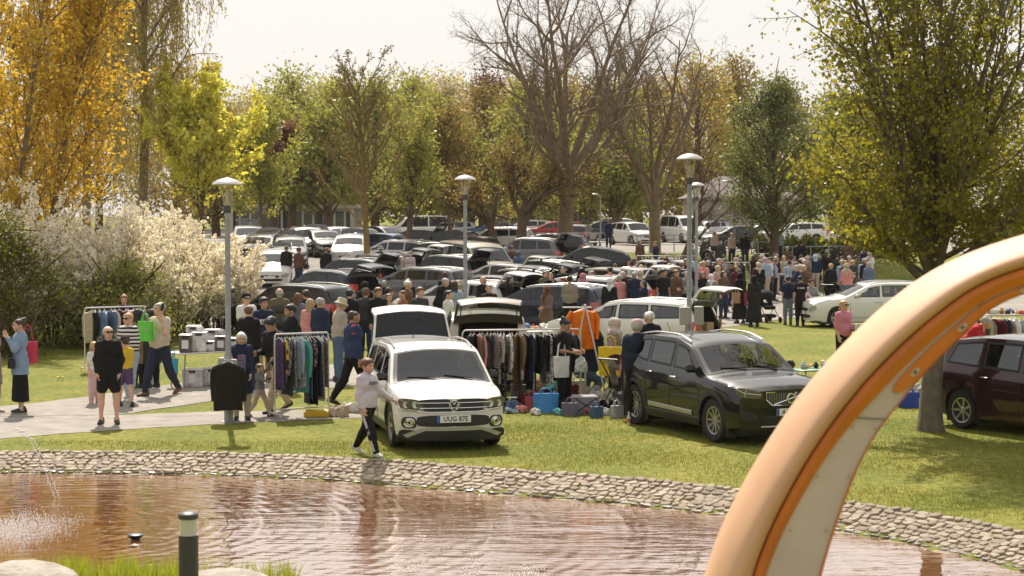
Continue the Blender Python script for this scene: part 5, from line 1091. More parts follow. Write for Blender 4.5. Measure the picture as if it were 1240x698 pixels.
def shoe_mesh():
    if 'shoe' in MC: return MC['shoe']
    V, Q = blob([(V3(0, .055, .045), V3(0, -.06, .04), .046, .043), (V3(0, -.06, .035), V3(0, -.155, .03), .043, .032), (V3(0, .05, .05), V3(0, .045, .095), .044, .046)], .014, .012, [(V3(0, 0, -1), -.008)]); C = V[Q].mean(1); mi = (C[:, 2] < .028).astype(int)
    me = np_mesh('shoe', V, Q, [SEAT, TYRE], True, mi); MC['shoe'] = me; return me
ARMS = {  # directions for the +x arm: upper arm, forearm; mirrored in x for the other
 'hang': ((.16, .02, -1), (.04, -.16, -1)), 'relax': ((.22, .06, -1), (-.02, -.38, -1)), 'pocket': ((.22, .14, -1), (-.14, -.30, -1)), 'fwd': ((.12, -.10, -1), (-.18, -1, -.12)), 'down': ((.10, -.30, -1), (-.05, -.62, -1)),
 'phone': ((.38, -.55, -.75), (-.22, -.25, 1)), 'chest': ((.26, -.18, -1), (-.62, -.80, .28)), 'reach': ((.18, -.85, -.55), (.05, -1, -.15)), 'up': ((.3, -.5, .6), (.1, -.4, 1)), 'hip': ((.70, .18, -1), (-.85, -.30, -.45)), 'swingf': ((.12, -.42, -1), (0, -.85, -.8)), 'swingb': ((.12, .42, -1), (.02, .10, -1)),
 'out': ((.75, -.35, -.75), (.75, -.55, -.18)), 'face': ((.30, -.55, -.70), (-.50, -.45, 1)), 'low': ((.45, -.30, -1), (.78, -.55, -.62)), 'carry': ((.22, -.10, -1), (-.10, -1, .12)), 'knee': ((.12, -.75, -.6), (-.1, -1, -.35))}
LEGS = {  # (thigh angle, knee bend) for +x leg and -x leg; forward positive
 'stand': ((.02, .03), (-.02, .03)), 'rest': ((.10, .18), (-.04, .02)), 'walk': ((.42, .10), (-.34, .28)), 'walk2': ((-.32, .30), (.40, .08)), 'step': ((.24, .12), (-.20, .14)), 'step2': ((-.20, .16), (.24, .10)), 'sit': ((1.45, 1.45), (1.40, 1.40)), 'crouch': ((1.75, 2.2), (1.2, 2.1)), 'wide': ((.03, .05), (-.03, .05))}
PCACHE = {}
def pose(legs='stand', arms=('hang', 'hang'), lean=0., build='m', fat=0., spread=0.):
    """joints in metres for a 1.75 m figure facing -Y; lean bends the torso forward"""
    f = build == 'f'; kd = build == 'k'; hipw = .092 if not f else .096; sh = .166 if not f else .146
    if kd: sh = .142; hipw = .082
    J = {}; (t1, k1), (t2, k2) = LEGS[legs]; low = 9; lg = {}
    for sx, th, kn in ((1, t1, k1), (-1, t2, k2)):
        hp = V3(sx*hipw, 0, 0); d1 = V3(sx*(.035+spread+(.10 if legs in ('sit', 'crouch') else 0)), -math.sin(th), -math.cos(th)); kne = hp+unit(d1)*.445; a2 = th-kn; d2 = V3(sx*(.0+spread*.6), -math.sin(a2), -math.cos(a2)); an = kne+unit(d2)*.42; lg[sx] = (hp, kne, an); low = min(low, an[2])
    z0 = .075-low
    for sx in lg: J['hip', sx], J['knee', sx], J['ank', sx] = [q+V3(0, 0, z0) for q in lg[sx]]
    pel = V3(0, 0, z0+.03); J['pel'] = pel; R = lambda v: V3(v[0], v[1]*math.cos(lean)-v[2]*math.sin(lean), v[2]*math.cos(lean)+v[1]*math.sin(lean)); up = lambda y, z, x=0: pel+R(V3(x, y, z))
    J['waist'] = up(0, .16); J['chest'] = up(.0, .36); J['neck'] = up(.01, .52); J['head'] = up(-.012, .69); J['R'] = R
    for sx, a in ((1, arms[0]), (-1, arms[1])):
        s = up(.01, .465, sx*sh); u, fo = ARMS[a]; rl = R if a in ('hang2',) else (lambda v: np.asarray(v, float)); u = unit(rl(V3(sx*u[0], u[1], u[2]))); fo = unit(rl(V3(sx*fo[0], fo[1], fo[2]))); e = s+u*.285; w = e+fo*.245; J['sh', sx], J['elb', sx], J['wri', sx], J['fd', sx] = s, e, w, fo
    J['hipw'], J['shw'] = hipw, sh; J['fat'] = fat; return J
def torso(J, r, fat=0., top=True):
    R = J['R']; sw = J['shw']; x = lambda c, d: (c+V3(-d, 0, 0), c+V3(d, 0, 0)); pr = []
    for c, d, rr in ((J['pel'], J['hipw']*.9, .100), (J['waist'], .060+fat*.5, .096+fat*.6), (J['waist']+R(V3(0, -fat*.5, -.06)), .05, .092+fat*.7), (J['chest'], sw*.52, .104+fat*.35), (J['chest']+R(V3(0, 0, .06)), sw*.62, .078)): a, b = x(c, d); pr.append((a, b, rr+r, rr+r))
    s1, s2 = J['sh', 1], J['sh', -1]; pr.append((s1*.92+s2*.08, s2*.92+s1*.08, .058+r, .058+r)); pr.append(((s1+s2)/2+R(V3(0, .01, .0)), (s1+s2)/2+R(V3(0, .012, .055)), .085+r*.8, .058+r*.6)); return pr
def arm(J, sx, r, t=1.0, fat=0.):
    s, e, w = J['sh', sx], J['elb', sx], J['wri', sx]; pr = []
    if t <= .5: pr.append((s, s+(e-s)*(t*2), .049+r+fat*.1, .045+r+fat*.1))
    else: q = e+(w-e)*((t-.5)*2); pr += [(s, e, .048+r+fat*.1, .039+r), (e, q, .039+r, .039+(.028-.039)*(t-.5)*2+r)]
    return pr
def leg(J, sx, r, t=1.0, fat=0.):
    h, k, a = J['hip', sx], J['knee', sx], J['ank', sx]
    if t <= .5: return [(h, h+(k-h)*(t*2), .090+r+fat*.2, .072+r+fat*.15)]
    q = k+(a-k)*((t-.5)*2); return [(h, k, .088+r+fat*.2, .060+r), (k, k+(a-k)*.3, .058+r, .058+r), (k+(a-k)*.3, q, .058+r, .058+(.040-.058)*(t-.5)*2+r)]
def person(u, ppm, H, yaw, label, top=('long', (.05, .05, .06)), bot=('trousers', (.03, .04, .07)), hair=('short', (.05, .03, .02)), sk='light', pos='stand', arms=('hang', 'hang'), lean=0., build='m', fat=0., hat=None, shoes=(.03, .03, .03), look=0., nod=0., curl=.35, lod=None, zoff=0., y=None, glasses=False, group=None, spread=0., extra=None, xyz=None):
    d = F/ppm if y is None else y; base = at(u, d) if xyz is None else Vector(xyz); lod = (0 if ppm > 54 else 1) if lod is None else lod; h = .0185 if lod == 0 else .033
    s = H/1.75; r0 = empty('person', (base.x, base.y, base.z+zoff)); r0.rotation_euler = (0, 0, D2R(yaw)); r0.scale = (s, s, s); tag(r0, label, 'person', group)
    tname = top[0]; bname = bot[0]; key = (pos, arms, lean, build, fat, lod, spread)
    if key not in PCACHE: PCACHE[key] = {'J': pose(pos, arms, lean, build, fat, spread)}
    pc = PCACHE[key]; J = pc['J']; hs = round(1.0+max(0, 1.62-H)*.40, 2)
    # body: limbs, torso, neck, with head and hands in the same mesh
    bk = ('body', curl, look, nod, hs)
    if bk not in pc:
        pr = torso(J, -.004, fat)
        for sx in (1, -1):
            pr += arm(J, sx, -.004, 1, fat)+leg(J, sx, -.006, 1, fat); a = J['ank', sx]; pr.append((a+V3(0, .02, -.02), a+V3(0, -.12, -.045), .036, .026))
        pr.append((J['neck']-J['R'](V3(0, 0, .05)), J['neck']+J['R'](V3(0, 0, .07)), .056, .052)); V, Q = blob(pr, h*1.4, .018); MI = np.zeros(len(Q), int)
        hv, hq, hm = HEADS[lod]; M3 = np.array(Matrix.Rotation(D2R(look), 3, 'Z')@Matrix.Rotation(nod+lean*.55, 3, 'X')); hv = (hv*hs)@M3.T+J['head']+V3(0, 0, .02*(hs-1))
        Vs, Qs, Ms, o = [V, hv], [Q, hq+len(V)], [MI, hm], len(V)+len(hv)
        for sx in (1, -1):
            gv, gq = HANDS[(lod, curl)]; gv = gv.copy(); gv[:, 0] *= -sx; z = -J['fd', sx]; fy = V3(0, 1, 0)-z*z[1]
            fy = unit(fy) if np.linalg.norm(fy) > .3 else unit(V3(0, 0, -1)-z*-z[2]); fx = np.cross(fy, z); gv = gv[:, :1]*fx+gv[:, 1:2]*fy+gv[:, 2:]*z+J['wri', sx]; gq2 = gq if sx < 0 else gq[:, ::-1]; Vs.append(gv); Qs.append(gq2+o); Ms.append(np.zeros(len(gq), int)); o += len(gv)
        pc[bk] = np_mesh('body', np.concatenate(Vs), np.concatenate(Qs), [skin('light'), EYE, LIP, SEAT], True, np.concatenate(Ms)); pc['M', bk] = M3
    def put(name, me, m, parent=r0, idx=0):
        o = link(name, me, parent); o.material_slots[idx].link = 'OBJECT'; o.material_slots[idx].material = m; return o
    body = put('body', pc[bk], skin(sk)); body.material_slots[3].link = 'OBJECT'; hc = hair[1] if hair else (.1, .07, .05); body.material_slots[3].material = mat('hair_%.2f_%.2f_%.2f' % hc, hc, .6, noise=(30, .25)); M3 = pc['M', bk]; hm4 = Matrix(M3.tolist()).to_4x4()
    def onhead(o): o.matrix_local = Matrix.Translation(Vector(J['head']+V3(0, 0, .02*(hs-1))))@hm4@Matrix.Scale(hs, 4); return o
    # top
    tk = ('top', tname)
    if tk not in pc:
        th = {'tee': .013, 'long': .016, 'shirt': .015, 'jacket': .027, 'coat': .028, 'tunic': .020, 'dress': .018, 'vest': .013, 'abaya': .026}[tname]; t = {'tee': .36, 'shirt': .44, 'vest': .12}.get(tname, .97); pr = torso(J, th, fat)
        for sx in (1, -1): pr += arm(J, sx, th*.85+(.006 if tname == 'tee' else 0), t, fat)
        R = J['R']; hem = {'jacket': -.06, 'long': -.05, 'tee': -.06, 'shirt': -.07, 'vest': -.05}.get(tname, -.05); cuts = []; dn = R(V3(0, 0, -1))
        if tname in ('coat', 'dress', 'abaya', 'tunic'):
            L = {'coat': .44, 'dress': .62, 'abaya': .84, 'tunic': .25}[tname]; fl = {'coat': .02, 'dress': .05, 'abaya': .07, 'tunic': .01}[tname]; a = J['pel']; 
            for sx in (1, -1): e = a+V3(sx*(.05+fl*.6), .0, -L); pr.append((a+V3(sx*.05, 0, 0), e, .115+th, .12+th+fl))
            cuts = [(V3(0, 0, -1), -(a[2]-L+.02))]
        else: c0 = J['pel']+R(V3(0, 0, hem)); cuts = [(dn, float(dn@c0))]
        if tname in ('jacket',): nk = J['neck']; pr.append((nk+R(V3(-.05, .035, -.02)), nk+R(V3(.05, .035, -.02)), .045, .045))
        V, Q = blob(pr, h, .020, cuts, wr=.006 if lod == 0 else .005); pc[tk] = np_mesh('top', V, Q, SEAT, True)
    nm = {'tee': 't_shirt', 'long': 'sweater', 'shirt': 'shirt', 'jacket': 'jacket', 'coat': 'coat', 'tunic': 'long_shirt', 'dress': 'dress', 'vest': 'vest', 'abaya': 'robe'}[tname]; topo = put(nm, pc[tk], cloth(*top[1:]))
    if bname != 'none':
        kk = ('bot', bname)
        if kk not in pc:
            th = {'trousers': .016, 'jeans': .012, 'wide': .034, 'shorts': .026, 'skirt': .02}[bname]; pr = torso(J, .006, fat)[:1]; cuts = []
            if bname == 'skirt':
                a = J['pel']
                for sx in (1, -1): pr.append((a+V3(sx*.06, 0, .02), a+V3(sx*.085, 0, -.74), .112, .145))
                cuts = [(V3(0, 0, -1), -(a[2]-.74))]
            else:
                for sx in (1, -1): pr += leg(J, sx, th, .33 if bname == 'shorts' else .97, fat)
            V, Q = blob(pr, h, .018, cuts, wr=.004); pc[kk] = np_mesh('bottoms', V, Q, SEAT, True)
        put({'skirt': 'skirt', 'shorts': 'shorts', 'jeans': 'jeans'}.get(bname, 'trousers'), pc[kk], cloth(*bot[1:]))
    for sx in (1, -1):
        o = put('shoe', shoe_mesh(), mat('shoe_%.2f_%.2f_%.2f' % tuple(shoes), shoes, .6)); a, k = J['ank', sx], J['knee', sx]; kn = a-k; pit = math.atan2(kn[1], -kn[2])*.55 if a[2] > .10 else 0; o.location = Vector(a+V3(0, .0, -.075)); o.rotation_euler = (pit, 0, sx*.16)
        if o.material_slots[1].material: o.material_slots[1].link = 'OBJECT'; o.material_slots[1].material = mat('sole_light', (.6, .58, .55), .6) if sum(shoes) > .25 or extra == 'sole' else TYRE
    if hair and hair[0] not in ('none',): onhead(put({'hijab': 'headscarf', 'hood': 'hood'}.get(hair[0], 'hair'), hair_mesh(hair[0], lod), mat('hair_%.2f_%.2f_%.2f' % hc, hc, .6, noise=(30, .25)) if hair[0] not in ('hijab', 'hood') else cloth(hc)))
    if hat: onhead(put('hat', hat_mesh(hat[0]), cloth(hat[1])))
    if glasses:
        if 'glasses' not in MC:
            mb = MB()
            for sx in (1, -1): mb.box((sx*.033, -.112, .004), (.052, .012, .034), bev=.006); mb.tube([(sx*.062, -.108, .008), (sx*.085, -.02, .008), (sx*.086, .02, 0)], .004, 4)
            mb.tube([(-.01, -.113, .01), (.01, -.113, .01)], .004, 4); MC['glasses'] = mb.mesh('sunglasses', mat('lens_black', (.01, .01, .01), .08))
        onhead(link('sunglasses', MC['glasses'], r0))
    r0['_j'] = 0; del r0['_j']; return r0, J, s
def hand_at(P, sx):
    """world position of a hand"""
    r0, J, s = P; v = Vector(J['wri', sx]+J['fd', sx]*.09)*s; v.rotate(Euler(r0.rotation_euler)); return Vector(r0.location)+v
def body_pt(P, v):
    r0, J, s = P; q = Vector(v)*s; q.rotate(Euler(r0.rotation_euler)); return Vector(r0.location)+q
# ------------------------------------------------------------------ buildings, lamps, railings
def window_grid(parent, x0, x1, z0, z1, y, n, fm, gm):
    w = (x1-x0)/n
    for k in range(n):
        a = x0+k*w; f = MB()
        for xx in (a+.04, a+w-.04): f.box((xx, y-.03, (z0+z1)/2), (.08, .08, z1-z0))
        for zz in (z0+.04, z1-.04): f.box((a+w/2, y-.03, zz), (w-.16, .078, .08))
        fo = f.build('window', fm, parent, False); MB().box((a+w/2, y, (z0+z1)/2), (w-.1, .03, z1-z0-.1)).build('pane', gm, fo, False)
wframe = mat('white_frame', (.62, .60, .56), .6); pane_d = mat('pane_dark', (.05, .055, .06), .08, spec=.9); render_w = mat('pale_render', (.55, .51, .45), .85, noise=(1.5, .08)); roof_b = mat('beige_roof', (.40, .35, .29), .85, noise=(2, .12)); roof_d = mat('dark_roof', (.13, .10, .085), .85, noise=(3, .2), bump=(9, .5, .05))
def low_building(u0, u1, d, zt, label, roofm, n, colm=render_w, wallh=2.3):
    a, b = at(u0, d), at(u1, d); r0 = empty('low_building', ((a.x+b.x)/2, d, a.z)); tag(r0, label, 'building'); w = b.x-a.x
    MB().box((0, 2.5, wallh/2), (w, 4.7, wallh)).build('wall', render_w, r0, False); m = MB(); m.box((0, 2.3, wallh+.16), (w+.7, 5.6, .30), taper=.96); m.build('roof', roofm, r0, False)
    window_grid(r0, -w/2+.1, w/2-.1, .3, wallh-.1, .10, n, wframe, pane_d)
    for k in range(3):
        x = -w/2+.3+(w-.6)*k/2; MB().box((x, -.25, wallh/2), (.34, .34, wallh), bev=.03).build('column', render_w, r0)
low_building(276, 432, 141, 4.0, 'long low white-framed glazed building behind purple tree', roof_b, 12)
low_building(596, 716, 163, 4.4, 'white-framed glazed building behind the thick bare trunk', mat('pale_roof', (.52, .49, .45), .8), 8, wallh=2.9)
def hip_house():
    d = 138; a, b = at(838, d), at(962, d); r0 = empty('house', ((a.x+b.x)/2, d, a.z)); tag(r0, 'beige boarded house with dark hipped roof behind black hatchback', 'building'); w = b.x-a.x; h = 3.1
    wm = mat('beige_boards', (.40, .355, .305), .85, noise=(1, .08)); MB().box((0, 3.5, h/2), (w, 7, h)).build('wall', wm, r0, False)
    me = MB().box((0, 0, 0), (.05, .03, h-.06)).mesh('board', wm, False); k = 0; x = -w/2+.12
    while x < w/2-.1: o = link('board', me, r0); o.location = (x, -.012, h/2); x += .22
    m = MB(); e = .5; m.add([(-w/2-e, -e, h), (w/2+e, -e, h), (w/2+e, 7+e, h), (-w/2-e, 7+e, h), (-w/2+2.4, 3.5, h+1.75), (w/2-2.4, 3.5, h+1.75)], [(0, 1, 5, 4), (1, 2, 5), (2, 3, 4, 5), (3, 0, 4), (0, 3, 2, 1)]); ro = m.build('roof', roof_d, r0, False)
    MB().box((0, -e-.02, h-.02), (w+2*e, .06, .16)).build('gutter', mat('gutter', (.30, .26, .22), .6), ro, False)
    MB().box((1.2, 3.4, h+1.9), (.6, .6, .9)).build('chimney', render_w, ro, False)
hip_house()
p = at(753, 420); r0 = empty('water_tower', (p.x, p.y, p.z)); tag(r0, 'faint grey tower far away between the bare trees', 'tower'); MB().lathe([(.7, 0), (.6, 33), (.9, 34), (.95, 36.5), (.5, 38)], 16).build('shaft', mat('far_concrete', (.5, .5, .5), .9), r0)
galv = mat('galvanised', (.30, .31, .32), .45, .55, noise=(8, .15)); dgrey = mat('lamp_collar', (.07, .07, .075), .5); capm = mat('lamp_cap', (.50, .48, .47), .35, .3); lens = glass_mat('lamp_glass', (.95, .92, .86), .9)
def lamp(u, d, H, label, bracket=False, rz=0.):
    p = at(u, d); r0 = empty('street_lamp', p, rz); H = H-p.z; tag(r0, label, 'street lamp', 'street lamps'); hb = H-.62
    MB().lathe([(.13, 0), (.13, .02), (.082, .03), (.080, 1.16), (.052, 1.24), (.046, hb)], 18).build('pole', galv, r0)
    MB().lathe([(.062, hb), (.066, hb+.01), (.066, hb+.13), (.05, hb+.135)], 18).build('collar', dgrey, r0)
    MB().lathe([(.055, hb+.13), (.075, hb+.2), (.125, hb+.49), (.128, hb+.50)], 20, cap=False).build('lantern_glass', lens, r0)
    g = MB()
    for k in range(8): a = k*math.pi/4; g.tube([(.057*math.cos(a), .057*math.sin(a), hb+.13), (.127*math.cos(a), .127*math.sin(a), hb+.5)], .004, 4)
    g.lathe([(.03, hb+.13), (.03, hb+.36), (.02, hb+.38)], 10); g.build('lantern_frame', mat('lamp_inner', (.62, .58, .5), .4), r0)
    c = MB(); c.lathe([(.265, hb+.495), (.272, hb+.502), (.24, hb+.54), (.16, hb+.585), (.06, hb+.612), (.015, hb+.62)], 28); c.lathe([(.268, hb+.497), (.13, hb+.505)], 28, cap=False); c.build('cap', capm, r0)
    if bracket:
        b = MB(); b.box((.0, -.10, 1.05), (.34, .04, .16), bev=.015); b.box((-.1, -.11, 1.05), (.10, .06, .22), bev=.015); b.build('bracket', mat('bracket_grey', (.42, .40, .36), .6), r0)
    return r0
lamp(277, 32.05, 4.32, 'near grey lamp post with dark jacket hung on it', True)
lamp(563.5, 45, 4.64, 'grey lamp post standing behind the open-tailgate silver car')
L3 = lamp(834, 36.7, 4.90, 'tallest grey lamp post rising behind the black SUV')
m = MB(); m.box((-.10, -.16, 1.62), (.22, .16, .36), bev=.01); m.box((.19, -.1, 1.62), (.18, .14, .38), bev=.01); m.build('cabinet', mat('cabinet_grey', (.36, .35, .33), .6, noise=(6, .1)), L3)
lamp(843, 61, 4.73, 'smaller grey lamp post right behind the tallest one')
def far_lamp(u, d, H, label, arm=.5):
    p = at(u, d); r0 = empty('street_lamp', p); tag(r0, label, 'street lamp', 'street lamps'); H -= p.z; MB().tube([(0, 0, 0), (0, 0, H-.3), (-.05, 0, H-.08), (-.22, 0, H), (-arm, 0, H+.02)], [.06, .045, .04, .04, .035], 8).build('pole', galv, r0); MB().box((-arm-.12, 0, H+.01), (.42, .16, .10), bev=.03).build('lamp_head', capm, r0); return r0
q = far_lamp(889, 96, 5.35, 'thin lamp post with white sign beside the black hatchback', .3)
m = MB(); m.box((-.0, -.07, 2.05), (.34, .02, .42)); so_ = m.build('sign_plate', mat('sign_white', (.70, .69, .66), .5), q, False); m = MB(); m.box((0, -.084, 2.12), (.16, .006, .14)); m.box((0, -.084, 1.93), (.18, .006, .035)); m.build('symbol', INK, so_, False)
far_lamp(727, 118, 4.9, 'thin grey lamp post before the white cars', .25); far_lamp(760, 190, 12.5, 'tall thin mast lamp high behind the bare branches', .6)
whitep = mat('white_tube', (.60, .59, .56), .45)
def railing(u0, u1, d, h, label, n=3, y2=None):
    a, b = at(u0, d), at(u1, d if y2 is None else y2); r0 = empty('railing', a); tag(r0, label, 'railing', 'tubular railings'); v = b-a
    m = MB(); m.tube([Vector((0, 0, h*.45)), Vector((0, 0, h*.92)), v*.02+Vector((0, 0, h)), v*.98+Vector((0, 0, h)), v+Vector((0, 0, h*.92)), v+Vector((0, 0, h*.45))], .035, 6); m.tube([Vector((0, 0, h*.45)), v+Vector((0, 0, h*.45))], .03, 6); m.build('rail', galv, r0)
    for k in range(n): t = (k+.5)/n; q = v*t; m = MB(); m.tube([q+Vector((0, 0, -v.z*t+v.z*t-.1)), q+Vector((0, 0, h))], .035, 6); m.build('post', galv, r0)
railing(878, 905, 96.5, 1.0, 'rounded tubular railing in front of the black hatchback', 2); railing(910, 942, 95, 1.1, 'tubular railing before the brownish hedge', 2); railing(948, 1060, 94, 1.0, 'long low tubular railing behind the crowd near the maple', 5)
railing(640, 735, 112, 1.0, 'tubular railing between bare trunk and red car', 5); railing(330, 412, 126, 1.0, 'tubular railing beside the low white-framed building', 4); railing(760, 850, 106, 1.0, 'tubular railing in front of the white van', 4)
railing(545, 620, 116, 1.0, 'tubular railing in front of the white upper-lot hatchback', 4)
# ------------------------------------------------------------------ car list
def carp(t, col, u, d, head, label, **k): p = at(u, d); return make_car(t, col, label, p.x, p.y, head, **k)
make_car('suv', 'white', 'white compact SUV with plate UUG 87E and raised tailgate', -1.36, 30.0, -77, gate=64, lod=0, style='vw', plate='UUG 87E', wstyle=0)
make_car('suv2', 'black', 'black SUV with diagonal-bar badge parked on the lawn', 3.52, 30.75, -66, lod=0, style='volvo', plate='AAO 53L', wstyle=1)
h = Vector((math.sin(D2R(32)), -math.cos(D2R(32)))); rw = Vector(gnd(1172, 520)[:2]); ctr = rw+h*(1.28)+Vector((-h.y, h.x))*(.80)
make_car('mpv', 'maroon', 'dark maroon people carrier cut by the picture edge', ctr.x, ctr.y, -58, lod=0, wstyle=2)
make_car('mpv', 'beige', 'beige people carrier with raised tailgate facing the pond', -.62, 39.3, 94, gate=52, lod=1)
p = at(764, 47.5); make_car('estate', 'white', 'white estate car with open tailgate behind the lamp post', p.x, p.y, 149, gate=54, lod=0)
p = at(1056, 59.5); make_car('estate', 'white', 'white estate car parked under the maple branches', p.x, p.y, 187, lod=0)
CL = [('suv2','navy',394,66,142,'dark blue estate-like SUV with open tailgate behind the clothes shoppers',dict(gate=46)),
 ('suv','black',356,55,150,'black SUV directly behind the bald man with backpack',{}),
 ('hatch','white',332,80,-88,'white hatchback with raised tailgate facing the camera beside the blossom',dict(gate=38)),
 ('hatch','silver',424,92,-90,'silver hatchback with raised dark tailgate behind the young tree',dict(gate=38)),
 ('mpv','black',301,101,-80,'dark car farthest beside the blossom shrubs',dict(gate=54)),
 ('hatch','black',392,99,-70,'black hatchback with raised tailgate before the low building',dict(gate=36)),
 ('estate','grey',505,70,150,'dark grey estate car behind the raised dark tailgates',{}),
 ('estate','white',556,60,146,'white estate with open black tailgate near the near lamp',dict(gate=50)),
 ('suv2','black',622,66,148,'black SUV with open tailgate just behind the low lamp post',dict(gate=48)),
 ('estate','navy',660,57,152,'dark navy estate car behind the woman in brown headscarf',{}),
 ('van','beige',577,79,-62,'grey-beige van with broad windscreen behind the low lamp',{}),
 ('estate','silver',692,63,150,'long silver estate car behind the man in checked shirt',dict(gate=52)),
 ('mpv','silver',722,70,150,'silver people carrier with tailgate raised in the middle row',dict(gate=54)),
 ('hatch','white',742,66,150,'white hatchback with tailgate raised beside hanging clothes',dict(gate=54)),
 ('suv2','black',708,84,176,'long black SUV below the tallest bare tree',{}),
 ('estate','grey',452,78,152,'grey estate car right of the young tree trunk',dict(gate=50)),('hatch','white',486,80,150,'white hatchback with raised tailgate behind the dark grey estate',dict(gate=54)),('suv','black',536,76,150,'black SUV with raised tailgate before the beige van',dict(gate=52)),
 ('hatch','silver',600,73,150,'silver hatchback with raised tailgate right of the low lamp post',dict(gate=54)),('estate','black',652,76,152,'black estate with raised tailgate left of the long black SUV',dict(gate=50)),('hatch','grey',585,65,150,'grey hatchback with raised tailgate behind the beige people carrier',dict(gate=54)),
 ('hatch','black',352,90,-84,'black hatchback with raised tailgate beside the white one',dict(gate=36)),('suv','silver',372,100,-74,'silver SUV behind the man in brown checked jacket',{}),('hatch','white',412,108,-66,'white hatchback far back near the railing',{}),('estate','black',316,92,-95,'black estate car tight beside the blossom tips',dict(gate=34)),
 ('hatch','maroon',560,92,156,'dark red hatchback behind the beige van',{}),('estate','white',600,102,168,'white estate car before the upper car park railing',{}),('hatch','black',500,100,160,'black hatchback behind the navy estate',dict(gate=52)),('estate','silver',760,76,152,'silver estate behind the dark-clothes rail',dict(gate=52)),
 ('hatch','black',540,98,158,'black hatchback below the leafy tree by the lamp',{}),('suv','navy',424,74,148,'navy SUV before the young tree',dict(gate=48)),
 ('estate','navy',520,86,158,'navy estate car behind the beige van',{}),
 ('estate','silver',478,88,155,'silver estate car right of the young tree',{}),
 ('hatch','blue',455,95,150,'dark blue hatchback behind the young tree trunk',{}),
 ('suv','grey',636,88,160,'grey SUV behind the crooked tree trunk with raised tailgate',dict(gate=54)),
 ('estate','black',660,93,165,'black estate car behind the grey SUV and crooked trunk',{}),
 ('hatch','grey',440,104,-60,'grey hatchback far back by the low building',{}),
 ('hatch','navy',470,110,-50,'navy hatchback far back among the trunks',{})]
for t, c, u, d, hd, lb, kw in CL: carp(t, c, u, d, hd, lb, group='cars of the car boot market', **kw)
FARC = [('hatch','white',546,132,192,'white hatchback in the upper car park behind the leafy lamp'),('hatch','blue',592,130,188,'dark blue hatchback in the upper car park by the leaning trunk'),('van','white',505,128,190,'white van in the upper car park behind the leafy tree'),
 ('estate','white',635,140,186,'white estate in the upper car park behind the red car'),('estate','red',668,132,186,'red estate car behind the thick bare trunk'),('hatch','maroon',702,118,75,'dark red hatchback seen from behind, beside the thick trunk'),
 ('hatch','darkgreen',722,136,190,'dark green hatchback in the upper car park'),('suv2','white',752,138,-60,'white SUV farthest back between the bare trees'),('suv','white',766,121,-62,'white SUV facing the camera beside the bare stems'),
 ('van','white',828,128,-70,'white van behind the tall lamp posts'),('hatch','silver',853,134,200,'silver hatchback between the white van and black hatchback'),('hatch','black',881,113,204,'black hatchback parked at the house with hipped roof'),
 ('estate','silver',922,126,195,'silver estate car behind the round linden'),('estate','white',962,124,190,'white estate car half hidden by the linden'),('hatch','grey',1000,128,180,'grey hatchback in the upper car park behind the hedge'),('mpv','white',1042,126,185,'white people carrier glimpsed through the maple leaves'),
 ('hatch','silver',1090,130,175,'silver hatchback glimpsed low through the maple leaves'),('van','white',1210,126,180,'white van glimpsed through the far maple leaves'),('estate','white',520,142,188,'white estate car farthest back behind the leafy trees')]
for t, c, u, d, hd, lb in FARC: carp(t, c, u, d, hd, lb, group='cars in the upper car park', lod=2)
# ------------------------------------------------------------------ clothes rails, tables, goods
def garment_mesh(kind, seed):
    key = ('garment', kind, seed)
    if key in MC: return MC[key]
    r = random.Random(seed*7+len(kind)); mb = MB(); n = 16; L = {'shirt': .72, 'dress': 1.05, 'jacket': .78, 'trousers': .98, 'long': 1.2, 'cape': .86}[kind]*r.uniform(.92, 1.06); tk = {'jacket': .055, 'shirt': .034, 'dress': .036, 'trousers': .03, 'long': .042, 'cape': .06}[kind]; rows = []; ph = r.uniform(0, 6)
    W = {'shirt': .23, 'jacket': .25, 'dress': .21, 'trousers': .17, 'long': .22, 'cape': .28}[kind]
    for k, t in enumerate((0, .03, .07, .115, .2, .35, .5, .65, .8, .93, 1.0)):
        w = W*(.22 if k == 0 else .52 if k == 1 else .82 if k == 2 else 1.0 if t < .25 else (.92 if kind != 'dress' and kind != 'long' else .9+.25*t)); z = -.05-t*L; ring = []
        for j in range(n): a = 2*math.pi*j/n; rip = 1+.32*math.sin(j*2.1+ph+t*2.5)*min(1, t*2.2); ring.append((tk*math.cos(a)*rip*(.5 if k == 0 else 1), w*math.sin(a), z+(.02*math.sin(j+ph) if t == 1 else 0)))
        rows.append(ring)
    mb.grid(rows, closed=True); mb.add(rows[0], [tuple(range(n))]); mb.add(rows[-1], [tuple(reversed(range(n)))])
    if kind in ('shirt', 'jacket', 'cape'):
        for sg in (1, -1): mb.tube([(0, sg*W*.80, -.14), (.035, sg*W*.93, -.26), (.05, sg*W*.97, -.46), (.045, sg*W*.93, -.74)], [.05, .062, .056, .045], 8) if kind == 'cape' else mb.tube([(0, sg*W*.86, -.09), (.012, sg*(W+.03), -.22), (.02, sg*(W+.035), -.42), (.0, sg*(W+.02), -.66)], [.05, .058, .05, .04], 7, flat=.8)
    me = mb.mesh('garment', SEAT, True, 60); MC[key] = me; return me
def hanger_mesh():
    if 'hanger' in MC: return MC['hanger']
    mb = MB(); mb.tube([(0, 0, -.02), (0, 0, .02), (0, .02, .035), (0, .012, .055), (0, -.01, .05)], .003, 4); mb.tube([(0, -.2, -.11), (0, 0, -.025), (0, .2, -.11)], .008, 4); me = mb.mesh('hanger', whitep); MC['hanger'] = me; return me
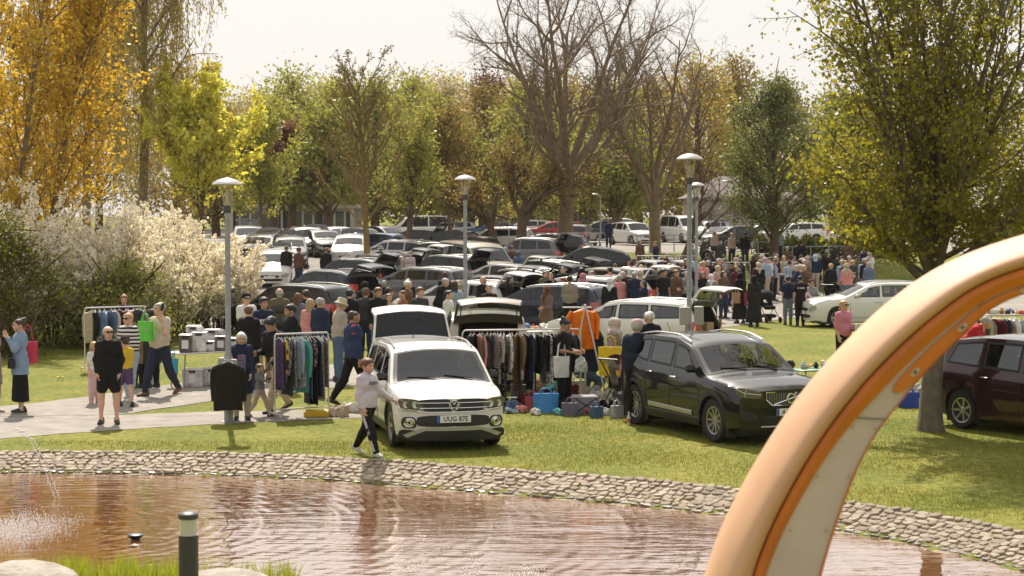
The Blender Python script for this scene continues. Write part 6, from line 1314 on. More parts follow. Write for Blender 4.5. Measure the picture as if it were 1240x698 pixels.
def hang(x, y, z, rz, kind, col, label, seed, pat=None, sc=1.0, group='garments on the rails'):
    o = link('garment', garment_mesh(kind, seed % 5), None, (x, y, z), rz); o.material_slots[0].link = 'OBJECT'; o.material_slots[0].material = cloth(col, pat); o.scale = (sc, 1, .84+.30*((seed*37 % 17)/17)); tag(o, label, 'garment', group); link('hanger', hanger_mesh(), o); return o
def rail(A, B, h, label, gs, where, seed=1, m=whitep, margin=.06, feet=True):
    A, B = Vector(A), Vector(B); r0 = empty('clothes_rail', A); tag(r0, label, 'clothes rail'); v = B-A; v.z = 0; n = Vector((-v.y, v.x, 0)).normalized(); up = Vector((0, 0, 1))
    MB().tube([up*(h-.08), up*(h-.02)+v*.01, up*h+v*.025, v*.975+up*h, v*.99+up*(h-.02), v+up*(h-.08)], .016, 8).build('bar', m, r0)
    if feet:
        for e in (Vector((0, 0, 0)), v): q = MB(); q.tube([e+up*.09, e+up*(h-.08)], .015, 8); q.build('post', m, r0); q = MB(); q.tube([e-n*.26+up*.03, e-n*.24+up*.09, e+n*.24+up*.09, e+n*.26+up*.03], .014, 8); q.build('foot', m, r0)
        MB().tube([up*.16, v+up*.16], .012, 8).build('lower_bar', m, r0)
    rn = random.Random(seed); k = len(gs); ang = math.atan2(v.y, v.x)
    for i, g in enumerate(gs):
        t = margin+(1-2*margin)*(i+.5+rn.uniform(-.32, .32))/k; p = A+v*t; kind, col, cn = g[:3]; hang(p.x, p.y, A.z+h-.035, ang+rn.uniform(-.5, .5), kind, col, '%s, %s from the left end of the %s' % (cn, ORD[i], where), rn.randrange(50), g[3] if len(g) > 3 else None, rn.uniform(.8, 1.2)*min(1.6, max(.5, v.length*(1-2*margin)/k/.075)))
    return r0
K = (.014, .013, .014); N = (.018, .025, .055); WH = (.66, .64, .61); GR = (.22, .21, .20); DN = (.09, .14, .23); LB = (.30, .38, .47); BE = (.44, .36, .27); PK = (.58, .24, .23); BR = (.13, .075, .045); RD = (.40, .02, .035); MR = (.10, .018, .025); TL = (.10, .34, .33); OL = (.11, .10, .06); DG = (.05, .05, .052); LG = (.42, .41, .39); YE = (.62, .42, .04); PU = (.10, .06, .14); LI = (.52, .48, .53)
nearA = [('shirt', BE, 'sandy yellow shirt'), ('shirt', K, 'black shirt'), ('shirt', DN, 'blue denim shirt'), ('trousers', LB, 'pale denim trousers'), ('shirt', DN, 'denim blouse'), ('shirt', LG, 'pale grey shirt'), ('shirt', MR, 'wine red top'), ('shirt', K, 'black top'), ('shirt', PK, 'pinkish blouse'), ('shirt', WH, 'white blouse'), ('shirt', GR, 'grey top')]
rail(at(103, F/52), at(176, F/51), 1.5, 'thin clothes rail with shirts in front of the blossom', nearA, 'rail by the blossom', 2)
pats = lambda c, c2, s=26: ('spot', c2, s)
gB = [('dress', K, 'black dress', pats(K, PU)), ('shirt', PU, 'purple patterned blouse', pats(PU, (.25, .2, .3))), ('shirt', K, 'black top with bright blocks', ('spot', YE, 7)), ('long', DG, 'dark grey dress'), ('shirt', WH, 'white patterned blouse', pats(WH, DG)), ('dress', DG, 'charcoal dress', pats(DG, LG)), ('shirt', LB, 'pale blue shirt'), ('dress', (.14, .10, .16), 'mauve print dress', pats((.14, .10, .16), LG)), ('shirt', TL, 'turquoise blouse'), ('dress', TL, 'teal dress'), ('shirt', PK, 'rose print blouse', pats(PK, DG)), ('long', (.20, .17, .16), 'taupe print dress', pats((.2, .17, .16), K)), ('dress', DN, 'denim dress'), ('long', K, 'long black dress'), ('long', N, 'long navy dress'), ('dress', (.20, .22, .30), 'blue dotted dress', pats((.2, .22, .3), WH, 40)), ('long', GR, 'long grey skirt'), ('long', OL, 'olive print dress', pats(OL, BE)), ('dress', K, 'black print dress', pats(K, GR))]
a = gnd(333, 507); b = gnd(398, 503); rail(a, b, 1.52, 'white clothes rail full of print dresses near the near lamp', gB, 'dress rail', 3)
gC = [('jacket', DG, 'charcoal jacket'), ('shirt', K, 'black shirt'), ('shirt', PK, 'dusty pink blouse'), ('jacket', K, 'black jacket'), ('shirt', OL, 'olive shirt'), ('jacket', DG, 'dark jacket'), ('shirt', (.4, .3, .3), 'pale rose blouse'), ('long', K, 'black long dress'), ('dress', K, 'black print dress', pats(K, LG)), ('long', (.26, .20, .22), 'lilac print dress', pats((.26, .2, .22), K)), ('shirt', GR, 'grey blouse', pats(GR, WH)), ('jacket', BR, 'dark brown jacket'), ('long', BR, 'brown coat'), ('jacket', (.20, .13, .07), 'tan jacket'), ('shirt', K, 'black blouse'), ('jacket', N, 'navy jacket'), ('dress', N, 'navy dress'), ('dress', DG, 'speckled dress', pats(DG, LG)), ('shirt', K, 'black cardigan'), ('dress', GR, 'grey checked dress', ('check', K, 40)), ('dress', DG, 'salt and pepper dress', pats(DG, WH)), ('jacket', K, 'black blazer'), ('jacket', K, 'black coat'), ('jacket', DG, 'dark grey blazer'), ('dress', K, 'black spotted dress', pats(K, GR)), ('jacket', K, 'black leather jacket'), ('shirt', N, 'dark blue shirt'), ('jacket', DG, 'dark grey coat')]
a = gnd(560, 493); b = gnd(703, 490); rail(a, b, 1.46, 'long clothes rail with dark clothes beside the white SUV', gC, 'long dark rail', 4)
dk7 = lambda n, w: [('jacket' if i % 3 else 'dress', [K, N, DG, MR, K, GR, N, BR, WH, DG, K, DN][(i*5+n) % 12], ['black', 'navy', 'dark grey', 'wine red', 'black', 'grey', 'navy', 'brown', 'white', 'charcoal', 'black', 'denim'][(i*5+n) % 12]+(' jacket' if i % 3 else ' dress')) for i in range(w)]
rail(at(690, 63.5), at(762, 62.5), 1.5, 'white clothes rail behind the white estate car', dk7(1, 14), 'rail behind the white estate', 5)
rail(at(766, 71), at(836, 71), 1.5, 'clothes rail behind the man in black t-shirt', dk7(3, 14), 'rail behind the bearded man', 6)
rail(at(846, 80), at(908, 80), 1.5, 'white clothes rail beside the smaller lamp post', dk7(5, 10), 'rail beside the small lamp', 7)
rail(at(1163, 39), at(1236, 39.5), 1.5, 'white clothes rail behind the maroon car', [('shirt', LG, 'pale grey shirt'), ('shirt', WH, 'white shirt'), ('jacket', DG, 'dark jacket'), ('shirt', GR, 'grey shirt'), ('shirt', BE, 'sand shirt'), ('jacket', MR, 'dark red jacket'), ('shirt', RD, 'red shirt'), ('jacket', N, 'navy jacket'), ('shirt', WH, 'white blouse'), ('shirt', LB, 'pale blue shirt')], 'rail behind the maroon car', 8)
rail(at(770, 84), at(842, 84), 1.5, 'clothes rail farther back behind the coral jacket', dk7(7, 9), 'rail behind the coral jacket', 9)
# dark jacket on the lamp post bracket, on its hanger
p = gnd(277, 512); hang(p.x+.02, p.y-.19, 1.13, math.pi/2, 'cape', (.022, .018, .017), 'dark brown jacket hung on the near lamp post', 3, sc=1.5, group='garments')
# orange jacket on a white A-frame stand
p = at(707, F/62); r0 = empty('stand', p); tag(r0, 'white wooden A-frame stand holding the orange jacket', 'stand')
for q in (((0.02, -.1, 1.90), (-.34, -.25, 0)), ((0.02, -.1, 1.90), (.44, -.3, 0)), ((0.02, -.06, 1.90), (0.05, .55, 0))): MB().tube([q[0], q[1]], .017, 8).build('leg', whitep, r0)
MB().tube([(-.42, -.08, 1.84), (.14, -.08, 1.84)], .015, 8).build('bar', whitep, r0)
OJ = (.70, .17, .01); o = hang(p.x-.02, p.y-.02, p.z+1.84, math.pi/2+.1, 'jacket', OJ, 'bright orange jacket hanging on the white A-frame', 2, sc=1.9, group='garments'); hang(p.x+.06, p.y+.1, p.z+1.45, math.pi/2, 'jacket', N, 'navy jacket hanging under the orange one', 4, sc=1.6, group='garments')
# tables
tw = mat('table_white', (.66, .64, .60), .5); 
def table(A, B, depth, h, label, m=tw, tw_=.03):
    A, B = Vector(A), Vector(B); c = (A+B)/2; r0 = empty('table', c, math.atan2(B.y-A.y, B.x-A.x)); w = (B-A).length; tag(r0, label, 'table'); MB().box((0, 0, h-tw_/2), (w, depth, tw_), bev=.01).build('tabletop', m, r0)
    for sx in (-1, 1):
        for sy in (-1, 1): MB().tube([(sx*(w/2-.12), sy*(depth/2-.08), h-.03), (sx*(w/2-.08), sy*(depth/2-.06), 0)], .016, 7).build('leg', galv, r0)
    return r0, lambda x, y: Vector((c.x, c.y, c.z))+Euler((0, 0, math.atan2(B.y-A.y, B.x-A.x))).to_matrix()@Vector((x, y, h))
plas = mat('clear_plastic', (.66, .64, .64), .35, noise=(7, .25)); 
def storage_box(pos, rz, sx, sy, sz, fill, label, lidm=None, tagp=True):
    r0 = empty('storage_box', pos, rz); tag(r0, label, 'storage box', 'plastic storage boxes'); m = MB(); m.box((0, 0, sz/2), (sx*.94, sy*.94, sz), taper=1.06, bev=.02); m.build('tub', mat('tub_%.2f_%.2f_%.2f' % fill, fill, .3, noise=(6, .5), spec=.6), r0)
    MB().box((0, 0, sz+.012), (sx*1.03, sy*1.03, .03), bev=.01).build('lid', lidm or plas, r0)
    if tagp: MB().box((0, -sy*.5-.004, sz*.5), (.14, .006, sz*.5)).build('paper_label', mat('paper', (.72, .70, .70), .7), r0, False); MB().box((.0, -sy*.5-.012, sz*.93), (.14, .02, .04)).build('latch', BLK, r0, False)
T1, on = table(at(211, 38.5), at(302, 39.6), .72, .74, 'white folding table with storage boxes beside the blossom')
for k, (x, sx, sz, f, lb) in enumerate(((-.64, .27, .36, (.10, .095, .09), 'dark-filled storage box on the table, next to the phone man'), (-.32, .31, .40, (.66, .63, .62), 'tallest white storage box on the table'), (-.06, .20, .20, (.62, .58, .57), 'small flat white box in the middle of the table'), (.20, .26, .30, (.14, .13, .125), 'grey storage box at the far end of the table'))): storage_box(on(x, -.05), .05, sx, .42, sz, f, lb)
for k, (x, sx, sz, f, lb) in enumerate(((-.50, .44, .36, (.55, .50, .50), 'clear storage box under the table, next to the phone man'), (-.04, .40, .36, (.60, .56, .57), 'clear storage box under the middle of the table'), (.42, .44, .37, (.58, .55, .54), 'clear storage box under the table end by the lamp'))):
    q = on(x, -.1); q.z -= .74; storage_box(q, .03, sx, .44, sz, f, lb)
T2, on2 = table(at(598, 45.5), at(664, 46), .8, .74, 'sales table with toys and flowers behind the beige car'); rn = random.Random(5)
def bits(on, n, w, label_of, seed, cols):
    rn = random.Random(seed)
    for k in range(n):
        c = cols[k % len(cols)]; q = on(-w/2+w*(k+.5)/n, rn.uniform(-.15, .15)); mb = MB(); s_ = rn.uniform(.06, .13)
        if k % 3 == 0: mb.lathe([(s_*.5, 0), (s_*.75, s_*.6), (s_*.6, s_*1.2), (s_*.3, s_*1.6), (s_*.35, s_*1.8)], 10)
        elif k % 3 == 1: mb.box((0, 0, s_*.6), (s_*1.8, s_*1.4, s_*1.2), bev=.015); mb.box((0, 0, s_*1.3), (s_*1.2, s_*1.0, s_*.3), bev=.01)
        else:
            for j in range(5): a = j*1.26; mb.lathe([(.0, 0), (s_*.4, .01), (s_*.45, s_*.5), (.0, s_*.8)], 7, c=(s_*.7*math.cos(a), s_*.7*math.sin(a), rn.uniform(0, s_)))
        tag(mb.build('sale_item', mat('item_%.2f_%.2f_%.2f' % c, c, .6), None, loc=q, rz=rn.uniform(0, 3)), label_of(k), 'sale item', 'small items for sale')
cn = [((.6, .42, .03), 'yellow'), ((.55, .12, .10), 'red'), ((.6, .3, .32), 'pink'), ((.6, .58, .55), 'white'), ((.12, .3, .10), 'green'), ((.55, .28, .08), 'orange'), ((.03, .03, .03), 'black'), ((.08, .15, .40), 'blue')]
bits(on2, 12, 1.25, lambda k: '%s trinket, %s along the sales table behind the beige car' % (cn[k % 8][1], ORD[k]), 8, [c[0] for c in cn])
T3, on3 = table(at(962, 36.2), at(1012, 36.6), .6, .58, 'green table just beside the black SUV mirror', mat('green_paint', (.03, .16, .05), .5)); bits(on3, 6, .7, lambda k: '%s pot, %s on the green table' % (cn[(k+3) % 8][1], ORD[k]), 9, [cn[(k+3) % 8][0] for k in range(8)])
T4, on4 = table(at(1192, 52), at(1262, 52), .8, .80, 'wooden sales table with crockery above the maroon car', mat('wood', (.30, .19, .10), .6, noise=(6, .2))); bits(on4, 12, 1.5, lambda k: '%s crockery piece, %s on the wooden sales table' % (cn[(k+2) % 8][1], ORD[k]), 10, [cn[(k+2) % 8][0] for k in range(8)])
T5, on5 = table(at(1176, 44), at(1262, 44), .8, .74, 'low sales table heaped with clothes behind the maroon car'); 
def heap(pos, sx, sy, sz, col, label, seed, cat='clothes', pat=None):
    rn = random.Random(seed); pr = [(V3(rn.uniform(-sx, sx)*.6, rn.uniform(-sy, sy)*.6, rn.uniform(0, sz*.4)), V3(rn.uniform(-sx, sx)*.6, rn.uniform(-sy, sy)*.6, rn.uniform(.1, sz*.7)), sz*.26, sz*.20) for _ in range(13)]
    V, Q = blob(pr, .020, .010, [(V3(0, 0, -1), 0.)], wr=.020); o = link('folded_clothes', np_mesh('folded_clothes', V, Q, cloth(col, pat), True), None, pos); tag(o, label, cat, 'goods laid out for sale')
for k, (x, c, lb) in enumerate(((-.6, WH, 'white'), (-.2, LB, 'pale blue'), (.2, (.3, .4, .15), 'green and white'), (.6, DG, 'dark grey'))): heap(on5(x, 0), .16, .14, .14, c, '%s heap of clothes on the low table behind the maroon car' % lb, 30+k)
# goods on the tarpaulin
tp = [gnd(612, 507), gnd(772, 504), gnd(768, 482), gnd(600, 484)]; mb = MB(); rows = []
for i in range(15):
    r = []
    for j in range(5): a = tp[0].lerp(tp[1], i/14); b = tp[3].lerp(tp[2], i/14); q = a.lerp(b, j/4); r.append((q.x, q.y+.03*math.sin(i*1.3), .012+.022*abs(math.sin(i*1.7+j*2.1))))
    rows.append(r)
tag(mb.build('tarpaulin', mat('tarp', (.40, .50, .60), .45, noise=(3, .15))), 'pale blue tarpaulin under the goods beside the black SUV', 'tarpaulin')
def tote(pos, rz, w, h, dp, col, label, straps=.22, text=None, tcol=K, rough=.5, cat='bag', full=.8, tsize=.09, shiny=False):
    r0 = empty('bag', pos, rz); tag(r0, label, cat, 'bags'); mb = MB(); rows = []; n = 20
    for k, t in enumerate((0, .04, .25, .5, .75, 1.0)):
        ww = w*(.90+.10*t); dd = dp*(1-.55*t)*full; ring = []
        for j in range(n): a = 2*math.pi*j/n; c_, s_ = math.cos(a), math.sin(a); q = (abs(c_)**4+abs(s_)**4)**-.25; ring.append((c_*q*ww/2*(.9 if k == 0 else 1)+.008*math.sin(j*3+k), s_*q*dd/2*(1+.12*math.sin(j*2.3+k)), t*h))
        rows.append(ring)
    mb.grid(rows, closed=True); mb.add(rows[0], [tuple(reversed(range(n)))]); mb.add(rows[-1], [tuple(range(n))]); m = mat('bagm_%.2f_%.2f_%.2f' % tuple(col), col, .35 if shiny else .6, noise=(8, .12), bump=(14, .5, .02)); mb.build('pouch', m, r0)
    for sy in (-1, 1): MB().tube([(-w*.25, sy*dp*.16, h*.97), (-w*.16, sy*dp*.10, h+straps*.8), (0, 0, h+straps), (w*.16, sy*dp*.10, h+straps*.8), (w*.25, sy*dp*.16, h*.97)], .011, 6).build('handle', m, r0)
    if text: o = link('lettering', text_mesh('lettering', text, tsize, mat('ink_%.2f' % tcol[0], tcol, .6), .003, .001), r0); o.location = (0, -dp*.36*full-.012, h*.50); o.rotation_euler = (math.pi/2-.18, 0, 0)
    return r0
BL = (.02, .20, .50)
tote(gnd(661, 500), .1, .48, .36, .32, BL, 'blue plastic shopping bag on the tarpaulin', .1, shiny=True)
for k, (u, v, w, h_, c, lb) in enumerate(((708, 501, .46, .34, (.26, .24, .27), 'grey box crossed with dark straps on the tarpaulin'),)):
    r0 = empty('box', gnd(u, v), .12); tag(r0, lb, 'box'); MB().box((0, 0, h_/2), (w, .36, h_), bev=.02).build('carton', mat('grey_card', c, .7, noise=(4, .1)), r0); m = MB(); m.tube([(-w/2, -.186, .02), (w/2, -.186, h_-.02)], .009, 5); m.tube([(w/2, -.186, .02), (-w/2, -.186, h_-.02)], .009, 5); m.build('strap', BLK, r0)
for k, (u, v, sx, sy, sz, c, lb) in enumerate(((684, 497, .20, .15, .24, K, 'black bag slumped between the blue bag and grey box'), (727, 490, .30, .2, .36, LG, 'pale grey blanket heaped behind the grey box'), (748, 497, .22, .18, .30, K, 'black coat heaped before the pushchair'), (738, 496, .18, .14, .22, BE, 'beige cloth heaped before the pushchair'), (690, 486, .16, .15, .4, MR, 'wine red clothes heaped behind the blue bag'), (640, 492, .3, .16, .32, MR, 'dark red clothes heaped under the long rail'), (672, 478, .26, .2, .42, TL, 'turquoise cloth heaped behind the blue bag'), (655, 478, .2, .2, .4, (.25, .14, .08), 'brown cloth heaped behind the long rail'), (755, 501, .12, .1, .12, (.3, .4, .5), 'crumpled pale blue plastic bag before the pushchair'), (411, 505, .26, .16, .24, (.45, .36, .27), 'tan sack on the grass beside the dress rail'), (425, 500, .2, .14, .22, WH, 'white bag on the grass behind the tan sack'), (620, 501, .2, .12, .08, LB, 'pale cloth at the tarpaulin corner'))): heap(gnd(u, v), sx, sy, sz, c, lb, 60+k)
tag(MB().box((0, 0, .06), (.46, .3, .12), bev=.02).build('crate', mat('yellow_plastic', (.55, .36, .02), .5), None, loc=gnd(384, 505)), 'shallow yellow crate below the dress rail', 'crate')
p = gnd(761.5, 515); r0 = empty('bottle', p); tag(r0, 'small clear bottle with red label standing on the lawn', 'bottle'); MB().lathe([(.03, 0), (.034, .02), (.034, .14), (.014, .19), (.014, .21)], 12).build('glass', mat('bottle_clear', (.62, .60, .58), .1, spec=.8), r0); MB().lathe([(.035, .05), (.035, .11)], 12, cap=False).build('paper_label', mat('label_red', (.55, .12, .08), .6), r0); MB().lathe([(.016, .205), (.016, .235), (.0, .236)], 10).build('cap', mat('cap_white', (.7, .7, .7), .5), r0)
def stroller(u, v, rz, label, cm, pos=None, s=1.0):
    p = gnd(u, v) if pos is None else pos; r0 = empty('pushchair', p, rz); r0.scale = (s, s, s); tag(r0, label, 'pushchair', 'pushchairs'); al = mat('frame_dark', (.04, .04, .042), .4, .4)
    for sx in (-1, 1):
        m = MB(); m.tube([(sx*.24, -.38, .12), (sx*.24, .05, .50), (sx*.24, .42, .98), (sx*.22, .50, 1.02)], .014, 7); m.tube([(sx*.24, .36, .14), (sx*.24, .05, .50)], .014, 7); m.build('frame_tube', al, r0)
        for y_, r_ in ((-.38, .10), (.36, .13)): m = MB(); m.lathe([(r_-.035, -.02), (r_, -.02), (r_, .02), (r_-.035, .02)], 18, c=(sx*.26, y_, r_), axis='x', cap=False); m.lathe([(0, .0), (r_-.03, .0)], 14, c=(sx*.26, y_, r_), axis='x', cap=False); m.build('wheel', TYRE, r0)
    MB().tube([(-.22, .50, 1.02), (.22, .50, 1.02)], .016, 7).build('handlebar', al, r0); MB().box((0, 0, .22), (.42, .5, .12), bev=.04).build('basket', cloth(K), r0)
    V, Q = blob([(V3(-.15, -.12, .50), V3(.15, -.12, .50), .07, .07), (V3(-.15, .12, .58), V3(.15, .12, .58), .07, .07), (V3(-.15, .22, .85), V3(.15, .22, .85), .05, .05), (V3(-.15, .14, .6), V3(-.15, .22, .88), .06, .06), (V3(.15, .14, .6), V3(.15, .22, .88), .06, .06)], .03, .02); link('seat', np_mesh('seat', V, Q, cloth(cm), True), r0)
    m = MB(); rows = []
    for a in np.linspace(-.1, 1.7, 9): rows.append([(x, .20-.34*math.sin(a)*math.sqrt(max(.05, 1-(x/.27)**2*.55)), .80+.30*math.cos(a)*math.sqrt(max(.05, 1-(x/.27)**2*.55))) for x in np.linspace(-.25, .25, 9)])
    m.grid(rows); m.build('canopy', cloth(cm), r0); return r0
stroller(757, 500, 2.4, 'black and beige pushchair loaded with cloth beside the black SUV', (.16, .13, .11)); heap(gnd(757, 497)+Vector((0, -.02, .68)), .2, .16, .2, (.42, .34, .26), 'patterned blanket on the pushchair beside the black SUV', 90, pat=('spot', (.2, .1, .1), 20))
# right side: folding chair, cool bag
p = gnd(1148, 488); r0 = empty('folding_chair', p, .2); tag(r0, 'green and white striped folding chair behind the maple trunk', 'chair')
for sx in (-1, 1): MB().tube([(sx*.24, -.2, .0), (sx*.24, .22, .92)], .013, 7).build('leg', galv, r0); MB().tube([(sx*.22, .25, 0), (sx*.22, -.2, .44)], .013, 7).build('leg', galv, r0)
MB().grid([[(x, .02+.2*t, .46+.46*t) for x in np.linspace(-.23, .23, 5)] for t in np.linspace(0, 1, 5)]).build('backrest', cloth((.10, .28, .16), ('stripe', WH, .1)), r0)
for k in range(5): MB().box((-.19+k*.095, .11, .70), (.045, .008, .44), rot=(-.41, 0, 0)).build('stripe', cloth(WH if k % 2 else (.05, .22, .12)), r0, False)
MB().grid([[(x, -.2+.24*t, .44+.02*math.sin(3*t)) for x in np.linspace(-.23, .23, 5)] for t in np.linspace(0, 1, 5)]).build('seat', cloth((.10, .28, .16)), r0)
tote(gnd(1100, 494), .1, .42, .30, .3, (.02, .06, .35), 'blue cool bag on the grass behind the orange arch', .06)
for k, (u, v, c, lb) in enumerate(((1080, 470, K, 'black bag behind the orange arch'), (1112, 480, LG, 'pale cloth heap beside the blue cool bag'), (1135, 472, BR, 'brown cloth heap behind the maple trunk'))): heap(gnd(u, v), .2, .15, .3, c, lb, 120+k)
# yellow dandelions on the lawn under the shrubs, single flower heads
for k, (u, v) in enumerate(((73, 460), (76, 462), (70, 462))):
    q = gnd(u, v); r0 = empty('flower', q); tag(r0, 'yellow dandelion, %s of three on the lawn by the blossom' % ORD[k], 'flower', 'dandelions'); MB().tube([(0, 0, 0), (.01, 0, .09)], .006, 5).build('stem', mat('stem', (.15, .2, .04), .8), r0); MB().lathe([(.0, .085), (.03, .095), (.032, .105), (.0, .112)], 10).build('blossom', mat('dandelion', (.75, .55, .02), .7), r0)

for k, (u, v, sx, sz, c, cn_) in enumerate(((622, 496, .18, .2, DN, 'denim'), (632, 500, .14, .14, PK, 'pink'), (648, 503, .12, .1, WH, 'white'), (668, 487, .2, .3, N, 'navy'), (697, 495, .16, .22, BR, 'brown'), (716, 503, .14, .12, (.4, .12, .1), 'rust red'), (724, 498, .18, .24, DG, 'charcoal'), (733, 503, .12, .12, (.5, .48, .44), 'cream'), (742, 489, .2, .34, OL, 'olive'), (764, 499, .12, .14, LB, 'pale blue'), (715, 484, .22, .36, GR, 'grey'), (676, 503, .12, .1, TL, 'teal'), (605, 490, .2, .2, K, 'black'), (770, 492, .14, .3, PU, 'purple'))):
    heap(gnd(u, v), sx, sx*.8, sz, c, '%s clothes piled on the tarpaulin, %s of the loose piles from the white SUV' % (cn_, ORD[k]), 160+k)

for k, (x, y_, sx, sz, f, lb) in enumerate(((.50, -.05, .30, .24, (.60, .56, .55), 'white storage box behind the near lamp post on the table'), (-.30, .26, .30, .52, (.5, .48, .47), 'tall clear box standing at the back of the table'), (.16, .28, .34, .42, (.42, .40, .40), 'grey-white box at the back of the table'))): storage_box(on(x, y_), .04, sx, .3, sz, f, lb)
heap(on(.20, -.05)+Vector((0, 0, .33)), .12, .12, .12, LG, 'pale cloth on top of the grey box at the table', 190); heap(on(-.32, -.05)+Vector((0, 0, .43)), .12, .12, .1, WH, 'white cloth on top of the tallest box at the table', 191)

for k, (u, v, w, h_, c, cn_) in enumerate(((628, 488, .34, .36, (.08, .08, .09), 'black'), (645, 497, .30, .26, (.30, .05, .06), 'dark red'), (690, 504, .30, .24, (.12, .10, .16), 'plum'), (699, 486, .34, .4, (.45, .40, .34), 'sand'), (722, 506, .26, .2, (.05, .10, .20), 'navy blue'), (747, 506, .26, .22, (.40, .42, .44), 'silver grey'))):
    tote(gnd(u, v), .2*k-.5, w, h_, .22, c, '%s bag among the goods on the tarpaulin, %s from the white SUV' % (cn_, ORD[k]), .1)
# ------------------------------------------------------------------ the people
def dist(u, hy, H):
    d = 60.0
    for _ in range(30): x = (u-620)/F*d; d = .5*d+.5*F*(HC-tz(x, d)-H)/(hy-258)
    return d
def pp(u, hy, H, yaw, label, **k):
    d = dist(u, hy, H); k.setdefault('y', d); return person(u, F/d, H, yaw, label, **k)
def pf(u, fv, H, yaw, label, **k):
    g = gnd(u, fv); return person(u, F/g.y, H, yaw, label, y=g.y, xyz=g, **k)
def strap(P, col=K):
    """shoulder strap across the back or chest"""
    pass
BLN, GREY, WHT, DKB, BLK_H, RDH = (.42, .27, .12), (.34, .32, .30), (.62, .60, .57), (.045, .026, .016), (.012, .010, .010), (.17, .055, .02)
MED = (.12, .065, .03)
# --- front left
P = pf(25, 501, 1.73, -62, 'woman in long blue denim shirt and black skirt with red bag', top=('tunic', (.22, .30, .42)), bot=('skirt', K), hair=('bun', DKB), build='f', arms=('face', 'hang'), pos='stand', extra='sole', glasses=False)
q = body_pt(P, (-.20, .20, .92)); tote(q, D2R(14), .34, .40, .14, (.55, .03, .08), 'red shopping bag on the shoulder of the denim-shirt woman', .32); q = body_pt(P, (.10, -.19, .86)); tote(q, D2R(-50), .22, .18, .10, K, 'small black handbag on the denim-shirt woman', .3)
pf(-9, 501, 1.70, 80, 'person in cream trousers cut by the picture edge', top=('coat', (.42, .36, .30)), bot=('wide', (.52, .44, .36)), hair=('short', DKB), build='f', shoes=(.5, .48, .45))
pf(132, 514, 1.71, 8, 'man in black half-zip, black shorts and sunglasses', top=('long', K), bot=('shorts', K), hair=('ring', GREY), arms=('pocket', 'pocket'), glasses=True, look=22, fat=.01, spread=.05)
pf(115, 489, 1.18, 40, 'small blond girl in white top and pale pink trousers', top=('tee', WH), bot=('wide', (.60, .42, .42)), hair=('long', BLN), build='k', shoes=(.5, .3, .3))
pf(152, 493, 1.33, -150, 'boy in yellow t-shirt, blue shorts and black cap', top=('tee', YE), bot=('shorts', PU), hair=('short', DKB), build='k', hat=('cap', K), pos='step')
pf(156, 486, 1.74, -18, 'blond woman in black and white striped top with sunglasses', top=('long', WH, ('stripe', K, 4.2)), bot=('wide', LB), hair=('pony', BLN), build='f', fat=.05, glasses=True, arms=('chest', 'relax'), pos='step', shoes=(.5, .5, .5))
pp(151, 358, 1.70, 8, 'dark-haired woman looking down behind the shirt rail', top=('long', K), hair=('long', RDH), build='f', arms=('fwd', 'fwd'), nod=.3)
pf(168, 470, 1.66, 150, 'black-haired woman in brown coat with her back turned', top=('coat', (.20, .145, .10)), bot=('trousers', K), hair=('long', BLK_H), build='f', arms=('fwd', 'fwd'), sk='tan')
pf(184, 470, 1.66, -125, 'woman in dark green coat facing the shirt rail', top=('coat', (.03, .032, .025)), bot=('trousers', K), hair=('bob', BLK_H), build='f', sk='tan', arms=('fwd', 'hang'))
P = pf(194, 479, 1.93, -30, 'tall man in beige shirt talking on a phone', top=('tee', (.56, .46, .36)), bot=('trousers', (.025, .03, .055)), hair=('short', GREY), arms=('phone', 'chest'), shoes=(.13, .06, .03), pos='walk2', fat=.05, look=-10)
q = body_pt(P, (-.08, -.30, 1.02)); tote(q, D2R(-30), .38, .40, .16, (.10, .50, .04), 'bright green plastic bag held by the man on the phone', .16, shiny=True)
o = MB().box((0, 0, 0), (.07, .012, .15), bev=.005).build('phone', BLK, None, loc=body_pt(P, (.115, -.05, 1.64))); o.rotation_euler = (.1, .2, D2R(50)); tag(o, 'dark phone held to the ear of the beige-shirt man', 'phone')
tote(gnd(183, 466), .05, .40, .50, .14, WH, 'white paper bag with black lettering beside the phone man', .14, text='MULTI A', tsize=.085)
tote(gnd(209, 470)+Vector((0, 0, .28)), .2, .24, .34, .14, (.04, .35, .55), 'small bright blue bag hanging at the table corner', .2, shiny=True)
# --- around the near lamp and dress rail
P = pf(293, 509, 1.55, 12, 'white-haired woman in navy cardigan behind the lamp post', top=('coat', N), bot=('trousers', BE), hair=('bob', WHT), build='f', fat=.05, arms=('down', 'fwd'), nod=.15)
me = blob([(V3(-.05, -.16, 1.30), V3(-.06, -.16, .95), .045, .045), (V3(.03, -.16, 1.30), V3(.03, -.16, .95), .045, .045)], .02, .015); o = link('blouse', np_mesh('blouse', *me, cloth((.30, .06, .14), ('spot', (.15, .16, .25), 22)), True), P[0])
pf(315, 505, .97, 70, 'toddler in grey top and beige trousers reaching up', top=('long', (.20, .20, .19)), bot=('trousers', BE), hair=('short', MED), build='k', arms=('up', 'reach'), pos='walk')
pf(336, 499, 1.82, -38, 'dark-haired man in black jacket and beige trousers bending over the dress rail', top=('jacket', K), bot=('trousers', (.46, .36, .25)), hair=('thick', BLK_H), sk='tan', arms=('down', 'fwd'), lean=.22, nod=.35, pos='walk')
P = pp(320, 362, 1.82, 30, 'young man in navy sweater with white lettered chest band', top=('long', N), bot=('trousers', (.38, .28, .18)), hair=('thick', BLK_H), sk='tan', arms=('hang', 'relax'))
V, Q = blob([(V3(-.10, 0, 1.27), V3(.10, 0, 1.27), .139, .139)], .02, .02, [(V3(0, 0, 1), 1.325), (V3(0, 0, -1), -1.215)]); band = link('chest_band', np_mesh('chest_band', V, Q, cloth(WH), True), P[0])
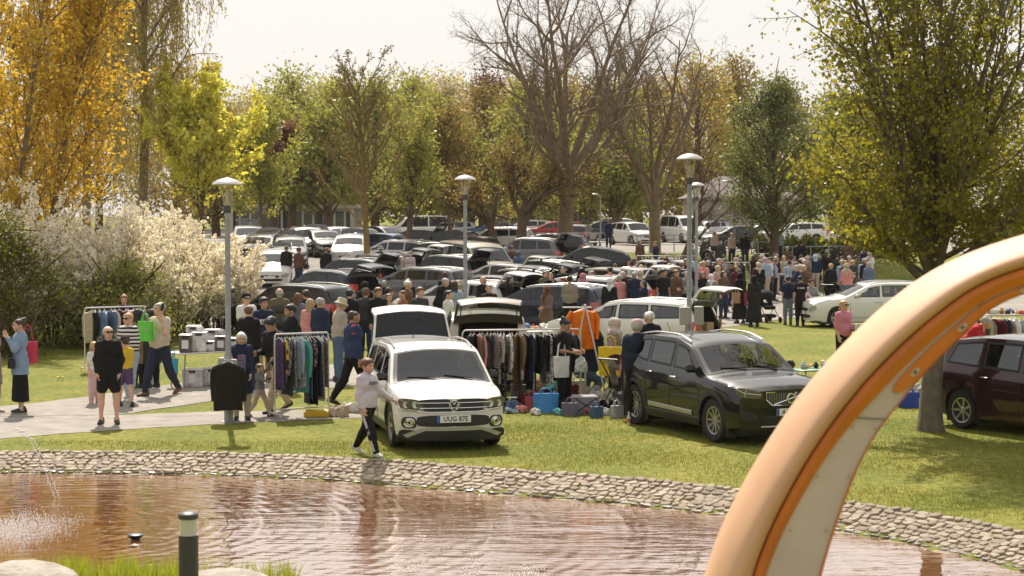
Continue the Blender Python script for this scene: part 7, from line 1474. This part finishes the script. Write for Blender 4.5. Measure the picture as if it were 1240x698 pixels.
o = link('lettering', text_mesh('lettering', 'SAINT', .085, INK, .002, .002), P[0]); o.location = (0, -.142, 1.27); o.rotation_euler = (math.pi/2, 0, 0)
pp(302, 372, 1.74, 165, 'person in black coat with back turned left of navy sweater', top=('coat', K), hair=('short', BR), arms=('fwd', 'hang'))
pp(299, 357, 1.78, 25, 'young man in white t-shirt and black cap with headphones', top=('tee', WH), bot=('jeans', DN), hair=('short', DKB), hat=('cap', K), arms=('hang', 'fwd'))
P = pp(339, 350, 1.82, 178, 'bald man in khaki jacket carrying a dark backpack', top=('jacket', (.12, .10, .06)), hair=('ring', GREY), arms=('relax', 'relax'), fat=.02)
V, Q = blob([(V3(-.08, .18, 1.02), V3(.08, .18, 1.02), .10, .10), (V3(-.07, .17, 1.32), V3(.07, .17, 1.32), .09, .09)], .03, .02); o = link('backpack', np_mesh('backpack', V, Q, cloth((.05, .05, .045)), True), None, P[0].location); o.rotation_euler = P[0].rotation_euler; tag(o, 'dark backpack on the bald man', 'backpack')
pp(352, 371, 1.76, -60, 'dark-haired man in dark jacket looking sideways', top=('jacket', K), hair=('thick', BLK_H), sk='tan', arms=('fwd', 'fwd'))
pp(361, 356, 1.68, 160, 'brown-haired woman in grey-blue top seen from behind', top=('long', (.14, .15, .19)), hair=('long', (.13, .06, .03)), build='f')
pp(371, 353, 1.72, -150, 'dark curly-haired person in navy jacket behind pink sweater', top=('jacket', N), hair=('thick', DKB))
pp(376, 363, 1.72, 172, 'long-haired blond woman in pink sweater seen from behind', top=('long', (.58, .27, .24)), bot=('jeans', DN), hair=('long', (.40, .27, .15)), build='f', arms=('fwd', 'relax'), fat=.02)
pp(388, 362, 1.75, 140, 'man in dark blue jacket right behind the pink sweater', top=('jacket', (.02, .03, .06)), hair=('short', GREY))
pf(410, 463, 1.80, 115, 'man in beige sweater, jeans and cream bucket hat', top=('long', (.42, .36, .30)), bot=('jeans', DN), hair=('ring', GREY), hat=('bucket', (.55, .47, .34)), lean=.10, nod=.25, arms=('down', 'fwd'), fat=.04)
P = pf(428, 491, 1.86, 118, 'shaven-headed man in navy sports jacket with orange shoulder', top=('jacket', (.03, .045, .11)), bot=('trousers', K), hair=('buzz', DKB), sk='tan', pos='walk2', arms=('relax', 'hang'))
s_ = P[1]['sh', -1]; V, Q = blob([(s_+V3(.03, .02, .03), s_+V3(-.01, .02, -.10), .072, .078)], .02, .015, [(V3(0, 0, -1), -(s_[2]-.075))]); link('shoulder_panel', np_mesh('shoulder_panel', V, Q, cloth((.70, .13, .04)), True), P[0])
P = pf(445, 552, 1.50, 52, 'boy in pale lilac hoodie and black track trousers touching the white SUV', top=('jacket', (.56, .52, .58)), bot=('trousers', K), hair=('thick', (.13, .055, .025)), build='k', pos='walk2', arms=('low', 'relax'), shoes=(.5, .48, .46), curl=.35)
o = link('lettering', text_mesh('lettering', 'SUPER', .075, mat('ink_grey', (.10, .10, .12), .7), .002, .002), P[0]); o.location = (0, -.157, 1.30); o.rotation_euler = (math.pi/2-.12, 0, 0)
for sx in (1, -1):
    h_, k_, a_ = P[1]['hip', sx], P[1]['knee', sx], P[1]['ank', sx]
    for j in (-1, 0, 1): MB().tube([Vector(h_+V3(sx*.104, j*.022, -.03)), Vector(h_*.5+k_*.5+V3(sx*.094, j*.022, 0)), Vector(k_+V3(sx*.078, j*.020, 0)), Vector(k_*.5+a_*.5+V3(sx*.071, j*.019, 0)), Vector(a_+V3(sx*.060, j*.018, .04))], .0065, 5).build('stripe', cloth(WH), P[0])
# --- behind the white SUV
for a in [(424,352,1.75,150,'dark-haired person in dark jacket left of the SUV tailgate',dict(top=('jacket',K),hair=('short',BLK_H))),(443,351,1.74,170,'person in dark brown cap behind the navy sports jacket',dict(top=('jacket',DG),hair=('short',BR),hat=('beanie',BR))),
 (457,346,1.78,120,'man in dark jacket leaning into the dark blue car',dict(top=('jacket',K),hair=('short',BLK_H),lean=.5)),(471,357,1.55,20,'child with brown hair behind the raised white tailgate',dict(top=('long',BE),hair=('bob',MED),build='f')),
 (488,353,1.60,-60,'brown-haired woman behind the raised white tailgate',dict(top=('long',(.3,.12,.08)),hair=('pony',MED),build='f')),(494,341,1.76,70,'grey-haired man behind the raised white tailgate',dict(top=('long',BR),hair=('short',WHT))),
 (531,336,1.80,60,'stooping man in dark jacket with orange collar',dict(top=('jacket',K),hair=('short',GREY),lean=.35)),(552,341,1.72,100,'person in beige sun hat before the low lamp post',dict(top=('long',LG),hair=('bob',GREY),hat=('bucket',BE),lean=.25)),
 (543,353,1.66,70,'black-haired woman in white blouse left of the beige tailgate',dict(top=('long',WH),hair=('pony',BLK_H),build='f')),(585,336,1.70,-20,'blond woman behind the beige raised tailgate',dict(top=('long',K),hair=('bob',BLN),build='f')),
 (592,346,1.72,0,'person in dark clothes right behind the beige tailgate',dict(top=('jacket',K),hair=('short',MED))),(617,335,1.70,80,'dark-haired woman in black dress working at the toy table',dict(top=('dress',K),hair=('long',DKB),build='f',arms=('fwd','fwd'))),
 (662,348,1.63,-50,'woman in brown headscarf and long brown coat',dict(top=('abaya',(.17,.11,.085)),bot=('none',),hair=('hijab',(.12,.05,.032)),build='f',arms=('fwd','relax'),sk='tan')),(667,331,1.70,-10,'woman in black top with a hand to her face',dict(top=('tee',K),hair=('bob',MED),build='f',arms=('face','fwd'))),
 (681,337,1.62,-70,'red-haired woman half hidden by the checked shirt',dict(top=('long',DG),hair=('pony',RDH),build='f')),(690,335,1.78,172,'man in beige checked shirt seen from behind',dict(top=('long',(.42,.36,.29),('check',(.10,.08,.07),34)),bot=('trousers',K),hair=('short',BLK_H),fat=.05,arms=('fwd','fwd'))),
 (706,332,1.66,150,'woman in pink headscarf, black vest and pink sleeves',dict(top=('long',(.50,.25,.25)),hair=('hijab',(.48,.20,.24)),build='f')),(714,350,1.75,130,'person in navy jacket bending far over',dict(top=('jacket',N),hair=('short',BLK_H),lean=1.15,pos='wide')),
 (738,338,1.70,175,'woman in white headscarf and black jacket seen from behind',dict(top=('coat',K),hair=('hijab',(.60,.60,.66)),build='f',fat=.04)),(803,327,1.80,22,'bearded man in tight black t-shirt behind the white estate',dict(top=('tee',K),hair=('thick',BLK_H),sk='tan',look=20)),
 (825,320,1.70,120,'red-haired woman in black vest and floral skirt',dict(top=('vest',K),bot=('skirt',(.25,.24,.23),('spot',K,16)),hair=('bun',MED),build='f')),(779,341,1.52,-60,'dark-haired woman in navy sitting low beside the rail',dict(top=('long',N),hair=('long',BLK_H),build='f')),
 (772,317,1.72,90,'curly-haired woman beside the dark-clothes rail end',dict(top=('long',GR),hair=('bob',MED),build='f')),(793,319,1.60,160,'white-haired person behind the bearded man',dict(top=('jacket',GR),hair=('bob',WHT))),(816,318,1.62,140,'person in white headscarf behind the floral skirt',dict(top=('coat',LG),hair=('hijab',WH),build='f')),
 (794,301,1.80,-80,'man in dark suit jacket farther back',dict(top=('jacket',N),hair=('short',MED))),(808,307,1.68,170,'woman in coral jacket farther back',dict(top=('jacket',(.55,.16,.14)),hair=('bob',GREY),build='f')),(837,300,1.78,150,'man in grey t-shirt wheeling between the two lamp posts',dict(top=('tee',GR),hair=('short',GREY),lean=.15)),
 (844,322,1.72,20,'grey-haired woman in pink scarf right of the lamp post',dict(top=('jacket',(.35,.15,.16)),hair=('short',GREY),build='f')),(851,330,1.68,0,'black-haired woman with red strap beside the lamp post',dict(top=('coat',K),hair=('long',BLK_H),build='f',sk='tan')),(861,333,1.60,170,'person in white headscarf above the raised white tailgate',dict(top=('coat',GR),hair=('hijab',WH),build='f')),
 (869,315,1.80,30,'man in camouflage-like jacket left of the white rail',dict(top=('jacket',OL,('spot',K,10)),hair=('short',MED))),(876,329,1.66,40,'dark-haired woman above the raised white tailgate',dict(top=('jacket',BR),hair=('long',DKB),build='f')),(877,321,1.76,10,'man in flat cap near the white rail',dict(top=('jacket',DG),hair=('short',GREY),hat=('cap',GR))),
 (886,319,1.72,-30,'young man in black cap behind the raised tailgate',dict(top=('jacket',K),hair=('short',BLK_H),hat=('cap',K)))]: pp(a[0], a[1], a[2], a[3], a[4], **a[5])
P = pf(896, 392, 1.68, 200, 'woman in black robe holding a brown and a red bag', top=('abaya', K), bot=('none',), hair=('hijab', K), build='f', arms=('fwd', 'fwd'), sk='tan')
tote(body_pt(P, (.25, .25, .72)), .5, .26, .36, .12, (.34, .20, .09), 'brown paper bag held by the woman in black', .12); tote(body_pt(P, (-.18, .30, .62)), .2, .34, .44, .14, (.22, .02, .03), 'dark red bag held by the woman in black', .12)
pf(913, 396, 1.64, 190, 'second person in long black coat right of the red bag', top=('abaya', (.02, .018, .018)), bot=('trousers', K), hair=('hood', K), build='f')
# --- crowd on the right
for a in [(856,302,1.74,170,'person in black jacket beside the smaller lamp post',dict(top=('jacket',K),hair=('short',BLK_H))),(865,299,1.68,160,'blond woman in pale pink cardigan far back',dict(top=('long',(.5,.33,.33)),hair=('bob',BLN),build='f')),(873,302,1.72,170,'person with grey hat far back beside pink cardigan',dict(top=('jacket',DG),hair=('short',GREY),hat=('beanie',DG))),
 (876,309,1.60,150,'child in purple jacket far back',dict(top=('jacket',PU),hair=('short',MED))),(886,299,1.68,20,'red-haired woman with bun in pale pink top',dict(top=('long',(.55,.38,.33)),hair=('bun',RDH),build='f')),(893,309,1.70,170,'person in grey-beige shirt before the dark jacket',dict(top=('long',(.30,.25,.23)),hair=('short',DKB))),
 (902,298,1.80,175,'dark-haired man in black jacket far back',dict(top=('jacket',K),hair=('short',BLK_H))),(912,305,1.70,170,'long-haired woman in black sweater and dark jeans',dict(top=('long',K),bot=('jeans',N),hair=('long',DKB),build='f')),(926,297,1.84,175,'tall man in light blue shirt, grey hair',dict(top=('shirt',LB),bot=('trousers',BE),hair=('short',GREY),fat=.03)),
 (943,300,1.68,165,'brown-haired woman in light blue top',dict(top=('long',LB),hair=('long',DKB),build='f')),(949,305,1.68,0,'blond woman in beige cardigan beside the grey t-shirt man',dict(top=('long',BE),hair=('long',BLN),build='f')),(953,299,1.78,170,'grey-haired person farthest back in the crowd',dict(top=('jacket',BR),hair=('short',GREY))),
 (927,314,1.70,-20,'dark-haired woman in black t-shirt beside the pushchair',dict(top=('tee',K),bot=('jeans',DN),hair=('pony',DKB),build='f')),(935,316,1.68,10,'woman in grey t-shirt and jeans pushing a black pushchair',dict(top=('tee',(.16,.155,.14)),bot=('jeans',LB),hair=('pony',RDH),build='f',arms=('fwd','fwd'))),
 (957,311,1.82,178,'man in grey t-shirt and black cap seen from behind',dict(top=('tee',(.28,.26,.25)),bot=('jeans',DN),hair=('short',BLK_H),hat=('cap',K),fat=.03)),(970,301,1.74,170,'person in black jacket and red beanie',dict(top=('coat',K),hair=('short',BLK_H),hat=('beanie',MR))),(987,305,1.74,175,'person in navy jacket with pale blue hood',dict(top=('jacket',N),bot=('trousers',BE),hair=('hood',(.38,.46,.58)))),
 (1001,305,1.78,178,'man in navy jacket and grey cap seen from behind',dict(top=('jacket',(.02,.026,.045)),bot=('jeans',DN),hair=('short',GREY),hat=('cap',GR),fat=.03)),(1013,302,1.70,170,'person with long black hair beside the grey cap man',dict(top=('coat',K),hair=('long',BLK_H),build='f')),(1019,311,1.72,175,'woman in black dress beside the child in green',dict(top=('dress',K),bot=('trousers',K),hair=('long',BLK_H),build='f')),
 (1034,331,1.20,-80,'child in dark green top reaching toward black pushchair',dict(top=('tee',(.06,.08,.06)),hair=('short',MED),build='k',arms=('reach','hang'))),(1036,310,1.70,170,'dark-haired person under the maple branches',dict(top=('jacket',OL),hair=('short',DKB))),(1046,314,1.72,172,'person in pale blue cap under the maple branches',dict(top=('jacket',LB),hair=('short',GREY),hat=('cap',LB))),
 (1052,318,1.70,160,'person in blue-grey jacket nearest the maple leaves',dict(top=('jacket',(.12,.16,.22)),hair=('bob',GREY),build='f')),(973,330,1.25,160,'small fair-haired child beside the seated man',dict(top=('long',BE),hair=('short',BLN),build='k')),(1026,300,1.72,180,'person in dark coat behind the black dress woman',dict(top=('coat',BR),hair=('short',DKB)))]: pp(a[0], a[1], a[2], a[3], a[4], **a[5])
d = 62.0; P = person(982, F/d, 1.78, 15, 'man in grey jacket and cap sitting in a camping chair', y=d, top=('jacket', GR), bot=('jeans', DG), hair=('short', GREY), hat=('cap', MR), pos='sit', arms=('knee', 'knee'), fat=.03)
q = Vector(P[0].location); r0 = empty('camping_chair', q, D2R(15)); tag(r0, 'dark folding camping chair under the seated man', 'chair'); MB().box((0, .08, .37), (.52, .5, .04), bev=.015).build('seat', cloth(K), r0); MB().box((0, .30, .68), (.5, .04, .5), bev=.015, rot=(-.15, 0, 0)).build('backrest', cloth(K), r0)
for sx in (-1, 1):
    for sy in (-1, 1): MB().tube([(sx*.24, sy*.2+.08, 0), (sx*.22, -sy*.18+.08, .4)], .014, 6).build('leg', galv, r0)
stroller(0, 0, D2R(20), 'black pushchair pushed by the woman in grey t-shirt', K, at(930, 61.5)); stroller(0, 0, D2R(150), 'black pushchair in front of the woman in black dress', K, at(1008, 66), 1.1)
pf(954, 394, 1.60, 178, 'boy in navy t-shirt and grey jeans seen from behind', top=('tee', N), bot=('jeans', (.17, .19, .23)), hair=('short', BLK_H), build='k', sk='tan', lod=0)
P = pf(969, 395, 1.63, 176, 'boy in black t-shirt with white back lettering', top=('tee', K), bot=('trousers', K), hair=('short', BLK_H), build='k', sk='tan', lod=0)
o = link('lettering', text_mesh('lettering', 'G. CLUB', .065, mat('ink_white', (.7, .7, .7), .7), .003, .003), P[0]); o.location = (0, .150, 1.34); o.rotation_euler = (math.pi/2, 0, math.pi)
P = pp(1021, 365, 1.70, 30, 'blond woman in pink shirt and sunglasses beside the arch', top=('shirt', (.56, .20, .26)), bot=('trousers', K), hair=('pony', BLN), build='f', fat=.05, glasses=True, arms=('fwd', 'relax'))
for k in range(6): q = hand_at(P, 1)+Vector(((k % 3)*.09-.02, (k//3)*.09, -.02+.05*(k % 2))); tag(MB().lathe([(.028, 0), (.036, .08), (.037, .085), (.03, .08)], 12).build('cup', mat('cup_white', (.72, .70, .68), .4), None, loc=q), 'white cup, %s in the tray of the pink-shirt woman' % ORD[k], 'cup', 'cups')
q = hand_at(P, 1)+Vector((.06, .04, -.04)); tag(MB().box((0, 0, 0), (.36, .26, .03), bev=.01).build('tray', BLK, None, loc=q), 'dark tray of white cups held by the pink-shirt woman', 'tray')
pf(1166, 476, 1.76, 60, 'person in red jacket and jeans bending behind the maple', top=('jacket', (.50, .025, .035)), bot=('jeans', (.05, .07, .13)), hair=('short', GREY), lean=.75, arms=('down', 'down'), pos='wide')
# --- around the orange jacket and the black SUV
P = pp(684, 388, 1.66, 62, 'black-haired woman in black t-shirt looking at a cloth', top=('tee', K), bot=('trousers', K), hair=('bun', BLK_H), build='f', sk='tan', arms=('fwd', 'fwd'), nod=.4)
tote(body_pt(P, (-.20, -.02, .62)), .3, .32, .40, .12, WH, 'white cloth bag on the arm of the black-haired woman', .28)
q = hand_at(P, -1); heap(q+Vector((.06, -.03, -.36)), .05, .04, .34, (.45, .46, .42), 'pale green and white cloth held by the black-haired woman', 131)
pf(704, 482, 1.72, 125, 'crouching person in wine red top and jeans', top=('long', (.10, .018, .028)), bot=('jeans', (.06, .09, .15)), hair=('short', BLK_H), pos='crouch', arms=('down', 'down'), lean=.7, lod=0)
P = pp(744, 387, 1.62, 70, 'woman in white patterned headscarf facing the navy jacket', top=('coat', (.40, .34, .30), ('check', (.2, .15, .14), 30)), bot=('trousers', K), hair=('hijab', (.55, .48, .43)), build='f', arms=('fwd', 'relax'))
q = at(739, F/64); tote(Vector((q.x, q.y, .62)), -.05, .46, .54, .16, (.75, .50, .01), 'large yellow shopping bag with blue lettering', .22, text='clibri', tcol=(.10, .13, .22), tsize=.14)
pf(771, 513, 1.80, 172, 'man in navy jacket and pale cap with back turned', top=('jacket', (.018, .026, .05)), bot=('trousers', K), hair=('ring', GREY), hat=('cap', (.55, .40, .36)), fat=.03, arms=('fwd', 'relax'))
pp(786, 379, 1.76, -150, 'grey-haired man in black jacket beside the black SUV', top=('jacket', K), hair=('short', WHT), fat=.02)
# --- far back between the rows
for a in [(347,297,1.75,170,'person in dark clothes beside the white hatchback tailgate',dict(top=('jacket',K),hair=('short',MED))),(362,301,1.74,150,'man in brown checked jacket and red cap beside the white hatchback',dict(top=('jacket',(.16,.08,.06),('check',(.06,.03,.03),20)),hair=('short',MED),hat=('cap',MR))),(300,305,1.70,60,'person in pale top among the blossom and the cars',dict(top=('long',LG),hair=('bob',GREY),build='f')),
 (395,301,1.72,175,'person in black before the silver tailgate',dict(top=('coat',K),hair=('short',RDH))),(461,299,1.76,170,'person with pale hat and bright blue backpack',dict(top=('jacket',DG),hair=('short',DKB),hat=('bucket',LG))),(491,307,1.60,30,'fair-haired person in the car row behind the tailgates',dict(top=('long',BE),hair=('bob',BLN),build='f')),
 (497,305,1.72,-20,'woman in pale blouse between the car rows',dict(top=('long',(.5,.42,.42)),hair=('pony',RDH),build='f')),(520,302,1.72,150,'person in pale hood beside the beige van',dict(top=('coat',LG),hair=('hood',(.45,.42,.36)),build='f')),(612,300,1.68,175,'person in pale blue hood behind the crooked trunk',dict(top=('jacket',LB),hair=('hood',LB),build='f')),(620,298,1.80,170,'red-haired man behind the crooked trunk',dict(top=('jacket',BR),hair=('short',RDH))),
 (628,305,1.62,178,'person in dark blue hood among the middle cars',dict(top=('jacket',DN),hair=('hood',DN))),(737,262,1.80,170,'person in dark clothes standing in the upper car park',dict(top=('jacket',N),bot=('jeans',N),hair=('short',MED),y=112)),(745,292,1.66,160,'person in tan top between the bare trees',dict(top=('long',(.35,.22,.14)),hair=('bob',MED),build='f')),(775,302,1.70,20,'person in brown dress beside the smaller rails',dict(top=('coat',BR),hair=('long',MED),build='f'))]: pp(a[0], a[1], a[2], a[3], a[4], **a[5])
q = at(461, 84); V, Q = blob([(V3(-.09, 0, 0), V3(.09, 0, 0), .11, .11), (V3(-.07, 0, .26), V3(.07, 0, .26), .09, .09)], .04, .02); o = link('backpack', np_mesh('backpack', V, Q, cloth((.02, .22, .60)), True), None, (0, 0, 0))
pb = [x for x in bpy.data.objects if x.get('label') == 'person with pale hat and bright blue backpack'][0]; o.location = Vector(pb.location)+Vector((0, -.24, 1.02)); tag(o, 'bright blue backpack beside the young tree', 'backpack')

# more shoppers between the rails and in the crowd, each with its own clothes
rc = random.Random(77); used = set()
TOPS = [('jacket', K, 'black jacket'), ('jacket', N, 'navy jacket'), ('long', DG, 'charcoal sweater'), ('jacket', OL, 'olive jacket'), ('tee', K, 'black t-shirt'), ('long', BE, 'beige sweater'), ('coat', BR, 'brown coat'), ('long', LB, 'pale blue sweater'), ('tee', WH, 'white t-shirt'), ('jacket', MR, 'wine red jacket'), ('long', PK, 'pink sweater'), ('jacket', GR, 'grey jacket'), ('coat', K, 'black coat'), ('long', N, 'navy sweater')]
HRS = [('short', BLK_H, 'short black hair', 'm'), ('short', GREY, 'grey hair', 'm'), ('long', DKB, 'long dark hair', 'f'), ('bob', MED, 'brown hair', 'f'), ('pony', BLN, 'blond ponytail', 'f'), ('hijab', K, 'a black headscarf', 'f'), ('hijab', BE, 'a beige headscarf', 'f'), ('thick', MED, 'thick brown hair', 'm'), ('bun', DKB, 'a dark bun', 'f')]
ZN = [((690, 760), (324, 336), 'behind the white estate'), ((765, 842), (312, 330), 'among the rails'), ((850, 925), (303, 326), 'right of the lamp posts'), ((925, 1060), (303, 322), 'in the crowd behind the boys'), ((300, 420), (352, 366), 'near the dress rail'), ((440, 610), (330, 350), 'behind the raised tailgates'), ((610, 700), (322, 336), 'behind the toy table')]
for k in range(120):
    (u0, u1), (h0, h1), zn = ZN[[0, 1, 1, 2, 2, 3, 3, 3, 5, 6, 1, 2, 3, 3][k % 14]]; t = TOPS[rc.choice((0, 0, 1, 1, 2, 3, 4, 4, 5, 6, 7, 8, 9, 10, 11, 12, 12, 13))]; h_ = HRS[rc.randrange(9)]; u = rc.uniform(u0, u1); key = (t[2], h_[2], zn)
    if key in used: continue
    used.add(key); pp(u, rc.uniform(h0, h1), rc.uniform(1.6, 1.82), rc.choice((0, 30, -40, 90, -90, 150, 180, 180, 200)), 'person in %s with %s %s' % (t[2], h_[2], zn), top=t[:2], bot=rc.choice((('jeans', DN), ('trousers', K), ('jeans', N), ('trousers', BE))), hair=h_[:2], build=h_[3], arms=rc.choice((('hang', 'hang'), ('fwd', 'hang'), ('relax', 'relax'), ('fwd', 'fwd'))), lod=1, group='shoppers at the market', sk=rc.choice(('light', 'light', 'tan')))
# ------------------------------------------------------------------ pale air: far things fade a little
hm = bpy.data.materials.new('haze'); hm.use_nodes = True; nt = hm.node_tree; nt.nodes.clear(); pv = nt.nodes.new('ShaderNodeVolumePrincipled'); pv.inputs['Color'].default_value = (.98, .95, .90, 1); pv.inputs['Density'].default_value = .0001; pv.inputs['Anisotropy'].default_value = .35
oo = nt.nodes.new('ShaderNodeOutputMaterial'); nt.links.new(pv.outputs[0], oo.inputs['Volume'])
o = MB().box((0, 232, 21), (830, 560, 46)).build('haze', hm, None, False); tag(o, 'pale warm haze in the air', 'haze', kind='stuff')
